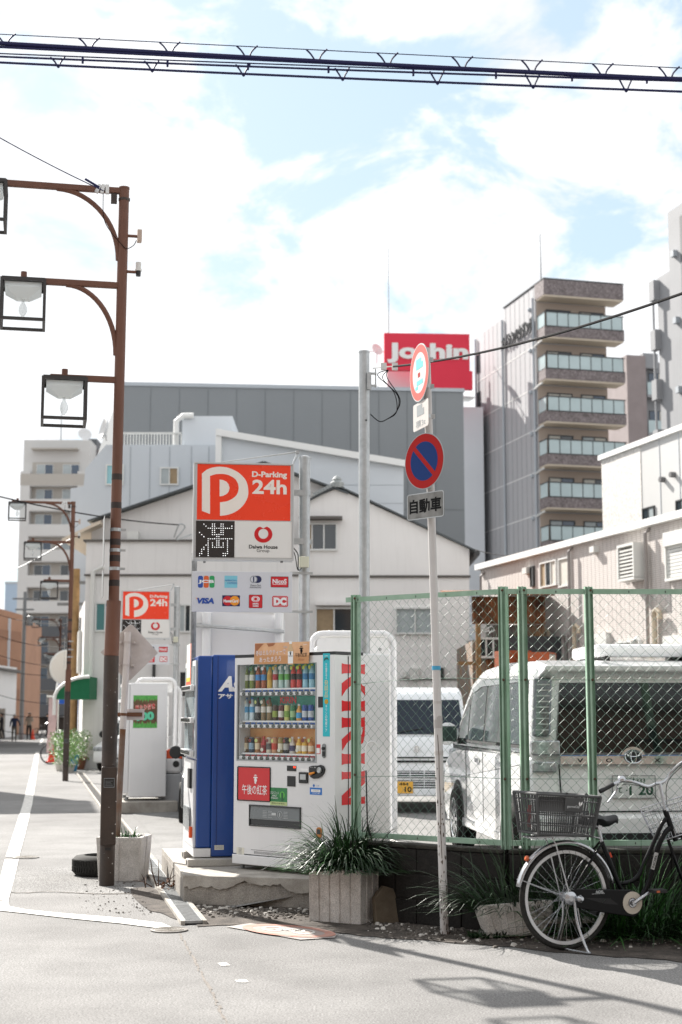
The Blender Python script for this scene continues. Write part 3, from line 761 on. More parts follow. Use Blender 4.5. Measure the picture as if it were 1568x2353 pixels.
for i, (px, py, s, col, lab) in enumerate(((1192, 1495, .75, '#9a4a22', 'orange brown wooden cabinet stacked outside the rusty house'), (1222, 1500, .85, '#b5562b', 'orange box with a pale side stacked beside the rusty house'))):
    q = P(px, py, 33.5); h_ = .62 * s
    r_ = thing('storage_box', lab, 'box', (q.x, 33.5 - i * .3, q.z - h_), .3 - i * .7)
    mo = M('box_orange_%s' % 'ab'[i], col, .6, var=.25); hw_ = s * .42
    m = MB(); m.bb(-hw_, hw_, 0, .04, 0, h_); m.bb(-hw_, hw_, .6, .64, 0, h_); m.bb(-hw_, hw_, .04, .6, h_ - .04, h_); m.bb(-hw_, hw_, .04, .6, 0, .04); m.bb(-hw_, -hw_ + .04, .04, .6, .04, h_ - .04); m.build('carcass', mo, r_)
    m = MB(); m.bb(hw_ - .04, hw_, .05, .59, .05, h_ - .05); m.build('side_door', MCurt if i else mo, r_)
    k = thing('table', ('low' if i else 'rough') + ' dark wooden table under the ' + ('orange box' if i else 'orange brown cabinet'), 'table', (q.x, 33.5 - i * .3, .2), .3 - i * .7)
    tz = q.z - h_ - .2
    m = MB(); m.bb(-.55, .55, -.1, .75, tz - .06, tz - .003); m.build('top', M('dark_wood', '#3d2a20', .7), k)
    for sx in (-.5, .5):
        for sy in (-.05, .7): MB().bb(sx - .035, sx + .035, sy - .035, sy + .035, 0, tz - .06).build('leg', M('dark_wood'), k)

# ------------------------------------------------------------------ gabled house in the middle
MPl = M('plaster_shaded', '#e0dedc', .85, var=.06, vs=.5, streak=.18)  # darker copy of the plaster, with the left gable's shade in its colour
MPlR = M('plaster_pale', '#e8e6e4', .85, var=.05, vs=.5, streak=.12)
MRoof = M('roof_tile_dark', '#4d5356', .6, var=.2, vs=3)
MBand = M('band_dark', '#5d5955', .7)
YH = 45.0
t = thing('gabled_house', 'wide pale plastered house with two gables and dark tile roofs', 'house', (0, YH, 0))
def hp(px, py, Y=YH): q = P(px, py, Y); return (q.x, q.z)
gl = [(hp(207, 1700)[0], 0), (hp(207, 1200)), hp(607, 1066), hp(780, 1128), (hp(780, 1700)[0], 0)]
m = MB(); m.xz(gl, .25, 3.5); m.build('rear_wall', MPl, t)
gr = [(hp(690, 1700)[0], 0), hp(690, 1158), hp(776, 1122), hp(1079, 1262), (hp(1079, 1700)[0], 0)]
m = MB(); m.xz(gr, 0, 3.5); m.build('gable_wall', MPlR, t)
def slope(name, p, q, th_, y0, y1, mat=None, lift=.0):
    (x0, z0_), (x1, z1_) = p, q
    d = Vector((x1 - x0, z1_ - z0_)).normalized(); n = Vector((-d.y, d.x)) * th_
    if n.y < 0: n = -n
    return MB().xz([(x0, z0_ + lift), (x1, z1_ + lift), (x1 + n.x, z1_ + n.y + lift), (x0 + n.x, z0_ + n.y + lift)], y0, y1).build(name, mat or MRoof, t)
slope('roof_slope', hp(203, 1200), hp(607, 1064), .05, -.14, 3.6); slope('roof_slope', hp(607, 1064), hp(800, 1136), .05, -.14, 3.6)
slope('roof_slope', hp(695, 1160), hp(776, 1119), .05, -.16, 3.6); slope('roof_slope', hp(776, 1119), hp(1092, 1268), .05, -.16, 3.6)
# roof tile rows: rounded ends along the right-hand gable and a ridge ornament
m = MB(); p0, p1 = hp(722, 1142), hp(772, 1116)
for i in range(9):
    q = Vector(p0).lerp(Vector(p1), i / 8); m.cyl((q[0], -.22, q[1] + .05), (q[0], .2, q[1] + .05), .06, n=8)
m.build('verge_tile', M('glazed_tile', '#8f9494', .3, spec=.7), t)
m = MB(); q = hp(775, 1110); m.lathe([(.2, -.15), (.22, 0), (.13, .07), (.15, .11), (.08, .2), (.03, .23)], (q[0], -.02, q[1] + .0), 10); m.build('ridge_ornament', M('glazed_tile'), t)
q0 = hp(1090, 1268)
m = MB(); m.cyl((q0[0] + .05, -.5, q0[1] - .1), (q0[0] + .05, 6, q0[1] - .1), .09, n=8); m.build('gutter', MFrameD, t)
# flat front extension on the left
xL, xR = hp(205, 1300)[0], hp(692, 1300)[0]; zt = hp(300, 1250)[1]; zbn = hp(300, 1326)[1]
m = MB(); m.bb(xL, xR, -.6, .24, 0, zt); m.build('front_wall', MPl, t)
m = MB(); m.bb(xL - .08, xR + .02, -.68, .24, zt, zt + .06); m.build('coping', MBand, t)
m = MB(); m.bb(xL - .04, xR + .01, -.65, -.6, zbn - .03, zbn + .03); m.build('band', MBand, t)
xe = hp(1079, 1300)[0]
m = MB(); m.bb(xR + .03, xe + .03, -.06, 0, zbn - .02, zbn + .05); m.build('band', MBand, t)
def hw_(x0, y0, x1, y1, Yo, panes, **k):
    a_, b_ = hp(x0, y1, YH + Yo), hp(x1, y0, YH + Yo)
    return win(t, Matrix.Translation((0, Yo, 0)), a_[0], a_[1], b_[0] - a_[0], b_[1] - a_[1], panes=panes, **k)
hw_(690, 1206, 772, 1262, 0, [MBlind, MGlass, MGlass], d=.1)
m = MB(); a_, b_ = hp(688, 1196), hp(787, 1192); m.bb(a_[0], b_[0], -.45, 0, a_[1], a_[1] + .08); m.build('window_hood', MBand, t)
hw_(728, 1400, 808, 1452, 0, [MBlind, MGlass], d=.1)
m = MB(); a_, b_ = hp(726, 1392), hp(815, 1384); m.bb(a_[0], b_[0], -.3, 0, a_[1], b_[1]); m.build('window_hood', MPlR, t)
hw_(912, 1400, 996, 1454, 0, [MGlassL, MGlassL], d=.1)
hw_(1035, 1618, 1062, 1655, 0, [MGlassL], d=.05)
hw_(222, 1388, 262, 1448, -.6, [M('green_curtain', '#4f7f80', .7), M('blue_curtain', '#2d62a8', .7)], d=.06)
hw_(414, 1392, 437, 1450, -.6, [MGlassL, MGlass], d=.06)
hw_(414, 1545, 432, 1600, -.6, [MGlass], d=.06, mull=0)
m = MB(); a_, b_ = hp(296, 1247), hp(322, 1224); m.bb(a_[0], b_[0], -.4, .1, zt + .07, b_[1]); m.build('air_conditioner', MShut, t)
m = MB(); q = hp(225, 1560); m.tube([(q[0], -.72, q[1] - .2), (q[0] - .1, -.72, q[1] - .1), (q[0] - .1, -.72, zbn + .1), (q[0] + .2, -.72, zbn + .25)], .07, 8); m.build('downpipe', MShut, t)
for px, py, r in ((1010, 1547, .13), (952, 1549, .14), (930, 1550, .06)):
    q = hp(px, py); m = MB(); m.bb(q[0] - r, q[0] + r, -.16, 0, q[1] - r * 1.2, q[1] + r * 1.2); m.build('vent_hood', MFrameD if px > 1000 else MShut, t)
m = MB(); q = hp(1000, 1560); m.bb(xR + 3, xe + .02, -.03, 0, q[1] - .04, q[1]); m.build('band', MBand, t)
m = MB(); q = hp(360, 1600); m.cyl((q[0], -.75, 0), (q[0], -.75, hp(360, 1500)[1]), .05, n=6); m.build('dark_pipe', MFrameD, t)
# street side of the house with its eave
sd = Vector((-.2, .98, 0)).normalized()
m = MB(); m.add([(xL, -.6, 0), (xL - 3.2, 15, 0), (xL - 3.2, 15, 5), (xL, -.6, 5.0), (xL + 1, 15, 0), (xL + 1, .2, 0), (xL + 1, 15, 5), (xL + 1, .2, 5)], [(0, 1, 2, 3), (0, 3, 7, 5), (1, 4, 6, 2), (3, 2, 6, 7), (4, 5, 7, 6)]); m.build('side_wall', MPlR, t)
for k, y in enumerate((1.2, 4.6, 8.5, 12)):
    x = xL - .205 * (y + .6) - .02
    m = MB(); m.add([(x, y, 2.9), (x - .3, y + 1.5, 2.9), (x - .3, y + 1.5, 4.2), (x, y, 4.2), (x - .1, y, 2.9), (x - .4, y + 1.5, 2.9), (x - .4, y + 1.5, 4.2), (x - .1, y, 4.2)], [(4, 5, 6, 7), (0, 3, 7, 4), (1, 5, 6, 2), (3, 2, 6, 7), (0, 1, 5, 4)]); m.build('shutter_box', MFrameD if k % 2 else MShut, t)
m = MB(); e0 = hp(205, 1200); m.add([(e0[0] - .75, -.4, e0[1] - .55), (e0[0] + .4, -.4, e0[1]), (e0[0] + .4, 8, e0[1]), (e0[0] - .75, 8, e0[1] - .55), (e0[0] - .75, -.4, e0[1] - .62), (e0[0] + .4, -.4, e0[1] - .1), (e0[0] + .4, 8, e0[1] - .1), (e0[0] - .75, 8, e0[1] - .62)], [(0, 1, 2, 3), (4, 5, 6, 7), (0, 1, 5, 4), (1, 2, 6, 5), (2, 3, 7, 6), (3, 0, 4, 7)]); m.build('eave', MSoff, t)

# ------------------------------------------------------------------ pale blue buildings behind the gables
MBlueW = M('pale_blue_cladding', '#c3c9cf', .65, var=.04, vs=.4)
MBlueW2 = M('pale_blue_siding', '#ced3d8', .65, var=.04, vs=.4)
Y2 = 51.0
t = thing('terrace_building', 'pale blue grey building with a railed roof terrace behind the gables', 'building', (0, Y2, 0))
bp = lambda px, py: hp(px, py, Y2)
pts = [(bp(160, 1700)[0], 0), bp(162, 1122), bp(192, 1118), bp(196, 1078), bp(244, 1022), bp(530, 1022), (bp(530, 1022)[0], 0)]
m = MB(); m.xz(pts, 0, 6); m.build('wall', MBlueW, t)
m = MB(); a_, b_ = bp(416, 1024), bp(533, 952); m.bb(a_[0], b_[0], .3, 4, a_[1], b_[1]); m.build('stair_house', MBlueW2, t)
m = MB(); a_, b_ = bp(278, 1024), bp(416, 996); 
for i in range(21): x = a_[0] + (b_[0] - a_[0]) * i / 20; m.bb(x - .02, x + .02, .08, .12, a_[1], b_[1])
m.bb(a_[0], b_[0], .06, .14, b_[1], b_[1] + .06); m.build('railing', MFrameW, t)
m = MB()
for px in (300, 345, 390, 440, 480): x = bp(px, 1050)[0]; m.bb(x - .015, x + .015, -.012, 0, 6, bp(px, 1026)[1])
m.build('panel_joint', MGreyL, t)
a_, b_ = bp(371, 1112), bp(408, 1077); win(t, I4, a_[0], a_[1], b_[0] - a_[0], b_[1] - a_[1], MFrameW, [MGlassL, MBlind], d=.06)
a_, b_ = bp(246, 1112), bp(282, 1070); win(t, I4, a_[0], a_[1], b_[0] - a_[0], b_[1] - a_[1], MFrameW, [M('teal_glass', '#8fc0c8', .2)], d=.06)
m = MB(); q = bp(404, 965); m.tube([(q[0], .2, bp(404, 1024)[1]), (q[0], .2, q[1]), (q[0] + .25, .2, q[1] + .2), (q[0] + .6, .2, q[1] + .2)], .1, 8); m.build('vent_pipe', MWhiteS, t)
m = MB(); q = bp(237, 1010); m.lathe([(.02, -.1), (.3, -.03), (.42, .08), (.4, .09), (.02, -.05)], (q[0] + .1, -.3, q[1] + .3), 16, (-.9, -.4, .2)); m.cyl((q[0] + .15, -.2, q[1] - .1), (q[0] + .12, -.25, q[1] + .3), .03); m.build('dish', MDish, t)
Y3 = 49.0
t = thing('sloped_building', 'white sided building with a sloping parapet behind the parking sign', 'building', (0, Y3, 0))
sp = lambda px, py: hp(px, py, Y3)
pts = [(sp(505, 1700)[0], 0), sp(505, 994), sp(928, 1064), (sp(928, 1700)[0], 0)]
m = MB(); m.xz(pts, 0, 6); m.build('wall', MBlueW2, t)
p, q = sp(499, 988), sp(932, 1060); m = MB(); m.xz([p, q, (q[0], q[1] - .22), (p[0], p[1] - .22)], -.25, .05); m.build('parapet', MWhiteS, t)
m = MB(); p, q = sp(497, 988), sp(513, 1000); m.bb(p[0], q[0] - .04, -.2, -.02, 0, p[1]); m.build('corner_trim', MWhiteS, t)
for k in range(7):
    z = 5.5 + .62 * k
    x1 = sp(926, 1100)[0]; zr_ = sp(928, 1064)[1]; zl_ = sp(505, 994)[1]; x0 = sp(513, 1000)[0]
    if z > zr_ - .3: x1 = x0 + (x1 - x0) * max(.05, min(1, (zl_ - z - .25) / (zl_ - zr_)))
    MB().bb(x0 + .05, x1, -.03, 0, z, z + .6).build('siding_board', MBlueW2, t)

# ------------------------------------------------------------------ apartment tower down the street
YT = 155.0
t = thing('apartment_tower', 'pale grey apartment tower at the far end of the street', 'building', (0, YT, 0))
tp = lambda px, py: hp(px, py, YT)
xl, xr, zt = tp(50, 1005)[0], tp(204, 1005)[0], tp(60, 1006)[1]
wd = xr - xl
MTw = M('tower_wall', '#c6c5c3', .75, var=.05, vs=.2); MTwD = M('tower_dark', '#4d5054', .6); MTwR = M('tower_recess', '#aba69f', .8)
m = MB(); m.bb(xl, xr, 1.2, 12, 0, zt); m.bb(xl, xl + 1.0, 0, 1.2, 0, zt - 3.6); m.bb(xr - 1.1, xr, 0, 1.2, 0, zt - 3.6); m.build('wall', MTw, t)
fl = 2.7
for k in range(11):
    z = zt - 3.9 - fl * k
    dark = k >= 6
    m = MB(); m.bb(xl + (-.02 if k == 0 or dark else .98), xr + (.02 if k == 0 or dark else -1.08), -.03 - (.5 if dark else 0), 1.19, z - 1.2, z + .02); m.build('balcony_front', MTwD if dark else (MTw if k else MTwR), t)
    if k: m = MB(); m.bb(xl + .98, xr - 1.08, .02, 1.2, z + 1.42, z + 1.5); m.build('lintel', MTw, t)
    m = MB(); m.bb(xl + 1.0, xr - 1.1, 1.12, 1.19, z, z + 1.45); m.build('recess', MTwR, t)
    for x in (1.5, 4.3):
        win(t, Matrix.Translation((0, 1.12, 0)), xl + x, z + .02, 1.7, 1.15, MFrameW, [MGlassL if k < 4 else MGlass, MGlassB], d=.06, t=.05)
m = MB(); m.bb(xl + 1, xr - 1.2, .1, 1.2, zt - 1.2, zt - 1.05); m.build('canopy', MTwR, t)
m = MB(); m.bb(xl + 1.2, xr - 1.2, .4, 1.25, 0, 2.3); m.build('entrance', M('shop_dark', '#3b322b', .7), t)
m = MB(); m.lathe([(.05, 0), (.7, .2), (.75, .3), (.05, .12)], (xr - 1, 3, zt + .8), 14, (.3, -.8, .4)); m.cyl((xr - 1, 3, zt), (xr - 1, 3, zt + .8), .08); m.build('dish', MDish, t)
m = MB(); m.cyl((xl + 3.6, 3, zt), (xl + 3.6, 3, zt + 4.5), .07, .03, 6); m.build('antenna', MSteelD, t)
# dark narrow block beside it
a = P(204, 1000, 160); t = thing('narrow_block', 'narrow dark block just right of the far apartment tower', 'building', (a.x, 160, 0))
m = MB(); m.bb(0, .9, 0, 8, 0, a.z - .4); m.build('wall', MTwD, t)
m = MB(); m.bb(.9, 3, 1, 8, 0, a.z - 1.5); m.build('side_wall', M('dull_red', '#8d6f6d', .8), t)
# orange building far left with light vertical strips
YO = 120.0
t = thing('orange_building', 'orange brown building with pale vertical strips at the left edge', 'building', (0, YO, 0))
op = lambda px, py: hp(px, py, YO)
MOr = M('orange_tile', '#ad846b', .8, var=.15, vs=.5)
x1 = op(50, 1450)[0]
m = MB(); m.add([(x1 - 7, -14, 0), (x1, 0, 0), (x1, 8, 0), (x1 - 7, 8, 0), (x1 - 7, -14, op(0, 1360)[1]), (x1, 0, op(50, 1413)[1]), (x1, 8, 9), (x1 - 7, 8, 11)], [(0, 1, 5, 4), (1, 2, 6, 5), (2, 3, 7, 6), (3, 0, 4, 7), (4, 5, 6, 7)]); m.build('wall', MOr, t)
for i in range(6):
    f_ = .1 + i * .16; x = x1 - 7 + 7 * f_; y = -14 + 14 * f_
    m = MB(); m.bb(x - .12, x + .12, y - .15, y, 0, 10.6 - f_ * 1.5); m.build('pale_strip', MWhiteB, t)
for k in range(3):
    m = MB(); m.add([(x1 - 7, -14.1, 2.8 + k * 2.6), (x1, -.1, 2.8 + k * 2.3), (x1, -.1, 3.6 + k * 2.3), (x1 - 7, -14.1, 3.6 + k * 2.6), (x1 - 7, -14, 2.8 + k * 2.6), (x1, 0, 2.8 + k * 2.3), (x1, 0, 3.6 + k * 2.3), (x1 - 7, -14, 3.6 + k * 2.6)], [(0, 1, 2, 3), (0, 1, 5, 4), (3, 2, 6, 7)]); m.build('balcony_band', M('orange_dark', '#96705a', .8), t)
a = P(30, 1342, 190); t = thing('distant_block', 'distant bluish block behind the orange building', 'building', (a.x, 190, 0))
m = MB(); m.bb(-1, 1.8, 0, 9, 0, a.z); m.build('wall', M('distant_blue', '#9fb0c2', .8), t)
m = MB(); m.bb(-1.05, 1.85, -.05, 9, a.z, a.z + .3); m.build('coping', MGreyL, t)
a = P(62, 1560, 105); t = thing('street_house', 'old low pale house with dark windows at the left edge of the street', 'house', (a.x - 6.2, 100, 0), .0)
m = MB(); m.bb(0, 4.6, 0, 9, 0, 5.0); m.build('wall', MPlR, t)
m = MB(); m.add([(-.4, -.6, 5.0), (5, -.6, 4.6), (5, 9, 4.6), (-.4, 9, 5.0), (-.4, -.6, 5.3), (5, -.6, 4.8), (5, 9, 4.8), (-.4, 9, 5.3)], [(0, 1, 2, 3), (4, 5, 6, 7), (0, 1, 5, 4), (1, 2, 6, 5), (2, 3, 7, 6), (3, 0, 4, 7)]); m.build('roof', MBand, t)
for x in (2.4, 3.7): win(t, I4, x, 2.6, .6, 1.5, MFrameD, [MGlass], d=.1, mull=0)
m = MB(); m.bb(-.2, 3.9, -1.4, 0, 2.1, 2.25); m.bb(3.6, 3.9, -1.4, -1.1, 0, 2.1); m.build('porch', MBand, t)
m = MB(); m.bb(4.2, 5.7, .5, .8, 0, 2.0); m.build('garden_wall', MConc, t)

# ------------------------------------------------------------------ shops on the right side of the street: awnings
def awning(lab, col, x, y, wdt, proj, z0_, z1_, rz):
    t = thing('awning', lab, 'awning', (x, y, 0), rz, 'fabric awnings over the pavement')
    pts = arc(0, z0_, 1, 90, 180, 8); pts = [(p[0] * proj, z0_ + (p[1] - z0_) * (z1_ - z0_)) for p in pts]
    m = MB()
    m.prism(pts + [(0, z0_)], (0, 0, 0), (1, 0, 0), (0, 0, 1), (0, 1, 0), wdt); m.build('canopy', M('awning_' + lab.split()[0], col, .75, var=.1), t)
    m = MB(); m.tube([(p[0], -.03, p[1]) for p in pts], .05, 6); m.build('edge_trim', MWhiteS, t)
    m = MB(); m.cyl((-proj, -.02, z0_), (-proj, -.02, z0_ - .45), .05); m.build('pole', MWhiteS, t)
    return t
q = P(205, 1610, 43); awning('green curved awning on the side of the gabled house', '#0f6a45', q.x, 43.0, 1.35, 1.0, P(170, 1607, 43).z, P(170, 1555, 43).z, .0)
q = P(170, 1610, 54); awning('blue sloping awning beyond the green one', '#1e55b0', q.x + .1, 54, 2.4, .75, P(140, 1617, 54).z, P(140, 1500, 54).z, .1)
a = P(202, 1600, 47.3)
t = thing('shop_building', 'narrow white shop front under the green awning beside the street', 'building', (a.x, 46.8, 0), .2)
m = MB(); m.bb(-.1, .0, 0, 9, 0, 3.0); m.bb(0, 1.5, 8.9, 9, 0, 3); m.build('wall', MShut, t)
for y in (.6, 2.2, 4.4): MB().bb(-.16, -.1, y, y + .9, .1, 2.2).build('door', MGlass if y != 2.2 else M('blue_curtain'), t)
# ------------------------------------------------------------------ block wall and chain link fence
FA, FB, FE = Vector((.121, 12.1, 0)), Vector((1.24, 11.3, 0)), Vector((3.7, 11.34, 0))
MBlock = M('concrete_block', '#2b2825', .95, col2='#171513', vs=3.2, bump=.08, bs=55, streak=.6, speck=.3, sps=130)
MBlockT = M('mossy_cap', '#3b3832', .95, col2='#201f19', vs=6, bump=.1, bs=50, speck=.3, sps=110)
MGreen = M('green_paint', '#9ab5a2', .5, col2='#82a28a', vs=5, streak=.35, spec=.5)
MGreenW = M('green_wire', '#5f7f70', .4, spec=.6)
wall = thing('block_wall', 'low dark stained concrete block wall under the green fence', 'wall', FB)
def wallrun(a, b, first=False):
    d = (b - a).normalized(); n = Vector((d.y, -d.x, 0)); L = (b - a).length
    bl = None; z = 0.
    hs = (.19, .19, .19)
    for r_ in range(3):
        x = 0. if r_ % 2 == 0 else -.2
        while x < L:
            x0, x1 = max(0, x) + .004, min(L, x + .4) - .004
            if x1 - x0 > .04:
                k = rnd.uniform(-.006, .006)
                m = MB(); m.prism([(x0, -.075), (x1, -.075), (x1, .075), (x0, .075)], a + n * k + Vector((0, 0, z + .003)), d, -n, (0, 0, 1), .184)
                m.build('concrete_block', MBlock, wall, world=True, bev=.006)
            x += .4
        z += .19
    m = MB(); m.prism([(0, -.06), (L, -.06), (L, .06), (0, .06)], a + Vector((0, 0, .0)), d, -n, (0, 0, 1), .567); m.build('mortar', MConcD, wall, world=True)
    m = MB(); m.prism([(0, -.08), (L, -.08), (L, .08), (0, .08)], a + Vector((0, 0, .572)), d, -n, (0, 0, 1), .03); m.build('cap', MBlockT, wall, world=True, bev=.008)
rnd.seed(11)
dAB = (FB - FA).normalized()
wallrun(FA - dAB * .18, FB); wallrun(FB + Vector((.012, 0, 0)), FE)
fence = thing('chain_link_fence', 'green chain link fence with steel posts on top of the block wall', 'fence', FA)
ZT, ZB = 2.54, .645
def post(p, d, wdt=.058, z0=.6):
    n = Vector((d.y, -d.x, 0)); m = MB()
    m.prism([(-wdt / 2, -.03), (-wdt / 2 + .006, -.03), (-wdt / 2 + .006, -.008), (-.008, -.008), (-.008, -.03), (.006, -.03), (.006, -.004), (wdt / 2 - .006, .004), (wdt / 2, -.02), (wdt / 2, .03), (-wdt / 2, .03)], p + Vector((0, 0, z0)), d, -n, (0, 0, 1), ZT + .03 - z0)
    o = m.build('post', MGreen, fence, world=True)
    m = MB()
    for z in (1.12, 1.86, ZT): m.lathe([(.011, 0), (.011, .006), (.006, .01)], p + n * .03 + d * .012 + Vector((0, 0, z)), 6, n)
    m.build('bolt', M('rusty_bolt', '#4a3526', .8), o, world=True, kind='stuff')
    return o
pC, pD = Vector((1.385, 11.3, 0)), Vector((1.895, 11.31, 0))
dR = (FE - FB).normalized()
post(FA, dAB); post(FB, dAB); post(pC, dR, .066); post(pD, dR, .062); post(Vector((2.95, 11.325, 0)), dR)
def rail(a, b, z, hgt=.036):
    d = (b - a).normalized(); n = Vector((d.y, -d.x, 0)); L = (b - a).length
    m = MB(); m.prism([(0, 0), (L, 0), (L, hgt), (0, hgt)], a + Vector((0, 0, z - hgt / 2)) + n * .012, d, (0, 0, 1), n, .004)
    m.prism([(0, 0), (L, 0), (L, .004), (0, .004)], a + Vector((0, 0, z + hgt / 2)) + n * .016, d, (0, 0, 1), -n, .03)
    o = m.build('rail', MGreen, fence, world=True)
    m = MB(); x = .12
    while x < L - .05:
        m.prism([(x, -.008), (x + .007, -.008), (x + .007, .008), (x, .008)], a + Vector((0, 0, z)) + n * .0165, d, (0, 0, 1), n, .001); x += .28
    m.build('slot', MFrameD, o, world=True)
for z in (ZT - .01, ZB):
    rail(FA - dAB * .09, FB, z); rail(FB, FE, z)
def net(a, b):
    d = (b - a).normalized(); n = Vector((d.y, -d.x, 0)); L = (b - a).length; p = .078; m = MB()
    nz = int((ZT - ZB - .03) / (p / 2)); z0 = ZB + .01; dz = (ZT - ZB - .03) / nz
    k = 0; x = 0.
    while x < L - p * .4:
        pts = []
        for i in range(nz + 1):
            off = (0 if (i + k) % 2 == 0 else p / 2)
            xx = min(L, x + off) + rnd.uniform(-.0035, .0035)
            pts.append(a + d * xx + n * (.006 if i % 2 else .0) + Vector((0, 0, z0 + i * dz)))
        m.tube(pts, .0018, 4); x += p / 2; k += 1
    return m.build('wire_net', MGreenW, fence, world=True)
net(FA + dAB * .03, FB - dAB * .03); net(FB + dR * .03, pC - dR * .03); net(pC + dR * .035, pD - dR * .03); net(pD + dR * .035, FE)
for z, sg in ((1.86, .03), (1.12, .015)):
    m = MB(); m.tube(ell(FA + Vector((0, -.02, z - .02)), FB + Vector((0, -.02, z)), 6, -sg), .002, 4); m.tube(ell(FB + Vector((0, -.02, z)), FE + Vector((0, -.02, z)), 6, .0), .002, 4); m.build('tension_wire', MGreenW, fence, world=True)

# ------------------------------------------------------------------ machine plinth
pl = [Vector(p) for p in ((-1.335, 12.87, 0), (-.3, 12.6, 0), (.0, 12.5, 0), (.14, 12.2, 0), (1.0, 12.9, 0), (.2, 15.5, 0), (-1.83, 15.44, 0))]
t = thing('concrete_plinth', 'chipped concrete plinth under the two vending machines', 'plinth', pl[0])
m = MB(); m.xy([(p.x, p.y) for p in pl], 0, .205); m.build('body', MConc, t, world=True, bev=.012)
# thin broken render coat on the top edge
rnd.seed(2)
m = MB(); a, b = pl[0], Vector((-.02, 12.51, 0)); d = (b - a).normalized(); n = Vector((d.y, -d.x, 0)); L = (b - a).length
top_ = [(0, .245)]; x = 0
lower = []
while x < L:
    lower.append((x, .245 - .055 - .03 * math.sin(x * 7.3) - .02 * math.sin(x * 19 + 1) - rnd.uniform(0, .03))); x += rnd.uniform(.012, .04)
m.prism([(0, .246), (L, .246)] + [(L, .16)] + lower[::-1], a + n * .001, d, (0, 0, 1), n, .014)
m.build('render_coat', MConcL, t, world=True)
m = MB(); m.xy([(p.x, p.y) for p in pl], .2055, .246); m.build('screed', MConcL, t, world=True)
MBlk = M('foot_block', '#b5b1aa', .85, var=.15, vs=8, speck=.15)
for (x0, x1, y, lab) in ((-1.52, -.75, 14.5, 'concrete bar under the far end of the blue machine'), (-1.4, -.55, 13.72, 'concrete bar under the near end of the blue machine')):
    k = thing('concrete_bar', lab, 'concrete bar', ((x0 + x1) / 2, y, .2465), .2, 'concrete bars under the machines')
    MB().bb(-(x1 - x0) / 2, (x1 - x0) / 2, -.09, .09, 0, .065).build('bar_body', MBlk, k, bev=.008)
    MB().bb(-(x1 - x0) / 2 - .002, -(x1 - x0) / 2 + .004, -.045, .045, .012, .05).build('end_recess', MConcD, k)

# ------------------------------------------------------------------ drinks machine with display window
MWm = M('machine_white', '#dcdcdd', .32, var=.03, vs=2, coat=.3, streak=.06)
MWm2 = M('machine_inner', '#cfd2d4', .5)
MBlk2 = M('black_plastic', '#16181a', .35)
MRed = M('kirin_red', '#d8101c', .35, coat=.2)
MRedL = M('panel_red', '#c8141c', .35, coat=.3)
MText = M('print_white', '#e8e8e8', .5)
MTextB = M('print_black', '#0d0d0e', .6, spec=.15)
KO = Vector((-.959, 13.45, .29)); KRZ = math.atan2(12.63 - 13.45, -.051 + .959); KW = 1.223; KH = 1.835; KD = .72
KX = Vector((math.cos(KRZ), math.sin(KRZ), 0)); KN = Vector((KX.y, -KX.x, 0))
def Kp(x, y, off=0.):          # zoomed photo coordinates on the machine's front -> local x, z
    q = onplane(402.1 + .29308 * x, 1436 + .29308 * y, KO + KN * off, KN) - KO
    return q.dot(KX), q.z
def Ks(x, y):          # same on its right-hand side -> local y, z
    o = KO + KX * KW
    q = onplane(402.1 + .29308 * x, 1436 + .29308 * y, o, KX) - o
    return -q.dot(KN), q.z
km = thing('vending_machine', 'white drinks vending machine with a full display window and red side lettering', 'vending machine', KO, KRZ, 'drinks vending machines')
def kbox(name, x0, y0, x1, y1, ya, yb, mat, par=None, bev=0., off=0.):
    ax, az = Kp(x0, (y0 + y1) / 2, off); bx, bz = Kp(x1, (y0 + y1) / 2, off)
    zt = Kp((x0 + x1) / 2, y0, off)[1]; zb = Kp((x0 + x1) / 2, y1, off)[1]
    return MB().bb(ax, bx, ya, yb, zb, zt).build(name, mat, par or km, bev=bev)
def kmid(x, y, off=0.): return Kp(x, y, off)
wx0, wzt = Kp(497, 312); wx1, wzb = Kp(1103, 1072)
wzt = Kp(790, 305)[1]
m = MB(); m.bb(0, KW, .17, KD, .0, KH); m.build('cabinet', MWm, km, bev=.01)
m = MB(); m.bb(.0, wx0, 0, .168, .09, KH - .02); m.bb(wx1, KW, 0, .168, .09, KH - .02); m.bb(wx0, wx1, 0, .168, wzt, KH - .02); m.bb(wx0, wx1, 0, .168, .09, wzb); m.build('door', MWm, km)
m = MB(); m.bb(-.004, KW + .004, -.012, .165, 0, .082); m.build('kick_plate', MWm, km, bev=.006)
m = MB(); m.bb(-.002, KW + .004, .0, KD * .5, KH - .018, KH + .008); m.build('top_edge', MBlk2, km)
m = MB(); m.bb(wx0 - .012, wx0, -.004, .02, wzb, wzt); m.bb(wx1, wx1 + .012, -.004, .02, wzb, wzt); m.bb(wx0 - .012, wx1 + .012, -.004, .02, wzb - .012, wzb); m.build('window_trim', M('trim_grey', '#9da0a2', .4), km)
m = MB()
for x in (.06, KW - .06):
    m.cyl((x, .06, -.045), (x, .06, 0), .018, n=8); m.cyl((x, .62, -.045), (x, .62, 0), .018, n=8)
m.build('foot', MSteelD, km)
m = MB(); m.bb(KW - .0, KW + .0035, .165, .172, .02, KH - .03); m.build('door_gap', M('gap_dark', '#2a2b2d', .8), km)
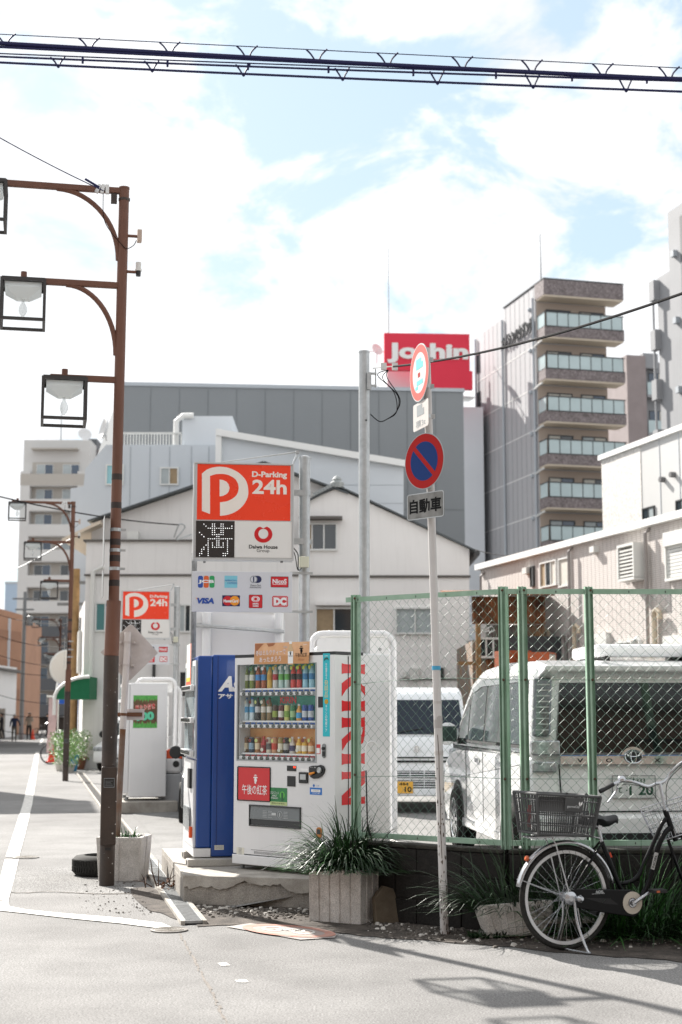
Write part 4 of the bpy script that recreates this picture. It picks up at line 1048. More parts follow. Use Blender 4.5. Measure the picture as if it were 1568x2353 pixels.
# inside of the display
RY = [495, 752, 1010]; rails = [(525, 552), (782, 809), (1036, 1064)]
cols = ['#2f8f86', '#2c8a72', '#d98a3a']; cols2 = ['#7fb8b0', '#3fa08e', '#e6b070']
zr = [Kp(800, y)[1] for y in RY]
tops = [wzt, Kp(800, 556)[1], Kp(800, 815)[1]]
for i in range(3):
    MB().bb(wx0, wx1, .155, .166, zr[i], tops[i]).build('back_panel', M('panel_back_%s' % 'abc'[i], cols[i], .5, col2=cols2[i], vs=3.), km)
    m = MB(); m.bb(wx0, wx1, .05, .15, zr[i] - .014, zr[i]); m.build('shelf', MText, km)
    z1_, z0_ = Kp(800, rails[i][0])[1], Kp(800, rails[i][1])[1]
    m = MB(); m.bb(wx0 + .004, wx1 - .05, .012, .06, z0_, z1_); m.build('button_rail', MWm, km, bev=.006)
m = MB(); m.bb(wx0, wx0 + .008, .02, .15, wzb, wzt); m.bb(wx1 - .008, wx1, .02, .15, wzb, wzt); m.build('side_liner', MWm2, km)
bxs = [[558, 604, 652, 697, 743, 787, 833, 880, 928, 974, 1022, 1072], [558, 604, 648, 694, 740, 785, 832, 878, 925, 972, 1018, 1066], [556, 600, 648, 695, 737, 779, 828, 872, 920, 971, 1015, 1066]]
MBut = M('button_chrome', '#5d605c', .2, .9)
bt = MB().lathe([(.021, 0), (.021, .004), (.013, .007)], (0, 0, 0), 14, (0, -1, 0))
bt.v = [(v[0], v[1], v[2] * .8) for v in bt.v]
b0 = None; tg0 = {}
MTagB = M('tag_blue', '#23539c', .5); MTagR = M('tag_red', '#a8262a', .5)
for i in range(3):
    zc = (Kp(800, rails[i][0])[1] + Kp(800, rails[i][1])[1]) / 2
    for j in range(12):
        x = Kp(533 + j * 46.4, rails[i][0] + 12, -.0)[0]
        if b0 is None: b0 = bt.build('button', MBut, km); b = b0
        else: b = b0.copy(); COL.objects.link(b); b.parent = km
        b.location = (x, .012, zc)
        mt = MTagR if i == 2 else MTagB
        if i == 2 not in tg0 and mt.name not in tg0:
            tg0[mt.name] = MB().bb(-.026, .026, 0, .004, -.012, .012).build('price_tag', mt, km); g = tg0[mt.name]
        elif mt.name not in tg0:
            tg0[mt.name] = MB().bb(-.026, .026, 0, .004, -.012, .012).build('price_tag', mt, km); g = tg0[mt.name]
        else: g = tg0[mt.name].copy(); COL.objects.link(g); g.parent = km
        g.location = (x + .012, .045, zr[i] - .028)
        d_ = MB().bb(x + .0, x + .024, .0435, .0449, zr[i] - .036, zr[i] - .026).build('price_window', MBlk2, km)
text('lettering', 'KIRIN', *kmid(795, 588), .2, .06, MRed, km, y=.15, bold=.03)
# the sample drinks, each one standing on its shelf
MLq = {}
def dm(c, r=.25): return M('drink_' + c.lstrip('#'), c, r, spec=.6)
drinks = [
 [('green tea bottle with white label', '#7a8a3c', '#e6e9df', '#2f7d4a', 0), ('second green tea bottle', '#7a8a3c', '#e6e9df', '#2f7d4a', 0), ('amber tea bottle with blue label', '#a5562c', '#3b8acb', '#e9e9e9', 0), ('second amber tea bottle', '#a5562c', '#3b8acb', '#e9e9e9', 0),
  ('golden orange tea bottle', '#dcb654', '#c79a34', '#3aa3b0', 0), ('red and white bottle', '#d8d8d6', '#b3222c', '#c9b23c', 0), ('pale lemon drink bottle with green band', '#bcd6d2', '#5fae4e', '#dfe8e0', 0), ('second pale lemon drink bottle', '#bcd6d2', '#5fae4e', '#dfe8e0', 0),
  ('red drink bottle with black label', '#d2403c', '#33201f', '#c9d43c', 0), ('second red drink bottle with black label', '#d2403c', '#33201f', '#c9d43c', 0), ('sky blue sports drink bottle', '#9fcfe0', '#2c7fb4', '#c9d43c', 0), ('second sky blue sports drink bottle', '#9fcfe0', '#2c7fb4', '#c9d43c', 0)],
 [('tall clear water bottle', '#d5e6ee', '#57a4d2', '#2d62b0', 0), ('second tall clear water bottle', '#d5e6ee', '#57a4d2', '#2d62b0', 0), ('black coffee bottle', '#2b2c30', '#c9ccd0', '#1c1c1c', 0), ('brown latte bottle', '#8a7450', '#d9d5cc', '#2b2b2b', 0), ('second brown latte bottle', '#8a7450', '#d9d5cc', '#2b2b2b', 0),
  ('dark brown coffee can', '#4f3b29', '#8fa03e', '#8c8c8c', 1), ('maroon soda can', '#6c2f2c', '#e5e0da', '#8c8c8c', 1), ('pale yellow drink can', '#d9d283', '#7da03c', '#bdbdbd', 1), ('dark green drink can', '#2c7a4c', '#9fc28a', '#bdbdbd', 1), ('small orange juice bottle', '#e2a54e', '#3f9fd0', '#e8e8e8', 2), ('blue and silver can', '#27529c', '#c6ccd2', '#27529c', 1), ('second blue and silver can', '#27529c', '#c6ccd2', '#27529c', 1)],
 [('brown coffee can', '#7a5530', '#d8c8a8', '#9a9a9a', 1), ('dark blue coffee can', '#1f3a55', '#8fb0c8', '#9a9a9a', 1), ('tan coffee can', '#a87544', '#e0cfae', '#9a9a9a', 1), ('red hot drink bottle', '#b5231f', '#8a1616', '#b5231f', 2), ('white milk coffee can', '#d8d2c0', '#5a5a58', '#a0a0a0', 1), ('beige cocoa can', '#d6a27c', '#c8442c', '#a0a0a0', 1), ('gold coffee can', '#9a8a50', '#e3ddc6', '#8a8a8a', 1), ('black coffee can', '#1d1e20', '#b8b8b4', '#8a8a8a', 1), ('white milk tea bottle', '#d9d2cc', '#3a3560', '#e2e2e2', 2), ('yellow lemon bottle', '#e5b94c', '#f0ead8', '#e6e6e6', 2), ('second yellow lemon bottle', '#e5b94c', '#f0ead8', '#e6e6e6', 2), ('orange tea bottle with cream label', '#c9803a', '#e6d6b8', '#c9a24a', 2)]]
shelfn = ['top', 'middle', 'bottom']
for i in range(3):
    for j, (nm, cb, cl, cp, kd) in enumerate(drinks[i]):
        x = Kp(bxs[i][j], RY[i] - 60, -.1)[0]
        p = KO + KX * x - KN * .105; p.z = KO.z + zr[i] + .0005
        hgt = {0: .205, 1: .135, 2: .145}[kd]; r = .026 if kd == 0 else .0265
        th_ = thing('drink_can' if kd == 1 else 'drink_bottle', '%s on the %s shelf of the white vending machine' % (nm, shelfn[i]), 'can' if kd == 1 else 'bottle', p, KRZ + rnd.uniform(-.2, .2), 'sample drinks in the vending machine window')
        m = MB()
        if kd == 1: m.lathe([(r * .85, 0), (r, .006), (r, hgt - .01), (r * .86, hgt)], n=12)
        elif kd == 0: m.lathe([(r * .9, 0), (r, .006), (r, .05), (r * .93, .06), (r, .07), (r, .125), (r * .9, .14), (r * .42, .185), (r * .42, hgt - .016)], n=12)
        else: m.lathe([(r * .9, 0), (r, .006), (r, .085), (r * .45, .115), (r * .45, hgt - .014)], n=12)
        m.build('body', dm(cb), th_, smooth=True)
        m = MB()
        if kd == 0: m.lathe([(r + .0006, .072), (r + .0006, .124)], n=12)
        elif kd == 1: m.lathe([(r + .0006, .03), (r + .0006, .085)], n=12)
        else: m.lathe([(r + .0006, .022), (r + .0006, .07)], n=12)
        m.f = m.f[:-2]; m.m = m.m[:-2]
        m.build('wrapper', dm(cl, .5), th_, smooth=True)
        m = MB()
        if kd == 1: m.lathe([(r * .8, hgt), (r * .8, hgt + .003)], n=10)
        else: m.lathe([(r * .46, hgt - .016), (r * .46, hgt)], n=10)
        m.build('cap', dm(cp, .4), th_)
        # hanging price/promo disc clipped to the front of the bottle
        if i != 1 or kd == 0:
            m = MB(); m.lathe([(.017, 0), (.017, .001)], (0, -r - .0015, hgt * (.86 if i == 0 else .2 if i == 2 and j % 3 == 0 else .8)), 14, (0, -1, 0)); m.build('promo_disc', dm(cp if i == 0 else ['#d8d8c8', '#7a2c22', '#c8d080'][j % 3], .5), th_)
m = MB(); m.bb(wx0 + .002, wx1 - .002, .003, .006, wzb, wzt); m.build('display_glass', glassm('display_glass', '#dfe8e6', .02, .02), km)
# panels, cards and mechanisms on the door
def klab(s, px, py, wpx, hpx, mat, **k):
    cx_, cz_ = kmid(px, py); a_ = Kp(px - wpx / 2, py)[0]; b_ = Kp(px + wpx / 2, py)[0]; hz = Kp(px, py - hpx / 2)[1] - Kp(px, py + hpx / 2)[1]
    return text('lettering', s, cx_, cz_, b_ - a_, hz, mat, km, **k)
kbox('promo_panel', 500, 1120, 745, 1376, -.004, 0, MRedL)
m = MB(); a_ = Kp(497, 1240)[0]; b_ = Kp(748, 1240)[0]; zt_ = Kp(622, 1118)[1]; zb_ = Kp(622, 1378)[1]
m.bb(a_ - .006, a_, -.009, 0, zb_, zt_); m.bb(b_, b_ + .006, -.009, 0, zb_, zt_); m.bb(a_, b_, -.009, 0, zt_, zt_ + .006); m.bb(a_, b_, -.009, 0, zb_ - .006, zb_); m.build('panel_frame', MTextB, km)
klab('午後の紅茶', 627, 1293, 195, 78, MText, y=-.005, bold=.005)
def crest(par, cx_, cz_, s, mat, y):
    m = MB(); pt = lambda l: [(cx_ + a * s, y, cz_ + b * s) for a, b in l]
    m.poly(pt([(-.25, -.9), (.2, -1), (.28, -.55), (.5, -.35), (.45, .05), (.25, .3), (-.3, .3), (-.42, -.1), (-.3, -.5)]))
    m.poly(pt([(-.62, .32), (.62, .32), (.75, .5), (.4, .62), (-.4, .62), (-.75, .5)]))
    for k in range(5): a = R(150 - 30 * k); m.poly(pt([(.25 * math.cos(a) - .1, .65 + .2 * math.sin(a)), (.25 * math.cos(a) + .1, .65 + .2 * math.sin(a)), (.62 * math.cos(a) + .05, .66 + .5 * math.sin(a)), (.62 * math.cos(a) - .06, .66 + .5 * math.sin(a))]))
    m.build('crest', mat, par)
crest(km, *kmid(635, 1213), .038, MText, -.005)
kbox('drink_card', 748, 1278, 881, 1417, -.003, 0, M('card_green', '#1d6a3a', .4, col2='#35874a', vs=9))
klab('カロリミット', 784, 1318, 66, 24, MText, y=-.004); klab('APPLE', 783, 1340, 34, 13, MText, y=-.004); klab('SPARKLING', 783, 1358, 52, 13, MText, y=-.004)
m = MB(); cx_, cz_ = kmid(845, 1335); m.lathe([(.031, 0), (.031, .001)], (cx_, -.0035, cz_), 18, (0, -1, 0)); m.build('apple_print', M('apple_green', '#5db04c', .5), km)
m = MB(); m.bb(cx_ - .011, cx_ + .011, -.0062, -.005, cz_ - .05, cz_ + .02); m.build('can_print', M('can_green', '#1c5a36', .4), km)
kbox('card_strip', 748, 1388, 881, 1416, -.0035, -.003, M('strip_cream', '#b9c78c', .5)); klab('植物の力を毎日に', 815, 1400, 110, 14, MTextB, y=-.0042)
# delivery flap
MSlot = M('slot_dark', '#2b2e30', .3); MFlap = glassm('flap_smoke', '#5c6365', .12)
m = MB(); a_ = Kp(587, 1500)[0]; b_ = Kp(990, 1500)[0]; zt_ = Kp(790, 1420)[1]; zb_ = Kp(790, 1590)[1]
m.bb(a_, b_, -.012, 0, zt_ - .012, zt_); m.bb(a_, b_, -.012, 0, zb_, zb_ + .01); m.bb(a_, a_ + .01, -.012, 0, zb_, zt_); m.bb(b_ - .01, b_, -.012, 0, zb_, zt_); m.build('slot_frame', MSlot, km)
m = MB(); m.add([(a_ + .012, -.004, zt_ - .014), (b_ - .012, -.004, zt_ - .014), (b_ - .012, -.010, zb_ + .065), (a_ + .012, -.010, zb_ + .065), (a_ + .012, -.001, zt_ - .014), (b_ - .012, -.001, zt_ - .014), (b_ - .012, -.006, zb_ + .065), (a_ + .012, -.006, zb_ + .065)], [(0, 1, 2, 3), (4, 5, 6, 7), (0, 1, 5, 4), (1, 2, 6, 5), (2, 3, 7, 6), (3, 0, 4, 7)])
fl = m.build('slot_flap', M('flap_grey', '#74797b', .25, var=.1, vs=3), km)
m = MB(); m.bb(a_ + .012, b_ - .012, -.003, 0, zb_ + .012, zb_ + .062); m.build('slot_mouth', MSlot, km)
cx_, cz_ = kmid(830, 1488)
m = MB(); m.ring(.03, .027, (cx_, -.011, cz_), (1, 0, 0), (0, 0, 1), (0, -1, 0), .0006, 24); m.bb(cx_ - .005, cx_ + .005, -.0116, -.011, cz_ - .018, cz_ + .015); m.bb(cx_ - .1, cx_ - .045, -.0116, -.011, cz_ - .01, cz_ + .012)
for q in (-.19, -.125, .065): m.ring(.0006, .0, (cx_ + q, -.011, cz_), (1, 0, 0), (0, 0, 1), (0, -1, 0), .0005, 4); [m.bb(cx_ + q - .02, cx_ + q + .03, -.0116, -.011, cz_ + .022 - .013 * k, cz_ + .025 - .013 * k) for k in range(5)]
m.build('slot_print', M('print_grey', '#b9bdbe', .5), km)
# payment parts
kbox('price_display', 881, 1105, 953, 1147, -.004, 0, MBlk2); klab('520', 941, 1117, 20, 12, M('led_red', '#ff3a1a', .5, emit=2.5), y=-.005)
kbox('card_reader', 883, 1186, 947, 1268, -.006, 0, MBlk2, bev=.003)
bs = kbox('bill_slot', 977, 1156, 1048, 1242, -.012, 0, MBlk2, bev=.005); kbox('bill_mouth', 990, 1172, 1037, 1215, -.018, -.0125, MSteel, bs, bev=.003)
kbox('bill_note', 985, 1127, 1048, 1152, -.0015, 0, MText)
cA = kmid(1112, 1150)
m = MB(); p_ = [kmid(x, y) for x, y in ((1058, 1112), (1090, 1104), (1125, 1104), (1150, 1098), (1172, 1108), (1182, 1130), (1176, 1160), (1160, 1185), (1130, 1203), (1095, 1207), (1070, 1195), (1060, 1165))]
m.prism(p_, (0, 0, 0), (1, 0, 0), (0, 0, 1), (0, -1, 0), .014); cp = m.build('coin_plate', MBlk2, km, bev=.003)
m = MB(); q = kmid(1146, 1140); m.lathe([(.024, 0), (.026, .012), (.02, .018), (.012, .014)], (q[0], -.014, q[1]), 18, (0, -1, 0)); m.build('coin_slot', MSteel, cp)
m = MB(); q, q2 = kmid(1076, 1170), kmid(1112, 1158); m.tube([(q[0], -.03, q[1]), (q2[0], -.028, q2[1])], [.013, .008], 8); m.build('return_lever', M('lever_orange', '#e08a1e', .4), cp)
klab('おつり・返却', 1092, 1118, 46, 9, MText, y=-.0148)
kbox('phone_sticker', 1059, 1277, 1154, 1333, -.0015, 0, M('sticker_blue', '#1f6fbf', .5)); kbox('number_plate', 1070, 1291, 1142, 1312, -.002, -.0015, MText); klab('273577', 1106, 1301, 50, 11, M('print_mid', '#7a7d80', .5), y=-.0026); klab('0120-872-888', 1108, 1321, 58, 8, MText, y=-.0022)
klab('ユカ', 1120, 1263, 24, 13, M('sticker_blue'), y=-.001); m = MB(); q = kmid(1090, 1261); [m.box((q[0], -.0008, q[1]), (.026, .0008, .007), Matrix.Rotation(R(a), 3, 'Y')) for a in (0, 60, 120)]; m.build('star_mark', M('sticker_blue'), km)
m = MB(); q = kmid(1134, 1630); pts = rrect(q[0] - .03, q[0] + .03, q[1] - .045, q[1] + .045, .026, 6); m.prism(pts, (0, 0, 0), (1, 0, 0), (0, 0, 1), (0, -1, 0), .01); rt = m.build('coin_return', M('return_amber', '#b9701c', .3), km, bev=.003)
m = MB(); m.bb(q[0] - .02, q[0] + .02, -.012, -.0102, q[1] - .012, q[1] + .028); m.build('return_mouth', MSlot, rt)
kbox('sensor_plate', 1125, 563, 1163, 648, -.003, 0, MBlk2)
m = MB(); q = kmid(1172, 988); m.prism(rrect(q[0] - .021, q[0] + .021, q[1] - .06, q[1] + .06, .02, 5), (0, 0, 0), (1, 0, 0), (0, 0, 1), (0, -1, 0), .008); lk = m.build('lock_plate', MSteelD, km, bev=.003)
m = MB(); m.lathe([(.014, 0), (.014, .014), (.008, .016)], (q[0], -.008, q[1] + .02), 14, (0, -1, 0)); m.bb(q[0] - .012, q[0] + .012, -.016, -.008, q[1] - .045, q[1] - .005); m.build('lock_handle', MBlk2, lk)
kbox('red_sticker', 1103, 937, 1142, 1013, -.001, 0, MRedL); kbox('sticker_box', 1108, 966, 1137, 1008, -.0015, -.001, MText)
kbox('spec_plate', 484, 1746, 543, 1815, -.0015, 0, M('plate_cream', '#d6d3c6', .5)); q = kmid(513, 1772)
m = MB(); [m.bb(q[0] - .02, q[0] + .02, -.002, -.0016, q[1] - k * .011, q[1] - k * .011 + .004) for k in range(-2, 5)]; m.build('spec_lines', M('print_mid'), km)
m = MB(); xa, za = kmid(622, 1848); xb, zb_ = kmid(1000, 1872)
for i in range(44): x = xa + (xb - xa) * i / 43; m.bb(x, x + .0042, -.0012, .0, .098, .122)
m.build('vent_slots', M('vent_dark', '#232425', .8), km)
m = MB(); m.bb(.01, xa - .04, -.001, .0, .0865, .0905); m.bb(xa - .04, KW - .02, -.001, 0, .13, .1335); m.build('vent_seam', M('vent_dark'), km)
# cyan banner and its vertical text
bn = kbox('banner', 1162, 224, 1216, 876, -.002, 0, M('banner_cyan', '#18b4c2', .45))
MGold = M('print_gold', '#d8c88a', .5)
def kv(s, y0, y1, wpx, mat): 
    cx_, z1_ = kmid(1189, y0); z0_ = kmid(1189, y1)[1]; wd_ = Kp(1189 + wpx / 2, y0)[0] - Kp(1189 - wpx / 2, y0)[0]
    text('lettering', s, cx_, (z0_ + z1_) / 2, wd_, z1_ - z0_, mat, bn, y=-.0026, vert=True, bold=.004)
kv('冬の健康を守る', 300, 425, 14, MText); kv('発明品', 432, 570, 30, MGold); kv('キリンの免疫ケア', 628, 838, 17, MText)
klab('KIRIN', 1190, 243, 26, 9, MText, y=-.0026); m = MB(); q = kmid(1190, 602); m.lathe([(.022, 0), (.022, .001)], (q[0], -.0022, q[1]), 16, (0, -1, 0)); m.build('medal', M('medal_gold', '#b9922e', .35, .5), bn)
m = MB(); q = kmid(1190, 272); m.tube([(q[0] - .028, -.003, q[1] - .012), (q[0] - .014, -.003, q[1] + .008), (q[0] + .008, -.003, q[1] + .012), (q[0] + .028, -.003, q[1] - .004)], [.002, .008, .009, .002], 6); m.build('beast_mark', M('mark_dark', '#2f5a54', .5), bn)
# milk tea board on the top front
bd = thing('advert_board', 'orange beige milk tea advert board clipped over the top of the machine window', 'advert board', KO + KX * .25 + KN * .03 + Vector((0, 0, 1.6)), KRZ)
bO = KO + KX * .25 + KN * .03 + Vector((0, 0, 1.6))
def Bp(x, y):
    q = onplane(402.1 + .29308 * x, 1436 + .29308 * y, bO, KN) - bO
    return q.dot(KX), q.z
m = MB(); m.prism([Bp(*p) for p in ((619, 308), (628, 145), (1056, 130), (1048, 303))], (0, 0, 0), (1, 0, 0), (0, 0, 1), (0, 1, 0), .004)
m.build('board', M('advert_orange', '#dcae82', .4, col2='#c98d5c', vs=4.5, coat=.3), bd)
m = MB(); m.prism([Bp(*p) for p in ((622, 306), (625, 240), (1050, 238), (1047, 301))], (0, -.001, 0), (1, 0, 0), (0, 0, 1), (0, 1, 0), .0008); m.build('board_band', M('advert_band', '#c08a58', .4), bd)
m = MB(); m.prism([Bp(*p) for p in ((629, 150), (700, 146), (680, 165), (650, 200), (632, 250))], (0, -.001, 0), (1, 0, 0), (0, 0, 1), (0, 1, 0), .0006); m.prism([Bp(*p) for p in ((720, 146), (790, 143), (770, 165), (735, 172))], (0, -.001, 0), (1, 0, 0), (0, 0, 1), (0, 1, 0), .0006); m.build('swirl_print', M('advert_brown', '#9a5a2c', .4), bd)
def btext(s, px, py, wpx, hpx, mat, **k):
    cx_, cz_ = Bp(px, py); a_ = Bp(px - wpx / 2, py)[0]; b_ = Bp(px + wpx / 2, py)[0]
    text('lettering', s, cx_, cz_, b_ - a_, Bp(px, py - hpx / 2)[1] - Bp(px, py + hpx / 2)[1], mat, bd, **k)
MHalo = M('halo_red', '#b5532a', .5)
for s, x, y, wp, hp_ in (('冬はミルクティーで', 752, 216, 235, 42), ('あったまろう', 748, 270, 170, 40)):
    btext(s, x, y, wp, hp_, MHalo, y=-.0016, bold=.03, rot=R(1)); btext(s, x, y, wp, hp_, MText, y=-.0024, bold=.006, rot=R(1))
btext('午後の紅茶', 991, 236, 92, 34, MTextB, y=-.0016, bold=.004); btext('Hot', 868, 172, 32, 22, M('print_grey'), y=-.0016, shear=.3); btext('Winter', 993, 272, 48, 20, M('advert_brown'), y=-.0016, shear=.4); btext('KIRIN', 1024, 154, 28, 10, MText, y=-.0016)
crest(bd, *Bp(992, 198), .034, MTextB, -.0016)
cx_, cz_ = Bp(908, 235); m = MB()
m.xz([(cx_ - .032, cz_ - .085), (cx_ + .032, cz_ - .085), (cx_ + .032, cz_ + .04), (cx_ + .014, cz_ + .08), (cx_ + .014, cz_ + .1), (cx_ - .014, cz_ + .1), (cx_ - .014, cz_ + .08), (cx_ - .032, cz_ + .04)], -.0018, -.001); m.build('bottle_print', M('tea_print', '#c8ab84', .4), bd)
m = MB(); m.bb(cx_ - .031, cx_ + .031, -.0024, -.0018, cz_ - .075, cz_ + .03); m.bb(cx_ - .016, cx_ + .016, -.0024, -.0018, cz_ + .095, cz_ + .118); m.build('bottle_label', MText, bd)
btext('午後の紅茶', 908, 245, 34, 12, MTextB, y=-.003)
crest(bd, cx_, cz_ + .012, .018, MTextB, -.003)
# big red letters down the side: drawn as flared capitals
def capI(w): return [[(0, 0), (.035, .12), (.045, .5), (.035, .88), (0, 1), (w, 1), (w - .035, .88), (w - .045, .5), (w - .035, .12), (w, 0)]]
capK = lambda: capI(.46) + [[(.5, .56), (.95, .9), (.98, 1), (1.38, 1), (1.3, .95), (.86, .6), (.74, .51)], [(.5, .52), (.80, .56), (1.14, .18), (1.42, .0), (.86, 0), (.62, .3)]]
capR = lambda: capI(.46) + [[(.45, 1), (.8, .985), (1.08, .92), (1.2, .76), (1.1, .6), (.9, .5), (.62, .46), (.62, .56), (.74, .62), (.8, .74), (.74, .86), (.6, .9), (.45, .9)], [(.5, .48), (.86, .5), (1.08, .22), (1.4, .02), (.92, 0), (.66, .3)]]
capN = lambda: [[(0, 0), (.03, .1), (.03, .9), (0, 1), (.34, 1), (.31, .9), (.31, .1), (.34, 0)], [(.06, 1), (.52, 1), (1.08, .28), (1.08, 0), (.98, 0), (.3, .8)], [(1.02, 0), (1.36, 0), (1.36, 1), (1.06, 1), (1.08, .9), (1.08, .1)]]
def sideword(shape, ya, yb, wref):
    (u0, z1_), (u1, _) = Ks(1308, (ya + yb) / 2), Ks(1490, (ya + yb) / 2)
    z1_ = Ks(1400, ya)[1]; z0_ = Ks(1400, yb)[1]
    m = MB()
    for k, pg in enumerate(shape): m.prism([(p[0] / wref * (z1_ - z0_), p[1] * (u1 - u0)) for p in pg], (KW + .001, u0, z1_), (0, 0, -1), (0, 1, 0), (1, 0, 0), .0012 + .0003 * k)
    m.build('side_letter', MRed, km)
sideword(capK(), 304, 562, 1.42); sideword(capI(.46), 592, 681, .46); sideword(capR(), 723, 985, 1.4); sideword(capI(.46), 1005, 1096, .46); sideword(capN(), 1146, 1408, 1.36)

# ------------------------------------------------------------------ blue machine
MBlue = M('machine_blue', '#023f8a', .35, var=.06, vs=1.5, coat=.4)
AO = Vector((-1.538, 14.67, .322)); AX = Vector((.205, -1.0, 0)).normalized(); ARZ = math.atan2(AX.y, AX.x); AW, AH, AD = 1.02, 1.825, .64
am = thing('vending_machine', 'tall blue drinks vending machine turned side on behind the white one', 'vending machine', AO, ARZ, 'drinks vending machines')
m = MB(); m.bb(0, AW, .155, AD, 0, AH); m.build('cabinet', MBlue, am, bev=.012)
m = MB(); m.bb(0.01, AW - .004, .02, .153, .08, AH - .01); m.build('door', MBlue, am, bev=.012)
m = MB(); m.bb(.05, AW - .05, -.002, .018, .08, .86); m.build('front_panel', MWm, am)
m = MB(); m.bb(.04, AW - .04, .0, .018, .88, AH - .05); m.build('window_frame', MWm2, am)
m = MB(); m.bb(.08, AW - .08, -.006, -.001, .9, AH - .1); m.build('display_glass', M('display_bluegrey', '#8fa0a8', .1, col2='#b9c4c6', vs=4), am)
for z in (.9, 1.2, 1.5):
    rl = MB().bb(.05, AW - .05, -.04, -.007, z, z + .05).build('button_rail', MWm, am, bev=.006)
    m = MB()
    for i in range(10): m.lathe([(.017, 0), (.017, .005), (.01, .007)], (.12 + i * .085, -.04, z + .025), 10, (0, -1, 0))
    m.build('button', MBut, rl)
m = MB(); m.bb(.2, .75, -.02, -.003, .22, .42); m.build('slot_flap', M('flap_grey'), am, bev=.004)
m = MB(); m.bb(.62, .8, -.025, -.003, .6, .78); m.build('coin_plate', MBlk2, am, bev=.004)
m = MB(); m.bb(.84, .9, -.03, -.003, .16, .26); m.build('coin_return', M('return_orange', '#d8521c', .4), am, bev=.006)
m = MB(); m.bb(.88, .93, -.006, -.003, .95, 1.25); m.build('red_sticker', MRedL, am)
m = MB(); m.bb(.0, AW + .004, .0, .152, 0, .075); m.build('kick_plate', MWm, am)
m = MB(); m.bb(AW - .002, AW + .002, .2, .206, .1, AH - .01); m.build('side_seam', M('blue_dark', '#06245f', .5), am)
m = MB()
for x in (.08, AW - .08):
    for y in (.1, .55): m.cyl((x, y, -.012), (x, y, 0), .03, n=8)
m.build('foot', MSteelD, am)
Sd = Matrix.Translation((AW, 0, 0)) @ Matrix.Rotation(R(90), 4, 'Z')
def Ap(x, y):
    q = onplane(402.1 + .29308 * x, 1436 + .29308 * y, AO + AX * AW, AX) - (AO + AX * AW)
    return q.dot(Vector((-AX.y, AX.x, 0))), q.z
def alab(s, x0, x1, y0, y1, **k):
    a_, _ = Ap(x0, y0); b_, _ = Ap(x1, y0); zt_, zb_ = Ap(x0, y0)[1], Ap(x0, y1)[1]
    b_ = min(b_, AD - .02)
    text('lettering', s, (a_ + b_) / 2, (zt_ + zb_) / 2, b_ - a_, zt_ - zb_, MText, am, Mx=Sd, y=-.0015, **k)
alab('Asahi', 338, 700, 402, 524, bold=.05, shear=.35); alab('アサヒ飲料', 340, 640, 538, 590, bold=.04)
a_, z_ = Ap(310, 1748); m = MB(); m.bb(a_, a_ + .085, -.002, -.0005, z_ - .02, z_ + .022, Sd); m.build('spec_plate', M('plate_cream'), am)
m = MB(); [m.bb(a_ + .008, a_ + .076, -.0026, -.002, z_ + .012 - .011 * k, z_ + .015 - .011 * k, Sd) for k in range(3)]; m.build('spec_lines', M('print_mid'), am)
# card standing on its top corner
ct = thing('advert_card', 'small colourful advert card standing on the blue machine', 'advert card', AO + Vector((.06, -.25, AH - .3)), ARZ)
m = MB(); m.bb(0, .42, -.02, -.016, 0, .42); m.build('card', M('card_pale', '#b9d2d6', .5, col2='#e0d8c8', vs=9), ct)
m = MB(); m.bb(.0, .42, -.022, -.02, 0, .06); m.bb(.36, .42, -.022, -.02, .06, .42); m.build('card_border', M('card_red', '#d2583a', .5), ct)
m = MB(); m.bb(.02, .35, -.0225, -.0205, .063, .1); m.build('card_stripe', M('card_yellow', '#d9c04a', .5), ct)

# ------------------------------------------------------------------ third, distant machine: white side with a poster
MO = Vector((-3.78, 25.5, .25)); MX_ = Vector((.205, -1, 0)).normalized(); MRZ = math.atan2(MX_.y, MX_.x)
mm_ = thing('vending_machine', 'white vending machine seen from the side with a green one hundred poster', 'vending machine', MO, MRZ, 'drinks vending machines')
m = MB(); m.bb(0, .8, .12, .74, 0, 1.87); m.build('cabinet', MWm, mm_, bev=.015)
m = MB(); m.bb(0.01, .79, 0, .118, .06, 1.86); m.build('door', MWm, mm_, bev=.012)
for z in (.95, 1.25, 1.55): MB().bb(.04, .76, -.03, .0, z, z + .05).build('button_rail', MWm2, mm_)
m = MB(); m.bb(.05, .75, -.012, -.001, 1.0, 1.8); m.build('display_glass', M('display_bluegrey'), mm_)
m = MB(); m.bb(.15, .6, -.015, 0, .25, .42); m.build('slot_flap', M('flap_grey'), mm_)
m = MB(); [m.cyl((x, y, -.05), (x, y, 0), .03, n=8) for x in (.08, .72) for y in (.1, .65)]; m.build('foot', MSteelD, mm_)
Sm = Matrix.Translation((.8, 0, 0)) @ Matrix.Rotation(R(90), 4, 'Z')
def Mp(px, py):
    o = MO + MX_ * .8; q = onplane(px, py, o, MX_) - o
    return q.dot(Vector((-MX_.y, MX_.x, 0))), q.z
(x0, z1_), (x1, z0_) = Mp(307, 1598), Mp(361, 1673)
ps = MB().bb(x0, x1, -.003, -.0005, z0_, z1_, Sm).build('poster', M('poster_brown', '#6a5138', .6, col2='#54402c', vs=14), mm_)
MLf = M('poster_leaf', '#62b155', .6, col2='#3f8f42', vs=30)
rnd.seed(9)
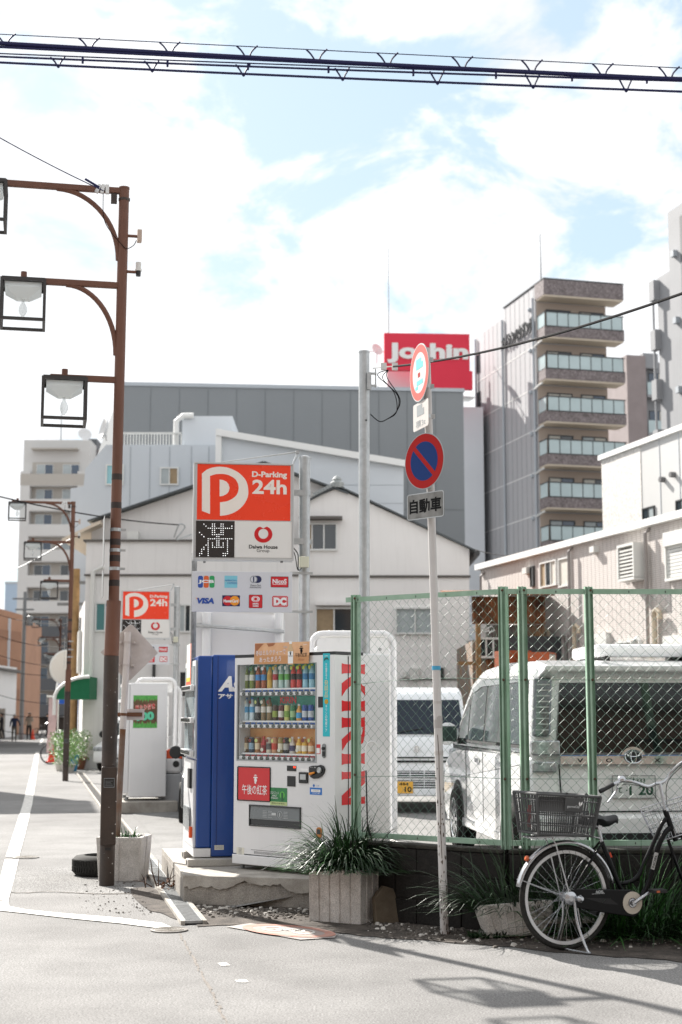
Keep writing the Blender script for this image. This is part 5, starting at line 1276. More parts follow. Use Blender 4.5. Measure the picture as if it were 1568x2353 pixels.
for zz0, s_ in ((z0_, 1), (z1_, -1)):
    m = MB()
    for i in range(9):
        xa = x0 + (x1 - x0) * i / 9; xb = x0 + (x1 - x0) * (i + 1) / 9; hh = rnd.uniform(.08, .13)
        m.prism([(xa, zz0), (xb, zz0), (xb, zz0 + s_ * .06), ((xa + xb) / 2, zz0 + s_ * hh), (xa, zz0 + s_ * .06)], Sm @ Vector((0, -.0032, 0)), Sm.to_3x3() @ Vector((1, 0, 0)), (0, 0, 1), Sm.to_3x3() @ Vector((0, -1, 0)), .0004)
    m.build('leaf_print', MLf, ps)
q = Mp(334, 1625); text('lettering', '当たり付き', q[0], q[1], .33, .1, M('poster_edge', '#f0d8d0', .5), ps, Mx=Sm, y=-.004, bold=.06, rot=R(7)); text('lettering', '当たり付き', q[0], q[1], .33, .1, MRedL, ps, Mx=Sm, y=-.005, bold=.02, rot=R(7))
q = Mp(334, 1646); text('lettering', '100', q[0] + .01, q[1], .3, .15, M('poster_shadow', '#2c3a2c', .5), ps, Mx=Sm, y=-.004, bold=.09, rot=R(5)); text('lettering', '100', q[0], q[1], .29, .14, M('poster_mint', '#5fc7a0', .5), ps, Mx=Sm, y=-.005, bold=.06, rot=R(5)); text('lettering', '¥', q[0] - .19, q[1] - .03, .05, .06, M('poster_mint'), ps, Mx=Sm, y=-.005, bold=.04)
t = thing('concrete_plinth', 'low concrete plinth under the distant white vending machine', 'plinth', (-3.3, 25.0, 0), MRZ)
MB().bb(-.65, .45, -.42, .55, 0, .19).build('body', MConcL, t, bev=.015)

# ------------------------------------------------------------------ white hoop shelters over the payment machines
MPipeW = M('white_pipe', '#dedede', .35, spec=.5)
MTarp = M('tarp_white', '#e6e6e4', .6)
def mesh_mat():
    m = M('mesh_sheet', '#cfd2d4', .6)
    t_ = m.node_tree; b = t_.nodes['Principled BSDF']; o = t_.nodes['Material Output']
    tr = nn(t_, 'ShaderNodeBsdfTransparent'); ms = nn(t_, 'ShaderNodeMixShader'); ms.inputs[0].default_value = .5
    t_.links.new(tr.outputs[0], ms.inputs[1]); t_.links.new(b.outputs[0], ms.inputs[2]); t_.links.new(ms.outputs[0], o.inputs[0])
    return m
MMesh = mesh_mat()
def hoop(lab, x0, x1, Y, zg, ztop, dep, lit=True, group='hoop shelters in the car park'):
    t = thing('hoop_shelter', lab, 'shelter', ((x0 + x1) / 2, Y, zg), group=group)
    w_ = (x1 - x0) / 2; h_ = ztop - zg; r = .13; fr_ = None
    for y, dz in ((0, 0), (dep, -.12)):
        pts = [(-w_, y, 0)] + [(-w_, y, h_ - r + dz)] + [(p[0], y, p[1] + dz) for p in arc(-w_ + r, h_ - r, r, 180, 90, 5)] + [(p[0], y, p[1] + dz) for p in arc(w_ - r, h_ - r, r, 90, 0, 5)] + [(w_, y, 0)]
        m = MB(); m.tube(pts, .034, 10); o = m.build('hoop', MPipeW, t, smooth=True)
        if y == 0: fr_ = o
    m = MB(); m.add([(-w_ + .06, .05, h_ - .03), (w_ - .06, .05, h_ - .03), (w_ - .06, dep - .05, h_ - .15), (-w_ + .06, dep - .05, h_ - .15), (-w_ + .06, .05, h_ - .015), (w_ - .06, .05, h_ - .015), (w_ - .06, dep - .05, h_ - .135), (-w_ + .06, dep - .05, h_ - .135)], [(0, 1, 2, 3), (4, 5, 6, 7), (0, 1, 5, 4), (1, 2, 6, 5), (2, 3, 7, 6), (3, 0, 4, 7)]); m.build('roof_sheet', MTarp, t)
    m = MB(); m.bb(-w_ + .06, w_ - .06, -.006, .006, h_ - .24, h_ - .05); m.build('front_valance', MTarp, t)
    m = MB(); m.bb(-w_ + .06, w_ - .2, -.002, .002, .55, h_ - .242); m.build('mesh_sheet', MMesh, t)
    m = MB(); m.bb(w_ - .19, w_ - .12, -.012, .004, .55, h_ - .3); m.build('edge_band', MTarp, t)
    m = MB(); [m.ring(.016, .008, (w_ - .155, -.013, .62 + .19 * i), (1, 0, 0), (0, 0, 1), (0, -1, 0), .003, 8) for i in range(9)]; m.build('eyelet', MSteelD, t)
    m = MB()
    for i in range(9): m.tube([(w_ - .15, -.02, .62 + .19 * i), (w_ + .03, -.03, .68 + .19 * i), (w_ + .035, .03, .7 + .19 * i)], .0022, 4)
    for i in range(5):
        x = -w_ + .15 + i * (2 * w_ - .3) / 4
        m.tube([(x, -.015, h_ - .1), (x + .03, -.04, h_ - .01), (x + .05, .0, h_ + .04), (x + .05, .04, h_)], .0022, 4)
    m.build('lacing', MPipeW, t)
    return t
hoop('large white pipe hoop shelter with laced sheet behind the white machine', P(716, 1700, 17).x, P(906, 1700, 17).x, 17.0, .2, P(800, 1456, 17).z, .9)
hoop('small white hoop shelter behind the distant white vending machine', P(306, 1700, 26.5).x, P(398, 1700, 26.5).x, 26.8, .0, P(350, 1560, 26.5).z, .8)
# pale framed board on posts behind the machines
t = thing('notice_board', 'large blank white framed board on posts behind the blue machine', 'board', (-1.1, 16.6, .1))
c = lambda px, py: (P(px, py, 16.6).x + 1.1, P(px, py, 16.6).z - .1)
m = MB(); a_, b_ = c(441, 1408), c(655, 1414); m.prism([(a_[0], .3), (b_[0], .3), (b_[0], b_[1] - .06), (b_[0] - .06, b_[1]), (a_[0], a_[1] + .02)], (0, 0, 0), (1, 0, 0), (0, 0, 1), (0, 1, 0), .05); m.build('board', MWm, t)
for px in (476, 642): q = c(px, 1420); MB().cyl((q[0], -.05, 0), (q[0], -.05, q[1] + .05), .05).build('post', MPipeW, t)
m = MB(); q0_, q1_ = c(448, 1438), c(655, 1453); m.tube([(q0_[0], -.12, q0_[1]), (q1_[0], -.12, q1_[1])], .02, 6); [m.box((q_[0], -.1, q_[1]), (.07, .06, .05)) for q_ in (c(458, 1438), c(640, 1452))]; m.build('rail', MSteel, t)
# ------------------------------------------------------------------ parking signs
MOrS = M('sign_orange', '#ee3d1c', .25, coat=.5, var=.04, vs=2)
MSignW = M('sign_face_white', '#dcdad6', .3, coat=.4)
MLogo = M('logo_cream', '#e6ddd4', .35)
MLed = M('led_white', '#ffffff', .4, emit=.9)
MDk = M('led_panel', '#1a2126', .08, spec=.9)
ps0 = P(699, 1500, 14.8)
SO = Vector((ps0.x, 14.8, 0)); SRZ = R(7); SX = Vector((math.cos(SRZ), math.sin(SRZ), 0)); SN = Vector((SX.y, -SX.x, 0))
SF = .15         # sign faces stand this far in front of the pole axis
def Sp(x, y):    # zoomed photo point on the sign face -> local x, z
    o = SO + SN * SF; q = onplane(402.0 + .2198 * x, 1022.4 + .2198 * y, o, SN) - o
    return q.dot(SX), q.z
sg = thing('parking_sign', 'nearer tall orange and white parking sign on a steel pole with card logos below', 'parking sign', SO, SRZ, 'orange parking signs')
zt = Sp(1345, 100)[1]
m = MB(); m.cyl((0, 0, 0), (0, 0, zt), .057, n=18); m.lathe([(.062, -.02), (.062, 0), (.03, .012)], (0, 0, zt), 18); m.build('pole', MSteel, sg, smooth=True)
def sbox(name, x0, y0, x1, y1, ya, yb, mat, par=None, bev=0.):
    a_, z1_ = Sp(x0, y0); b_, z0_ = Sp(x1, y1)
    return MB().bb(a_, b_, ya, yb, z0_, z1_).build(name, mat, par or sg, bev=bev)
fy = -SF
MAl = M('aluminium', '#c9cccd', .35, .5)
sbx = sbox('sign_box', 198, 178, 1243, 1212, fy, fy + .16, MAl, None, .006)
sbox('orange_face', 237, 198, 1207, 795, fy - .004, fy - .0005, MOrS, sbx)
sbox('white_face', 622, 797, 1222, 1183, fy - .0035, fy - .0005, MSignW, sbx)
sbox('led_panel', 222, 792, 622, 1178, fy - .006, fy - .0005, MDk, sbx)
m = MB(); a_, z1_ = Sp(198, 178); b_, z0_ = Sp(1243, 1212); e = .014
m.bb(a_, b_, fy - .012, fy - .0004, z1_ - e, z1_); m.bb(a_, b_, fy - .012, fy - .0004, z0_, z0_ + e); m.bb(a_, a_ + e, fy - .012, fy - .0004, z0_ + e, z1_ - e); m.bb(b_ - e, b_, fy - .012, fy - .0004, z0_ + e, z1_ - e); m.build('frame', MAl, sbx)
def spoly(name, polys, off, mat, par=None, map_=None):
    m = MB(); mp_ = map_ or Sp
    for k, pg in enumerate(polys):
        m.prism([mp_(*p) for p in pg], (0, fy - off, 0), (1, 0, 0), (0, 0, 1), (0, -1, 0), .0008 + .0002 * k)
    return m.build(name, mat, par or sbx)
outer = smoothpts([(368, 325, 0), (420, 308, 0), (470, 303, 0), (540, 309, 0), (600, 335, 0), (645, 375, 0), (667, 440, 0), (655, 505, 0), (620, 550, 0), (550, 588, 0), (472, 600, 0)], 3)
o2 = smoothpts([(472, 742, 0), (560, 730, 0), (650, 690, 0), (720, 625, 0), (760, 550, 0), (768, 485, 0), (755, 400, 0), (715, 335, 0), (650, 280, 0), (560, 240, 0), (470, 228, 0), (390, 238, 0), (330, 262, 0), (283, 300, 0)], 3)
spoly('logo', [[(p.x, p.y) for p in outer] + [(p.x, p.y) for p in o2] + [(283, 690), (368, 723)], [(468, 362), (505, 368), (540, 385), (562, 412), (572, 450), (562, 490), (540, 515), (505, 532), (468, 538)]], .0045, MLogo)
def stext(s, px, py, wpx, hpx, mat, par=None, **k):
    cx_, cz_ = Sp(px, py); a_ = Sp(px - wpx / 2, py)[0]; b_ = Sp(px + wpx / 2, py)[0]
    k.setdefault('y', -.0056)
    return text('lettering', s, cx_, cz_, b_ - a_, Sp(px, py - hpx / 2)[1] - Sp(px, py + hpx / 2)[1], mat, par or sbx, Mx=Matrix.Translation((0, fy, 0)), **k)
stext('D-Parking', 990, 318, 366, 78, MLogo, bold=.035); stext('24h', 990, 440, 360, 150, MLogo, bold=.03)
stext('Daiwa House', 925, 1066, 300, 40, MTextB, bold=.02); stext('Group', 922, 1110, 132, 44, MTextB, bold=-.004)
def heart(sc_=1.): return [(925 + (95 * math.cos(a) + (0)) * sc_, 935 - (88 * math.sin(a) * (1. if math.sin(a) < 0 else 1 - .32 * max(0, 1 - abs(math.cos(a)) * 2.6) ) + 0) * sc_) for a in [R(10 * i) for i in range(36)]]
m = MB(); ho = heart(); hi = [(925 + 52 * math.cos(R(10 * i)), 930 - 52 * math.sin(R(10 * i))) for i in range(36)]
vs = [(*Sp(*p),) for p in ho] + [(*Sp(*p),) for p in hi]
m.add([(v[0], fy - .0048, v[1]) for v in vs], [(i, (i + 1) % 36, 36 + (i + 1) % 36, 36 + i) for i in range(36)]); m.build('heart_logo', M('heart_red', '#c50d1a', .3, coat=.3), sbx)
FULL = ["..#...##..##....", "...#..##..##...#", "....############", "......##..##....", "#.....##..##....", ".#....######....", "..#.....##......", "....############", "....#...##...#..", "....#.#.##.#.#..", "...##.#.##.#.#..", "..#.#.######.#..", ".##.#........#..", ".#..#........#..", "##..#......###..", "#...#......##..."]
m = MB()
for r_, row in enumerate(FULL):
    for c_, ch in enumerate(row):
        if ch == '#':
            q = Sp(258 + c_ * 22.5, 828 + r_ * 22); m.lathe([(.0038, 0), (.0038, .002)], (q[0], fy - .006, q[1]), 6, (0, -1, 0))
m.build('led_dots', MLed, sbx, kind='stuff')
# arms, clamps, struts
m = MB(); q = Sp(1310, 45); q2 = Sp(500, 165); m.tube([(q2[0], fy + .1, q2[1]), (q[0], .0, q[1])], .008, 6); m.tube([(q[0], 0, q[1]), (Sp(1240, 190)[0], fy + .1, Sp(1240, 190)[1])], .012, 6); m.bb(q[0] - .03, q[0] + .005, -.03, .03, q[1] - .02, q[1] + .01); m.build('strut', MSteel, sg)
for y in (485, 995):
    z = Sp(1300, y)[1]; x = Sp(1243, y)[0]
    m = MB(); m.bb(x, .0, -.06, -.03, z - .03, z + .03); m.lathe([(.064, -.025), (.064, .025)], (0, 0, z), 16); m.bb(.05, .085, -.012, .012, z - .02, z + .02); m.build('clamp', MSteel, sg)
m = MB(); q = Sp(1365, 1220); m.bb(q[0] - .055, q[0] + .04, -.13, -.06, q[1] - .055, q[1] + .055); m.build('junction_box', M('box_cream', '#c9c8b4', .6), sg, bev=.006)
m = MB(); a_ = Sp(1245, 1060); b_ = Sp(1300, 1300); m.tube(smoothpts([(a_[0], -.06, a_[1]), (a_[0] + .04, -.1, a_[1] - .06), (a_[0] + .05, -.1, (a_[1] + b_[1]) / 2), (b_[0], -.08, b_[1]), (b_[0] + .04, -.07, b_[1] + .03)]), .006, 5); m.tube(smoothpts([(a_[0], -.05, a_[1] - .02), (a_[0] + .02, -.1, a_[1] - .1), (b_[0] - .01, -.1, b_[1]), (b_[0] + .03, -.07, b_[1] + .02)]), .005, 5); m.build('cable', MBlk2, sg)
m = MB(); [m.bb(*(lambda q: (q[0] - .012, q[0] + .012, fy + .03, fy + .06, q[1] - .012, q[1] + .004))(Sp(x, 1216))) for x in (310, 1120)]; m.build('latch', MSteelD, sbx)
# second thin pole behind the sign's left end
q = Sp(210, 1260); m = MB(); m.cyl((q[0], .12, 0), (q[0], .12, Sp(210, 1205)[1] + .1), .028, n=10); m.build('rear_pole', MSteelD, sg)
# card panel
MCardP = M('panel_white', '#cfd0d4', .35, coat=.2, var=.03)
cpn = sbox('card_panel', 182, 1316, 1228, 1750, fy + .02, fy + .03, MCardP, None, .003)
for y in (1332, 1738):
    z = Sp(1300, y)[1]; m = MB(); m.bb(Sp(1228, y)[0] - .02, Sp(1450, y)[0], -.075, -.06, z - .012, z + .012); m.ring(.068, .058, (0, 0, z), (1, 0, 0), (0, 1, 0), (0, 0, 1), .012, 16); m.build('u_bolt', MSteel, sg)
oy = -.02
def ctext(s, x, y, wpx, hpx, mat, d=.0026, **k): return stext(s, x, y, wpx, hpx, mat, cpn, **dict(dict(y=.0192 - d), **k))
def crect(name, x0, y0, x1, y1, mat, d=.001, r=6):
    m = MB(); (a_, z1_), (b_, z0_) = Sp(x0, y0), Sp(x1, y1)
    m.prism(rrect(a_, b_, z0_, z1_, r * .00092, 3), (0, fy + .0195, 0), (1, 0, 0), (0, 0, 1), (0, -1, 0), d); return m.build(name, mat, cpn)
def ccirc(name, x, y, r_, mat, d=.0014, ri=0, flat=1.):
    q = Sp(x, y); k = .00092 * r_; m = MB()
    if ri: m.ring(k, .00092 * ri, (q[0], fy + .0195, q[1]), (1, 0, 0), (0, 0, flat), (0, -1, 0), d, 24)
    else: m.prism([(q[0] + k * math.cos(R(15 * i)), q[1] + k * flat * math.sin(R(15 * i))) for i in range(24)], (0, fy + .0195, 0), (1, 0, 0), (0, 0, 1), (0, -1, 0), d)
    return m.build(name, mat, cpn)
CB, CR_, CG, CN = M('card_blue', '#2b4f9e', .4), M('card_red2', '#c9202a', .4), M('card_grn', '#2a9a5a', .4), M('card_navy', '#1a2350', .4)
COr, CY_, CC = M('card_orange', '#d9622f', .4), M('card_amber', '#f09a2a', .4), M('card_cyan', '#7fc4d4', .4)
crect('logo_bar', 243, 1366, 294, 1492, CB, r=18); crect('logo_bar', 303, 1366, 355, 1492, COr, r=18); crect('logo_bar', 364, 1366, 415, 1492, CG, r=18); ctext('JCB', 328, 1430, 168, 42, MText, bold=.05)
crect('logo_square', 521, 1365, 654, 1493, CC, r=2); ctext('AMERICAN', 583, 1416, 122, 18, CB); ctext('EXPRESS', 604, 1443, 102, 18, CB); crect('logo_line', 521, 1427, 650, 1431, MCardP, .0016, 1)
crect('logo_pill', 800, 1366, 909, 1442, CN, r=38); ccirc('logo_disc', 825, 1404, 40, M('logo_grey', '#8f9499', .4), .0015); ccirc('logo_ring', 825, 1404, 31, MCardP, .0019); crect('logo_line', 819, 1376, 832, 1432, CN, .0023, 2); ctext('Diners Club', 845, 1466, 108, 20, MTextB, shear=.3); ctext('International', 845, 1487, 120, 18, MTextB, shear=.3)
crect('logo_plate', 1005, 1373, 1190, 1489, MTextB, .0008, 8); crect('logo_plate', 1009, 1377, 1186, 1485, CR_, .0014, 7); ctext('NicoS', 1097, 1425, 148, 50, MText, bold=.03); crect('logo_line', 1024, 1455, 1170, 1461, MText, .002, 2)
ctext('VISA', 322, 1628, 180, 62, CB, bold=.06, shear=.2); m = MB(); m.prism([Sp(*p) for p in ((217, 1597), (248, 1597), (262, 1630))], (0, fy + .0195, 0), (1, 0, 0), (0, 0, 1), (0, -1, 0), .0012); m.build('logo_wing', CY_, cpn)
crect('logo_plate', 497, 1570, 681, 1686, CN, .001, 2); ccirc('logo_disc', 553, 1628, 52, CR_, .0014); ccirc('logo_disc', 627, 1628, 52, CY_, .0018); ctext('MasterCard', 587, 1630, 158, 32, MText, bold=.04, shear=.15)
crect('logo_plate', 776, 1564, 917, 1706, MTextB, .0008, 10); crect('logo_plate', 779, 1567, 914, 1702, CR_, .0014, 9); ccirc('logo_ring', 846, 1610, 45, MText, .002, 0, .72); ccirc('logo_ring', 846, 1610, 31, CR_, .0024); ccirc('logo_ring', 846, 1610, 26, MText, .0028, 18); ctext('MUFG', 846, 1660, 60, 18, MText, bold=.05); ctext('CARD', 846, 1683, 60, 18, MText, bold=.05)
crect('logo_plate', 1020, 1577, 1185, 1693, CR_, .001, 18); crect('logo_plate', 1030, 1587, 1175, 1683, MText, .0014, 12); crect('logo_plate', 1033, 1590, 1172, 1680, CR_, .0018, 11); ctext('DC', 1103, 1635, 132, 82, MText, bold=.08)
# the further sign is the same make
sg2 = copytree(sg); q = P(405, 1500, 30.2); sg2.location = (q.x, 30.2, 0); sg2.rotation_euler = (0, 0, R(6))
sg2['label'] = 'further smaller looking orange parking sign half hidden by the brown lamp post'
# ------------------------------------------------------------------ tall plain steel pole
gp = thing('steel_pole', 'tall plain galvanised pole with a cable bracket near its top', 'pole', (P(837, 1300, 15.3).x, 15.3, .1))
pt = P(837, 808, 15.3); gx = pt.x - gp.location.x; gz = pt.z - .1
m = MB(); m.cyl((0, 0, 0), (gx, 0, gz), .057, n=18); m.lathe([(.06, -.015), (.06, .004), (.02, .012)], (gx, 0, gz), 18); m.build('pole', MSteel, gp, smooth=True)
m = MB(); m.bb(gx + .03, gx + .075, -.08, -.02, gz - .42, gz - .24); m.bb(gx + .075, gx + .13, -.065, -.04, gz - .26, gz - .24); m.bb(gx + .075, gx + .13, -.065, -.04, gz - .39, gz - .37); m.cyl((gx + .12, -.05, gz - .4), (gx + .12, -.05, gz - .2), .008, n=6); m.build('bracket', MSteel, gp)
m = MB(); m.lathe([(.009, 0), (.009, .006)], (gx + .02, -.052, gz - .75), 10, (0, -1, 0)); m.build('bolt_hole', MBlk2, gp)
cbl = MB(); e0 = P(857, 846, 15.25); e1 = P(900, 842, 15.1)
cbl.tube([e0, e1], .006, 5)
for dx in (-18, 8): cbl.box(e1 + Vector((dx * .0045, 0, .0)), (.06, .05, .07)); 
MWire = M('black_wire', '#131215', .8, spec=.1)
t = thing('cable_loop', 'hanging loop of black cables beside the tall steel pole', 'cable', e1)
cbl2 = MB()
for k, (pa, pb) in enumerate((((868, 862), (905, 900)), ((880, 870), (915, 910)), ((890, 868), (919, 915)))):
    cbl2.tube(smoothpts([P(893, 850, 15.1), P(pa[0], pa[1], 15.05), P(pb[0], pb[1], 15.1), P(912, 945, 15.1), P(890, 963, 15.1), P(872, 968, 15.15), P(852, 952, 15.25)], 6), .005, 5)
cbl2.build('loop', MWire, t, world=True); cbl.build('clamp', M('clamp_white', '#c9c9c6', .5), t, world=True)
# ------------------------------------------------------------------ no parking sign post
nB = Vector((.76, 11.17, 0))
np_ = thing('sign_post', 'thin chipped white post carrying road signs in front of the fence', 'sign post', nB)
MPostW = M('post_white', '#c9c6c4', .5, var=.08, vs=6, streak=.2)
MRustP = M('peeled_rust', '#5c4a3c', .9, col2='#2c2420', vs=20)
nt_ = P(980, 800, 11.1) - nB
m = MB(); m.cyl((0, 0, 0), nt_, .0315, .0295, n=16); m.build('post', MPostW, np_, smooth=True)
rnd.seed(21)
m = MB()
for i in range(70):       # paint chips, thin curved flakes of bare metal standing on the tube
    z = rnd.betavariate(1, 2.2) * 1.5; a_ = rnd.uniform(-2.9, -.3); p = Vector((math.cos(a_), math.sin(a_), 0)) * .0322 + nt_ * (z / nt_.z); w_ = rnd.uniform(.002, .006); h_ = rnd.uniform(.006, .03)
    tx = Vector((-math.sin(a_), math.cos(a_), 0)); m.add([p - tx * w_, p + tx * w_ * .6 - Vector((0, 0, h_ * .3)), p + tx * w_ + Vector((0, 0, h_ * .6)), p - tx * w_ * .4 + Vector((0, 0, h_))], [(0, 1, 2, 3)])
pa = [(-1.75, .55), (-1.85, .75), (-1.7, .95), (-1.8, 1.15), (-1.72, 1.3), (-1.9, 1.45)]
for (a0, z0_), (a1, z1_) in zip(pa[:-1], pa[1:]):
    v = []
    for a_, z in ((a0, z0_), (a0 + .14, z0_), (a1 + .14, z1_), (a1, z1_)): v.append(Vector((math.cos(a_), math.sin(a_), 0)) * .0323 + nt_ * (z / nt_.z))
    m.add(v, [(0, 1, 2, 3)])
m.build('paint_chips', MRustP, np_, kind='stuff')
def collar(z, h_, mat, name): p = nt_ * (z / nt_.z); m = MB(); m.lathe([(.0325, 0), (.0325, h_)], p, 16); m.build(name, mat, np_)
for z, h_, c_ in ((1.93, .03, '#3f9ac0'), (1.68, .02, '#b9b4b0'), (1.5, .09, '#a9a5a2'), (1.3, .03, '#b5b0ac')): collar(z, h_, M('sticker_' + c_.strip('#'), c_, .6), 'sticker')
def plate(px, py, ang):       # frame of a plate hanging on the post: x right, z up, -y towards its reader
    p = P(px, py, 11.08); return Matrix.Translation(p - nB) @ Matrix.Rotation(ang, 4, 'Z')
MAlu = M('sign_back', '#9a9c9d', .45, .5)
def disc(F, r_, y0, y1): m = MB(); m.prism([(r_ * math.cos(R(7.5 * i)), r_ * math.sin(R(7.5 * i))) for i in range(48)], F @ Vector((0, y1, 0)), F.to_3x3() @ Vector((1, 0, 0)), F.to_3x3() @ Vector((0, 0, 1)), F.to_3x3() @ Vector((0, -1, 0)), y1 - y0); return m
MNpR, MNpB = M('sign_red2', '#a80d08', .5, spec=.2), M('sign_blue', '#05306f', .5, spec=.2)
F = plate(986, 1061, R(-50)) @ Matrix.Translation((0, -.045, 0))
sd1 = thing('no_parking_sign', 'round red and blue no parking sign on the white post', 'road sign', nB + F.translation, R(-50)); 
def onp(th_, name, mb, mat): return mb.build(name, mat, th_)
I0 = Matrix()
onp(sd1, 'disc', disc(I0, .216, -.004, 0), MAlu); onp(sd1, 'red_face', disc(I0, .209, -.0055, -.0042), MNpR)
for a0, a1 in ((-38, 128), (142, 308)):
    pts = [(.150 * math.cos(R(a)), .150 * math.sin(R(a))) for a in [a0 + (a1 - a0) * i / 24 for i in range(25)]]
    m = MB(); m.prism(pts, (0, -.0057, 0), (1, 0, 0), (0, 0, 1), (0, -1, 0), .0006); m.build('blue_half', MNpB, sd1)
F = plate(988, 1163, R(-46)) @ Matrix.Translation((0, -.045, 0))
sd2 = thing('vehicle_plate', 'grey plate with three black characters under the no parking sign', 'sign plate', nB + F.translation, R(-46))
m = MB(); m.prism(rrect(-.19, .19, -.1, .1, .022), (0, 0, 0), (1, 0, 0), (0, 0, 1), (0, -1, 0), .004); m.build('plate', M('plate_grey', '#8b8a87', .5, .3, col2='#6f6e6b', vs=9, streak=.3), sd2)
m = MB(); o_ = rrect(-.189, .189, -.099, .099, .021); i_ = rrect(-.183, .183, -.093, .093, .018); n_ = len(o_)
m.add([(p[0], -.0046, p[1]) for p in o_] + [(p[0], -.0046, p[1]) for p in i_], [(k, (k + 1) % n_, n_ + (k + 1) % n_, n_ + k) for k in range(n_)]); m.build('rim', MSteel, sd2)
text('lettering', '自動車', 0, 0, .325, .112, MTextB, sd2, y=-.005, bold=.032)
F = plate(978, 857, R(-74)) @ Matrix.Translation((0, -.045, 0))
sd3 = thing('truck_limit_sign', 'round red ringed sign turned away at the top of the white post', 'road sign', nB + F.translation, R(-74))
onp(sd3, 'disc', disc(I0, .226, -.004, 0), MAlu); onp(sd3, 'white_face', disc(I0, .222, -.005, -.0042), MSignW)
m = MB(); m.ring(.216, .158, (0, -.0052, 0), (1, 0, 0), (0, 0, 1), (0, -1, 0), .0007, 40); m.build('red_ring', M('faded_red', '#d3574c', .4), sd3)
MFadeB = M('faded_cyan', '#62c4c4', .5)
m = MB(); m.bb(-.07, .05, -.0062, -.0052, .03, .11); m.bb(.05, .09, -.0062, -.0052, .03, .075); m.bb(-.06, .08, -.0062, -.0052, -.095, -.06); m.bb(-.09, -.03, -.0062, -.0052, -.125, -.1); m.build('truck_print', MFadeB, sd3)
m = MB(); m.bb(-.03, .02, -.0062, -.0052, -.035, .0); m.build('mark_print', MNpR, sd3)
F = plate(981, 955, R(-72)) @ Matrix.Translation((0, -.045, 0))
sd4 = thing('weight_plate', 'small white plate with a grey truck below the top round sign', 'sign plate', nB + F.translation, R(-72))
m = MB(); m.prism(rrect(-.16, .16, -.105, .105, .02), (0, 0, 0), (1, 0, 0), (0, 0, 1), (0, -1, 0), .004); m.build('plate', M('plate_pale', '#c9c4c0', .5, var=.1), sd4)
MFadeG = M('faded_grey', '#8f9496', .5)
m = MB(); m.bb(-.08, .03, -.0052, -.0042, .0, .085); m.bb(.03, .07, -.0052, -.0042, .0, .05); m.build('truck_print', MFadeG, sd4)
text('lettering', '積3t', .0, -.06, .2, .055, MFadeG, sd4, y=-.005)
m = MB()
for py in (827, 888, 957, 1060, 1163):
    p = P(985, py, 11.1) - nB; zc = p.z; c = nt_ * (zc / nt_.z)
    m.box((c.x, c.y - .03, c.z), (.012, .05, .03), R(-50)); m.box((c.x + .035, c.y - .01, c.z), (.03, .02, .032))
m.build('clamp', MSteel, np_, kind='stuff')

# ------------------------------------------------------------------ street lamp posts
MRustL = M('brown_lamp_paint', '#6b4534', .55, var=.15, vs=3, streak=.25)
MRustD = M('brown_lamp_dark', '#3e3129', .5, col2='#2c241f', vs=3, streak=.3, speck=.08, sps=60)
MBlackF = M('lantern_frame', '#33302f', .45, var=.1)
MLampG = glassm('lantern_glass', '#e2e8ea', .05, .004)
MRefl = M('reflector', '#e6ebed', .35)
MBulb = glassm('bulb_glass', '#d8dadb', .12, .35)
LB = Vector((-2.209, 14.285, 0)); LA = Vector((-.98, -.2, 0)).normalized(); LRZ = math.atan2(-LA.y, -LA.x)
lamp = thing('street_lamp', 'nearest brown street lamp post with three hanging glass lanterns', 'street lamp', LB, LRZ, 'brown street lamps along the road')
# local frame: arms run along -x; the rectangular cover faces the camera (-y)
lean = .03; HT = 6.83
def lx(z): return lean * z / HT
m = MB(); m.cyl((lx(2.6), 0, 2.6), (lx(HT), 0, HT), .051, n=18); m.lathe([(.054, 0), (.054, .02), (.02, .028)], (lx(HT), 0, HT), 18); m.build('pole', MRustL, lamp, smooth=True)
m = MB(); m.cyl((0, 0, 2.16), (lx(2.69), 0, 2.69), .07, n=20); m.build('upper_sleeve', MRustL, lamp, smooth=True)
m = MB(); m.cyl((0, 0, 0), (0, 0, 2.158), .0715, n=20); m.build('lower_sleeve', MRustD, lamp, smooth=True)
m = MB(); m.bb(-.073, .073, -.083, .0, .38, 1.11); cv = m.build('cover', MRustD, lamp, bev=.01)
m = MB(); m.bb(-.048, .048, -.0855, -.083, .92, 1.0); cvp = m.build('rating_plate', M('plate_black', '#1c1a19', .4), cv)
m = MB(); m.bb(-.05, .05, -.0865, -.0856, .916, .922); m.bb(-.05, .05, -.0865, -.0856, .998, 1.004); m.bb(-.05, -.046, -.0865, -.0856, .922, .998); m.bb(.046, .05, -.0865, -.0856, .922, .998); [m.bb(-.035, .035 - .01 * (k % 3), -.0862, -.0856, .935 + k * .013, .938 + k * .013) for k in range(4)]; m.build('plate_print', M('print_mid'), cvp)
m = MB(); m.bb(-.03, .03, -.086, -.083, .335, .36); m.build('lower_plate', M('plate_black'), lamp)
m = MB(); rnd.seed(31)
for i in range(22):
    z = rnd.choice([rnd.uniform(1.1, 2.1), rnd.uniform(.1, .9), rnd.uniform(1.15, 1.3)]); a_ = rnd.uniform(-3.1, -.1); p = Vector((math.cos(a_) * .0722, math.sin(a_) * .0722, z)); s_ = rnd.uniform(.0015, .006) * (.5 + rnd.random()); tx = Vector((-math.sin(a_), math.cos(a_), 0))
    if .37 < z < 1.12: p = Vector((rnd.uniform(-.07, .07), -.0838, z)); tx = Vector((1, 0, 0))
    m.add([p - tx * s_, p + tx * s_ * .5 + Vector((0, 0, -s_ * .6)), p + tx * s_ + Vector((0, 0, s_)), p - tx * s_ * .3 + Vector((0, 0, s_ * 1.5))], [(0, 1, 2, 3)])
m.build('paint_scars', M('scar_white', '#c2bdb8', .8), lamp, kind='stuff')
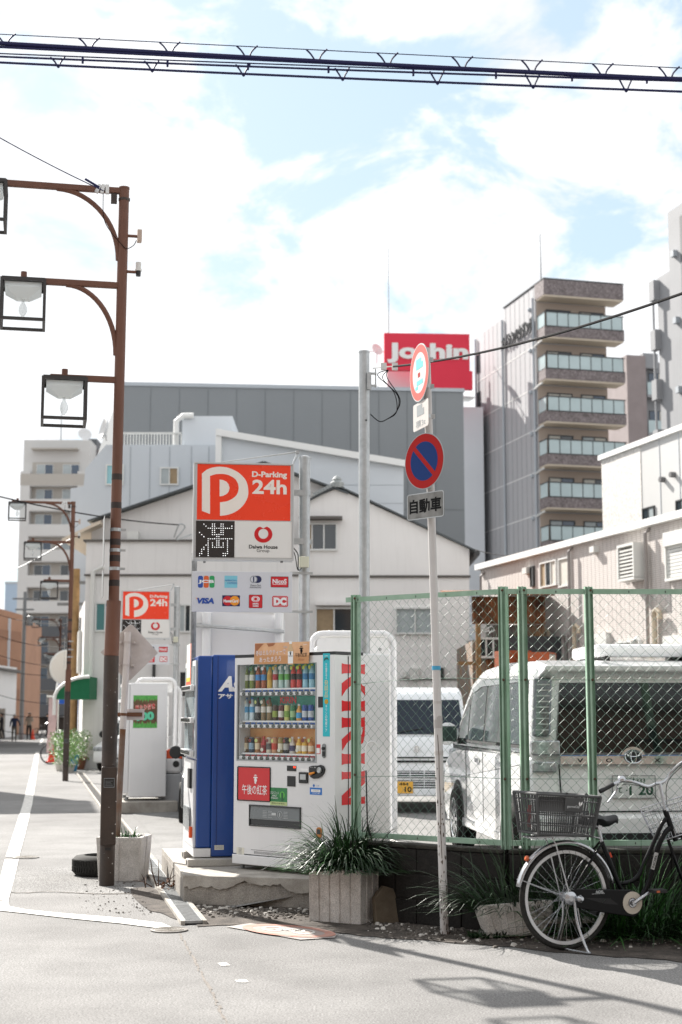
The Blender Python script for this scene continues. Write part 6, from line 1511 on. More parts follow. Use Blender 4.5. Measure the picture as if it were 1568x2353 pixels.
for z in (3.9, 3.62, 3.26, 3.1, 2.86): 
    m = MB(); m.lathe([(.0525, -.03), (.0525, .03)], (lx(z), 0, z), 16); m.build('tape_band', M('tape_dark', '#2e2420', .6), lamp)
for z in (3.38, 3.18, 3.0):
    m = MB(); m.lathe([(.0545, -.016), (.0545, .016)], (lx(z), 0, z), 16); m.bb(lx(z) + .05, lx(z) + .1, -.01, .01, z - .01, z + .012); m.build('clamp_band', MSteel, lamp)
m = MB(); m.bb(-.1, -.095, -.16, .16, 3.03, 3.5); m.bb(-.101, -.096, -.16, .16, 2.72, 2.98); m.build('edge_plate', MAlu, lamp)
AZ = (6.81, 5.83, 4.87)
LXC = (-1.33, -.93, -.51)
for i in range(3):
    z, xc = AZ[i], LXC[i]
    m = MB(); x_end = xc - .14
    m.prism([(-.028, -.03), (.028, -.03), (.028, .03), (-.028, .03)], (x_end, 0, z), (0, 1, 0), (0, 0, 1), (1, 0, 0), -x_end + lx(z)); arm = m.build('arm', MRustL, lamp, bev=.006)
    m = MB(); m.cyl((xc, 0, z - .06), (xc, 0, z + .085), .03, n=12); m.build('stem', MRustL, arm)
    if i < 2:
        m = MB(); rx, rz_ = (.62, .7) if i == 0 else (.5, .69)
        pts = [(lx(z) - .045 - rx * (1 - math.cos(R(a))), 0, z - .02 - rz_ * (1 - math.sin(R(a)))) for a in range(0, 91, 6)]
        m.tube(pts, .026, 8); m.build('brace', MRustL, lamp, smooth=True)
    zt_ = z - .035; hb = .205; h_ = .42
    m = MB(); e = .014
    for sx in (-1, 1):
        for sy in (-1, 1): m.bb(xc + sx * hb - e, xc + sx * hb + e, sy * hb - e, sy * hb + e, zt_ - h_, zt_)
    for zz_ in (zt_ - e, zt_ - h_ + e):
        for sy in (-1, 1): m.bb(xc - hb + e, xc + hb - e, sy * hb - e, sy * hb + e, zz_ - e, zz_ + e)
        for sx in (-1, 1): m.bb(xc + sx * hb - e, xc + sx * hb + e, -hb + e, hb - e, zz_ - e, zz_ + e)
    m.bb(xc - hb, xc + hb, -hb, hb, zt_ + .001, zt_ + .012)
    ln = m.build('lantern', MBlackF, lamp)
    for k, (dx, dy) in enumerate(((0, -1), (0, 1), (-1, 0), (1, 0))):
        m = MB(); c_ = (xc + dx * hb, dy * hb, zt_ - h_ / 2); m.box(c_, ((2 * hb - .03) if dx == 0 else .003, (2 * hb - .03) if dy == 0 else .003, h_ - .06)); m.build('pane', MLampG, ln)
    m = MB(); b1, b2 = hb - .03, .06
    m.add([(xc + sx * b1, sy * b1, zt_ - .03) for sx, sy in ((-1, -1), (1, -1), (1, 1), (-1, 1))] + [(xc + sx * b1, sy * b1, zt_ - .075) for sx, sy in ((-1, -1), (1, -1), (1, 1), (-1, 1))] + [(xc + sx * b2, sy * b2, zt_ - .165) for sx, sy in ((-1, -1), (1, -1), (1, 1), (-1, 1))], [(0, 1, 2, 3), (0, 1, 5, 4), (1, 2, 6, 5), (2, 3, 7, 6), (3, 0, 4, 7), (4, 5, 9, 8), (5, 6, 10, 9), (6, 7, 11, 10), (7, 4, 8, 11), (8, 9, 10, 11)]); m.build('reflector', MRefl, ln)
    m = MB(); m.lathe([(.014, -.165), (.014, -.195), (.022, -.205), (.04, -.245), (.041, -.275), (.028, -.31), (.016, -.325), (.012, -.335)], (xc, 0, zt_), 14); m.build('bulb', MBulb, ln, smooth=True)
for nm, z in (('camera_box', 6.35), ('light_sensor', 5.98)):
    m = MB(); m.cyl((lx(z) + .04, 0, z), (lx(z) + .14, 0, z), .016, n=6); o = m.build('sensor_arm', MRustL, lamp)
    if nm == 'camera_box': m = MB(); m.bb(lx(z) + .14, lx(z) + .185, -.05, .03, z - .06, z + .06); m.build(nm, M('camera_beige', '#b5a193', .5), lamp, bev=.004)
    else: m = MB(); m.lathe([(.024, -.04), (.026, .01)], (lx(z) + .16, 0, z), 12); m.build('sensor_base', MBlk2, lamp); m = MB(); m.lathe([(.034, .012), (.034, .03), (.028, .032), (.028, .1)], (lx(z) + .16, 0, z), 12); m.build(nm, M('sensor_white', '#d2d0cc', .4), lamp)
m = MB(); z = 6.72; m.lathe([(.055, -.012), (.055, .012)], (lx(z), 0, z), 14); m.bb(-.1, -.04, -.03, .03, z - .04, z + .05); m.bb(.05, .09, -.01, .01, z - .01, z + .02); m.build('wire_bracket', MRustD, lamp)
m = MB(); [m.box((-.14 - .045 * k, -.05, 6.8), (.035, .04, .09), Matrix.Rotation(R(12 * k), 3, 'Y')) for k in range(3)]; m.build('insulator', M('insulator_white', '#d8d8d6', .3), lamp)
m = MB(); m.tube(smoothpts([(-.18, -.06, 6.76), (-.17, -.07, 6.5), (-.1, -.07, 6.36), (.0, -.065, 6.25), (.06, -.05, 6.2), (.13, -.04, 6.24), (.16, -.03, 6.3)]), .004, 5); m.build('lead_wire', MWire, lamp)
lamps_at = [((-6.69, 36.44), 'second brown street lamp post up the road with three lanterns'), ((-15.55, 82, ), 'third brown lamp post far up the road before the tower'), ((-19.7, 104), 'furthest brown lamp post at the end of the road')]
for (x, y), lab in lamps_at:
    c_ = copytree(lamp); c_.location = (x, y, 0); c_['label'] = lab

# ------------------------------------------------------------------ leaning diamond sign in the left planter
MDia = M('sign_back_pale', '#c6bdb8', .6, col2='#b3a9a2', vs=6, streak=.15)
pb, pt_ = P(269, 1930, 14.86), P(294, 1452, 14.95)
pb.z = .36
dsn = thing('diamond_sign', 'leaning rusty pole with the back of a diamond shaped sign', 'road sign', pb)
ax = pt_ - pb; zj = .53
m = MB(); m.cyl((0, 0, 0), ax * zj, .03, n=14); m.build('lower_pole', M('grey_rust', '#7a726b', .8, col2='#6d4a32', vs=3, streak=.5), dsn, smooth=True)
m = MB(); m.cyl(ax * (zj + .002), ax, .0335, n=14); m.build('upper_pole', M('pale_pole', '#cdc5c0', .6, var=.1, streak=.2), dsn, smooth=True)
ctr = ax * .9; u_ = Vector((.97, .25, 0)).normalized(); up_ = ax.normalized(); hd = .29; n_ = u_.cross(up_).normalized()
m = MB(); m.prism([(-hd, 0), (-.02, -hd + .01), (.02, -hd + .01), (hd, 0), (.02, hd - .01), (-.02, hd - .01)], ctr + Vector((.02, .05, 0)), u_, up_, -n_ if n_.y < 0 else n_, .004); m.build('diamond', MDia, dsn)
for k in (.1, -.13):
    m = MB(); c_ = ctr + up_ * k; m.prism([(-.19 + abs(k), -.018), (.19 - abs(k), -.018), (.19 - abs(k), .018), (-.19 + abs(k), .018)], c_ + Vector((.02, .04, 0)), u_, up_, Vector((0, 1, 0)), .01); m.lathe([(.036, -.012), (.036, .012)], c_, 14, tuple(up_)); [m.box(c_ + u_ * s_ + Vector((0, .0, 0)), (.018, .07, .018)) for s_ in (-.065, .065)]; m.build('bracket', MDia, dsn)
c_ = ax * .6; m = MB(); m.prism([(-.02, -.055), (.2, -.055), (.2, .055), (-.02, .055)], c_ + Vector((0, .05, 0)), u_, up_, Vector((0, 1, 0)), .003); m.build('small_plate', MDia, dsn)
m = MB(); m.prism([(-.1, -.02), (.18, -.02), (.18, .02), (-.1, .02)], c_ + Vector((0, .036, 0)), u_, up_, Vector((0, 1, 0)), .012); m.lathe([(.036, -.014), (.036, .014)], c_, 14, tuple(up_)); m.build('plate_bracket', M('bracket_rust', '#6f4a33', .8, var=.3), dsn)
# square planter and the old tyre lying behind it
MPlant = M('planter_concrete', '#dcd8d3', .9, col2='#bdb8b2', vs=5, bump=.1, bs=110, speck=.2, sps=130, streak=.3)
def planter(lab, loc, rz, wt, wb, dt, db, h_, ribs, tilt=None):
    t = thing('concrete_planter', lab, 'planter', loc, rz, 'concrete planters', rot=tilt)
    m = MB(); k = .045
    o = [(-wb, -db), (wb, -db), (wb, db), (-wb, db)]; q = [(-wt, -dt), (wt, -dt), (wt, dt), (-wt, dt)]; i_ = [(x - math.copysign(k, x), y - math.copysign(k, y)) for x, y in q]
    m.add([(x, y, 0) for x, y in o] + [(x, y, h_) for x, y in q] + [(x, y, h_) for x, y in i_] + [(x, y, h_ - .06) for x, y in i_],
          [(3, 2, 1, 0)] + [(a_, (a_ + 1) % 4, 4 + (a_ + 1) % 4, 4 + a_) for a_ in range(4)] + [(4 + a_, 4 + (a_ + 1) % 4, 8 + (a_ + 1) % 4, 8 + a_) for a_ in range(4)] + [(8 + a_, 8 + (a_ + 1) % 4, 12 + (a_ + 1) % 4, 12 + a_) for a_ in range(4)] + [(12, 13, 14, 15)])
    m.build('tub', MPlant, t, bev=.008)
    m = MB()
    for i in range(1, ribs):
        f_ = -1 + 2 * i / ribs
        m.add([(f_ * wb - .006, -db - .002, .01), (f_ * wb + .006, -db - .002, .01), (f_ * wt + .006, -dt - .002, h_ - .01), (f_ * wt - .006, -dt - .002, h_ - .01), (f_ * wb, -db - .009, .01), (f_ * wt, -dt - .009, h_ - .01)], [(0, 4, 5, 3), (4, 1, 2, 5), (0, 1, 4), (3, 5, 2)])
        m.add([(wb + .002, f_ * db - .006, .01), (wb + .002, f_ * db + .006, .01), (wt + .002, f_ * dt + .006, h_ - .01), (wt + .002, f_ * dt - .006, h_ - .01), (wb + .009, f_ * db, .01), (wt + .009, f_ * dt, h_ - .01)], [(0, 4, 5, 3), (4, 1, 2, 5), (0, 1, 4), (3, 5, 2)])
        m.add([(-wb - .002, f_ * db - .006, .01), (-wb - .002, f_ * db + .006, .01), (-wt - .002, f_ * dt + .006, h_ - .01), (-wt - .002, f_ * dt - .006, h_ - .01), (-wb - .009, f_ * db, .01), (-wt - .009, f_ * dt, h_ - .01)], [(0, 4, 5, 3), (4, 1, 2, 5), (0, 1, 4), (3, 5, 2)])
    m.build('rib', MPlant, t, kind='stuff')
    m = MB(); m.bb(-wt + k + .001, wt - k - .001, -dt + k + .001, dt - k - .001, h_ - .059, h_ - .03); m.build('earth', MSoil, t)
    return t
pl2 = planter('grey square planter with scant weeds beside the nearest lamp post', (-2.13, 14.84, 0), R(-6), .225, .2, .225, .2, .42, 2)
mt_ = thing('old_tyre', 'old black car tyre lying flat behind the grey planter', 'tyre', (-2.40, 15.25, 0))
MTyre = M('tyre_rubber', '#262523', .85, speck=.3, sps=60, spec=.3)
m = MB(); n_ = 40; prof = [(.17, .02), (.19, .0), (.275, .012), (.3, .04), (.303, .1), (.3, .165), (.275, .19), (.19, .2), (.17, .18), (.165, .1)]
vs = [(r_ * math.cos(2 * math.pi * j / n_), r_ * math.sin(2 * math.pi * j / n_), z) for r_, z in prof for j in range(n_)]
k_ = len(prof); m.add(vs, [(i * n_ + j, i * n_ + (j + 1) % n_, ((i + 1) % k_) * n_ + (j + 1) % n_, ((i + 1) % k_) * n_ + j) for i in range(k_) for j in range(n_)]); m.build('tyre_body', MTyre, mt_, smooth=True)
m = MB()
for j in range(60):
    a_ = R(6 * j); u_ = Vector((math.cos(a_), math.sin(a_), 0)); v_ = Vector((-math.sin(a_), math.cos(a_), 0))
    for z0_, z1_, sh in ((.045, .095, .01), (.105, .158, -.01)):
        m.prism([(-.009, z0_), (.006, z0_), (.006 + sh, z1_), (-.009 + sh, z1_)], u_ * .298, v_, (0, 0, 1), u_, .011)
m.build('tread_block', MTyre, mt_, kind='stuff')
# ------------------------------------------------------------------ grasses
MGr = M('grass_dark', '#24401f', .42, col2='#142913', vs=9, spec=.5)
MGrL = M('grass_bright', '#3b6f2f', .4, col2='#24481f', vs=9, spec=.5)  # bright copy for sunlit blades, sunlight put into the colour; also planter weeds
for m_ in (MGr, MGrL):
    m_.node_tree.nodes['Principled BSDF'].inputs['Transmission Weight'].default_value = 0.0
def blades(n, cen, spread, lmin, lmax, droop, wdt, seed, bias=None, wall_=None):
    rnd.seed(seed); m = MB()
    for i in range(n):
        a_ = rnd.uniform(0, 6.283); rr = math.sqrt(rnd.random()); bx, by = cen[0] + math.cos(a_) * spread[0] * rr, cen[1] + math.sin(a_) * spread[1] * rr
        a2 = a_ + rnd.gauss(0, .7); L = rnd.uniform(lmin, lmax); el = rnd.uniform(.55, 1.45) if rr < .6 else rnd.uniform(.2, 1.2)
        d = Vector((math.cos(a2) * math.cos(el), math.sin(a2) * math.cos(el), math.sin(el)))
        if bias: d = (d + Vector(bias) * rnd.uniform(.2, 1)).normalized()
        p = Vector((bx, by, cen[2])); s = Vector((-math.sin(a2), math.cos(a2), 0)); w_ = wdt * rnd.uniform(.6, 1.1); k = 6; pts = []
        dr = droop * rnd.uniform(.75, 1.5)
        for j in range(k + 1):
            f_ = j / k; ww = w_ * (1 - f_ ** 2.5) + .0006; tw = s * ww + Vector((0, 0, ww * .25 * math.sin(i)))
            pts += [p - tw, p + tw]; d = (d + Vector((0, 0, -dr / k * (.3 + f_)))).normalized(); p = p + d * (L / k)
            if p.z < .02: p.z = .02
        m.add(pts, [(2 * j, 2 * j + 1, 2 * j + 3, 2 * j + 2) for j in range(k)])
    return m
MPC = Vector((.06, 11.95, 0))
pm_ = planter('large pale ribbed planter full of dark grass in front of the machines', MPC, R(-30), .235, .23, .225, .22, .405, 5)
gz = thing('grass_clump', 'big arching dark green grass clump growing in the large planter', 'plant', MPC + Vector((0, 0, .38)), group='arching grass clumps')
blades(950, (0, 0, 0), (.2, .2), .3, .62, 2.0, .0065, 41).build('leaf', MGr, gz, kind='stuff')
blades(150, (-.12, -.02, 0), (.12, .12), .35, .62, 1.8, .0055, 42, (-.6, -.1, .1)).build('sunlit_tone_leaf', MGrL, gz, kind='stuff')
# broken corner slab leaning on the planter
t = thing('broken_slab', 'broken brown concrete slab leaning against the right side of the planter', 'slab', (.36, 11.78, 0))
m = MB(); m.prism([(-.13, 0), (.16, .0), (.13, .09), (.09, .14), (.06, .26), (-.02, .285), (-.08, .24), (-.12, .2)], (0, 0, 0), Vector((.85, .5, 0)).normalized(), Vector((-.1, .12, .98)).normalized(), Vector((.5, -.85, 0)), .05); m.build('slab_body', M('brown_concrete', '#6f6353', .9, var=.35, vs=7, bump=.06), t, bev=.006)
# ribbed planter tipped over beside the wall, with its own grass
tp_ = planter('tilted pale ribbed trough planter behind the bicycle wheel', (1.28, 11.03, 0), R(4), .27, .22, .11, .09, .235, 9, tilt=(R(-14), R(-4), R(4)))
gz2 = thing('grass_clump', 'drooping dark grass clump behind the bicycle rear wheel', 'plant', (1.2, 11.12, .17), group='arching grass clumps')
blades(330, (0.05, 0, 0), (.33, .1), .35, .62, 1.3, .005, 43, (-.35, -.35, .1)).build('leaf', MGr, gz2, kind='stuff')
gz3 = thing('grass_clump', 'green grass clump with sunlight painted into its brighter leaves behind the bicycle frame', 'plant', (2.1, 10.98, .02), group='arching grass clumps')
blades(330, (0.0, 0, 0), (.42, .12), .42, .8, 1.0, .0055, 44).build('sunlit_tone_leaf', MGrL, gz3, kind='stuff')
blades(620, (0.2, -.05, 0), (.75, .16), .35, .72, 1.35, .005, 45).build('leaf', MGr, gz3, kind='stuff')
# weeds in the left planter and by the post
gz4 = thing('weed_tuft', 'small weeds growing in the grey square planter', 'plant', (-2.08, 14.8, .39))
blades(60, (0, 0, 0), (.14, .12), .05, .14, 1.2, .006, 46).build('leaf', MGrL, gz4, kind='stuff')
gz5 = thing('weed_tuft', 'low weeds at the foot of the tilted trough planter', 'plant', (1.08, 10.98, 0.004))
blades(150, (0, 0, 0), (.16, .06), .04, .1, 1.4, .008, 47).build('leaf', MGr, gz5, kind='stuff')
# dead twig with brown leaves on the grate
tw = thing('dead_branch', 'fallen dead branch with curled brown leaves lying on the drain grate', 'branch', G(372, 2050) + Vector((0, 0, .035)))
MTwig = M('twig', '#4a3426', .9); MDead = M('dead_leaf', '#7a4a26', .8, col2='#4d2f1c', vs=20)
rnd.seed(51); m = MB()
for k in range(9):
    p = Vector((rnd.uniform(-.15, .1), rnd.uniform(-.1, .1), .01)); d = Vector((rnd.uniform(-1, 1), rnd.uniform(-.6, .6), rnd.uniform(0, .7))).normalized(); L = rnd.uniform(.12, .3)
    m.tube([p, p + d * L * .5 + Vector((0, 0, .02)), p + d * L + Vector((0, 0, -.0))], [.006, .004, .002], 5)
m.tube([(-.05, 0, .02), (-.09, 0, .14), (-.11, .02, .25)], [.008, .006, .004], 5); m.build('twig', MTwig, tw, kind='stuff')
m = MB()
for k in range(60):
    p = Vector((rnd.uniform(-.02, .2), rnd.uniform(-.16, .1), rnd.uniform(0, .07))); e1_ = Vector((rnd.uniform(-1, 1), rnd.uniform(-1, 1), rnd.uniform(-.6, .6))).normalized() * .03; e2_ = e1_.cross(Vector((rnd.random(), rnd.random(), 1))).normalized() * .014
    m.add([p, p + e1_ * .5 + e2_, p + e1_, p + e1_ * .5 - e2_], [(0, 1, 2, 3)])
m.build('dead_leaf', MDead, tw, kind='stuff')
# rubble by the wall
for i, (px, py, s_, lab) in enumerate(((912, 2090, .09, 'white broken concrete lump on the ground right of the large planter'), (1000, 2082, .12, 'grey flat stone against the wall left of the sign post'), (1040, 2080, .08, 'small dark stone at the wall foot behind the sign post'), (1345, 2152, .07, 'pale angular stone on the earth under the bicycle pedals'), (515, 2092, .05, 'pale angular stone in the gravel below the plinth'))):
    c_ = G(px, py); rnd.seed(60 + i); m = MB(); pts = [Vector((math.cos(k * .785) * s_ * rnd.uniform(.7, 1.2), math.sin(k * .785) * s_ * .6 * rnd.uniform(.7, 1.2), 0)) for k in range(8)]
    m.add([c_ + p + Vector((0, 0, .003)) for p in pts] + [c_ + p * .6 + Vector((rnd.uniform(-.01, .01), 0, s_ * rnd.uniform(.4, .7))) for p in pts], [list(range(8, 16))] + [(k, (k + 1) % 8, 8 + (k + 1) % 8, 8 + k) for k in range(8)])
    m.build('rubble_stone', MPebL if i in (0, 3, 4) else MPeb, None, label=lab, cat='stone', group='loose stones by the wall')
hb_ = thing('hollow_block', 'hollow concrete block lying behind the bicycle rear wheel', 'block', (1.63, 11.0, 0), R(5))
m = MB(); m.bb(-.2, .2, -.07, -.045, 0, .19); m.bb(-.2, .2, .045, .07, 0, .19); [m.bb(x - .016, x + .016, -.045, .045, 0, .19) for x in (-.184, -.06, .06, .184)]; m.xform(Matrix.Translation((0, 0, .07)) @ Matrix.Rotation(R(90), 4, 'X')); m.v = [(v[0], v[1] + .09, v[2]) for v in m.v]; m.build('block_body', MConc, hb_, bev=.004)
# red no-bicycle-parking mark pasted on the road
c_ = [G(*p) for p in ((520, 2132), (575, 2124), (775, 2150), (770, 2157), (690, 2162), (600, 2146))]
rm = thing('road_sticker', 'worn red and white no bicycle parking mark pasted on the road', 'road marking', G(660, 2144) + Vector((0, 0, .0065)))
o_ = rm.location
m = MB(); m.poly([Vector((p.x, p.y, .0075)) - o_ + Vector((0, 0, .0)) for p in c_]); m.build('backing', M('sticker_grey', '#a59e99', .8, var=.2), rm)
ex = (G(770, 2153) - G(560, 2131)) * .5; ey = (G(640, 2158) - G(690, 2136)) * .5; ctr = (G(770, 2153) + G(560, 2131)) * .5
m = MB(); pts = [ctr + ex * math.cos(R(12 * i)) + ey * math.sin(R(12 * i)) for i in range(30)]; pin = [ctr + ex * .78 * math.cos(R(12 * i)) + ey * .72 * math.sin(R(12 * i)) for i in range(30)]
m.add([Vector((p.x, p.y, .0105)) - o_ for p in pts] + [Vector((p.x, p.y, .0105)) - o_ for p in pin], [(i, (i + 1) % 30, 30 + (i + 1) % 30, 30 + i) for i in range(30)]); m.build('red_ring', M('road_red', '#b27565', .8, col2='#a88a80', vs=12), rm)
m = MB(); m.poly([Vector((p.x, p.y, .0095)) - o_ for p in pin]); m.build('pink_centre', M('road_pink', '#a3948e', .8, var=.2, vs=14), rm)
m = MB()
for s_ in (-.33, .33):
    w_ = [ctr + ex * (s_ + .24 * math.cos(R(20 * i))) + ey * (.42 * math.sin(R(20 * i))) for i in range(18)]; w2 = [ctr + ex * (s_ + .19 * math.cos(R(20 * i))) + ey * (.33 * math.sin(R(20 * i))) for i in range(18)]
    m.add([Vector((p.x, p.y, .0125)) - o_ for p in w_ + w2], [(i, (i + 1) % 18, 18 + (i + 1) % 18, 18 + i) for i in range(18)])
for a_, b_ in (((-.33, 0), (-.1, -.3)), ((-.1, -.3), (.25, -.3)), ((.25, -.3), (.33, 0)), ((-.33, 0), (.0, .05)), ((.0, .05), (.25, -.3)), ((-.1, -.3), (.0, .05))):
    p, q = ctr + ex * a_[0] + ey * a_[1], ctr + ex * b_[0] + ey * b_[1]; n_ = (q - p).normalized().cross(Vector((0, 0, 1))) * .012
    m.add([Vector((v.x, v.y, .0125)) - o_ for v in (p - n_, q - n_, q + n_, p + n_)], [(0, 1, 2, 3)])
m.build('bicycle_print', MPaint, rm)
# ------------------------------------------------------------------ vehicles
MCar = M('car_white', '#eaebeb', .22, coat=.9, spec=.5)
MCarK = M('kei_white', '#dde1e4', .28, coat=.7)
MCarD = M('car_grey', '#4b4d50', .25, .3, coat=.9)
MTint = M('tinted_glass', '#0a0e11', .04, spec=.5)
MTintB = M('windscreen_blue', '#071a2a', .05, spec=.4)
MChrome = M('chrome', '#cfd2d4', .12, .95)
MRub = M('rubber', '#1b1b1c', .7)
MLampC = M('lamp_clear', '#b9bdc0', .15, .3, coat=.6, col2='#73777a', vs=14)
MLampR = M('lamp_red', '#8f1a1a', .2, coat=.7)
def prof_body(pts, hw, taper, zb, name, mat, par, bev=.05):
    """side silhouette pulled across the width with rounded shoulders, leaning in above zb"""
    P2 = []; k0 = len(pts)
    for i in range(k0):          # round every corner of the silhouette a little
        a, b, c = Vector(pts[i - 1]), Vector(pts[i]), Vector(pts[(i + 1) % k0])
        r = min(.07, (a - b).length * .35, (c - b).length * .35)
        p, q = b + (a - b).normalized() * r, b + (c - b).normalized() * r
        for t_ in (0, .33, .67, 1): P2.append((p * (1 - t_) + b * t_) * (1 - t_) + (b * (1 - t_) + q * t_) * t_)
    k = len(P2); area = sum(P2[i].x * P2[(i + 1) % k].y - P2[(i + 1) % k].x * P2[i].y for i in range(k)); sg_ = 1 if area > 0 else -1
    nr = []
    for i in range(k):
        d = (P2[(i + 1) % k] - P2[i - 1]).normalized(); nr.append(Vector((-d.y, d.x)) * sg_)
    rows = [(hw - bev * (1 - math.sin(R(a))), bev * (1 - math.cos(R(a)))) for a in (0, 22, 45, 68, 90)]
    rows = [(-x, i_) for x, i_ in rows[::-1]] + rows; vs = []
    for x, ins in rows:
        for i in range(k):
            y, z = P2[i].x + nr[i].x * ins, P2[i].y + nr[i].y * ins
            vs.append((x * (1 - taper * max(0, z - zb)), y, z))
    n_ = len(rows); m = MB()
    m.add(vs, [list(range(k)), [(n_ - 1) * k + i for i in range(k)]] + [(a * k + i, a * k + (i + 1) % k, (a + 1) * k + (i + 1) % k, (a + 1) * k + i) for a in range(n_ - 1) for i in range(k)])
    return m.build(name, mat, par, smooth=True)
def wheel(par, x, y, r, side, rim=None):
    m = MB(); m.lathe([(r * .62, -.09), (r * .93, -.095), (r, -.06), (r, .06), (r * .93, .095), (r * .62, .09)], (x, y, r), 28, (side, 0, 0)); w_ = m.build('wheel', MTyre, par, smooth=True)
    m = MB(); m.lathe([(r * .64, .07), (r * .66, .098), (r * .6, .098), (r * .55, .05), (.05, .06), (.05, .09), (.01, .09)], (x, y, r), 24, (side, 0, 0)); rm_ = m.build('rim', rim or MChrome, w_)
    m = MB()
    for i in range(10):
        a = R(36 * i); m.box((x + side * .085, y + math.cos(a) * r * .33, r + math.sin(a) * r * .33), (.02, .035, r * .5), Matrix.Rotation(a - R(90), 3, 'X'))
    m.build('spoke', rim or MChrome, rm_ if False else w_, kind='stuff')
    return w_
# white minivan seen from behind
VRZ = R(4.8); VL = Vector((1.53, 12.16, .2)); VC = VL + Vector((math.cos(VRZ), math.sin(VRZ), 0)) * .85
van = thing('minivan', 'white minivan parked tail towards the green fence with a roof box', 'minivan', VC, VRZ)
vn = Vector((math.sin(VRZ), -math.cos(VRZ), 0)); vx = Vector((math.cos(VRZ), math.sin(VRZ), 0))
def Vp(x, y, off=0.):    # zoomed photo point on the rear plane
    o = VC + vn * off; q = onplane(1120 + .2857 * x, 1378.5 + .2857 * y, o, vn) - VC
    return q.dot(vx), q.z
low = [(.03, .36), (.0, .5), (.0, .78), (.02, .98), (.05, 1.06), (3.72, 1.06), (4.15, 1.02), (4.5, .9), (4.62, .72), (4.62, .4), (4.5, .28), (.15, .28)]
prof_body(low, .85, 0, 9, 'body', MCar, van, .06)
up = [(.03, 1.03), (.05, 1.2), (.16, 1.72), (.22, 1.80), (.5, 1.85), (1.6, 1.87), (2.6, 1.84), (3.1, 1.74), (3.5, 1.5), (4.0, 1.1), (4.02, 1.03)]
prof_body(up, .845, .12, 1.03, 'cabin', MCar, van, .07)
def vx_at(z): return .845 * (1 - .12 * (z - 1.03))
def sidewin(name, pts, mat, off, par):
    for s in (-1, 1):
        m = MB(); a = [(s * (vx_at(z) + off), y, z) for y, z in pts]; b = [(s * (vx_at(z) + off - .02), y, z) for y, z in pts]; k = len(pts)
        m.add(a + b, [list(range(k)), list(range(k, 2 * k))] + [(i, (i + 1) % k, k + (i + 1) % k, k + i) for i in range(k)]); m.build(name, mat, par)
sidewin('window_band', [(.2, 1.12), (.3, 1.68), (.45, 1.735), (2.5, 1.74), (2.95, 1.66), (3.35, 1.46), (3.82, 1.12)], MRub, .004, van)
MSideG = M('side_glass', '#3f484b', .05, spec=.6)
for pts in ([(.28, 1.15), (.36, 1.64), (.5, 1.7), (1.12, 1.71), (1.12, 1.15)], [(1.2, 1.15), (1.2, 1.71), (2.1, 1.71), (2.1, 1.15)], [(2.18, 1.15), (2.18, 1.71), (2.5, 1.7), (2.88, 1.62), (3.0, 1.54), (3.0, 1.15)], [(3.06, 1.15), (3.06, 1.5), (3.3, 1.42), (3.68, 1.15)]): sidewin('side_glass', pts, MSideG, .008, van)
sidewin('visor', [(.5, 1.73), (2.5, 1.735), (2.95, 1.655), (2.9, 1.61), (2.45, 1.67), (.5, 1.68)], M('visor_grey', '#8e9496', .1, spec=.9), .016, van)
sidewin('waist_trim', [(.25, 1.085), (.25, 1.115), (3.85, 1.115), (3.85, 1.085)], MChrome, .010, van)
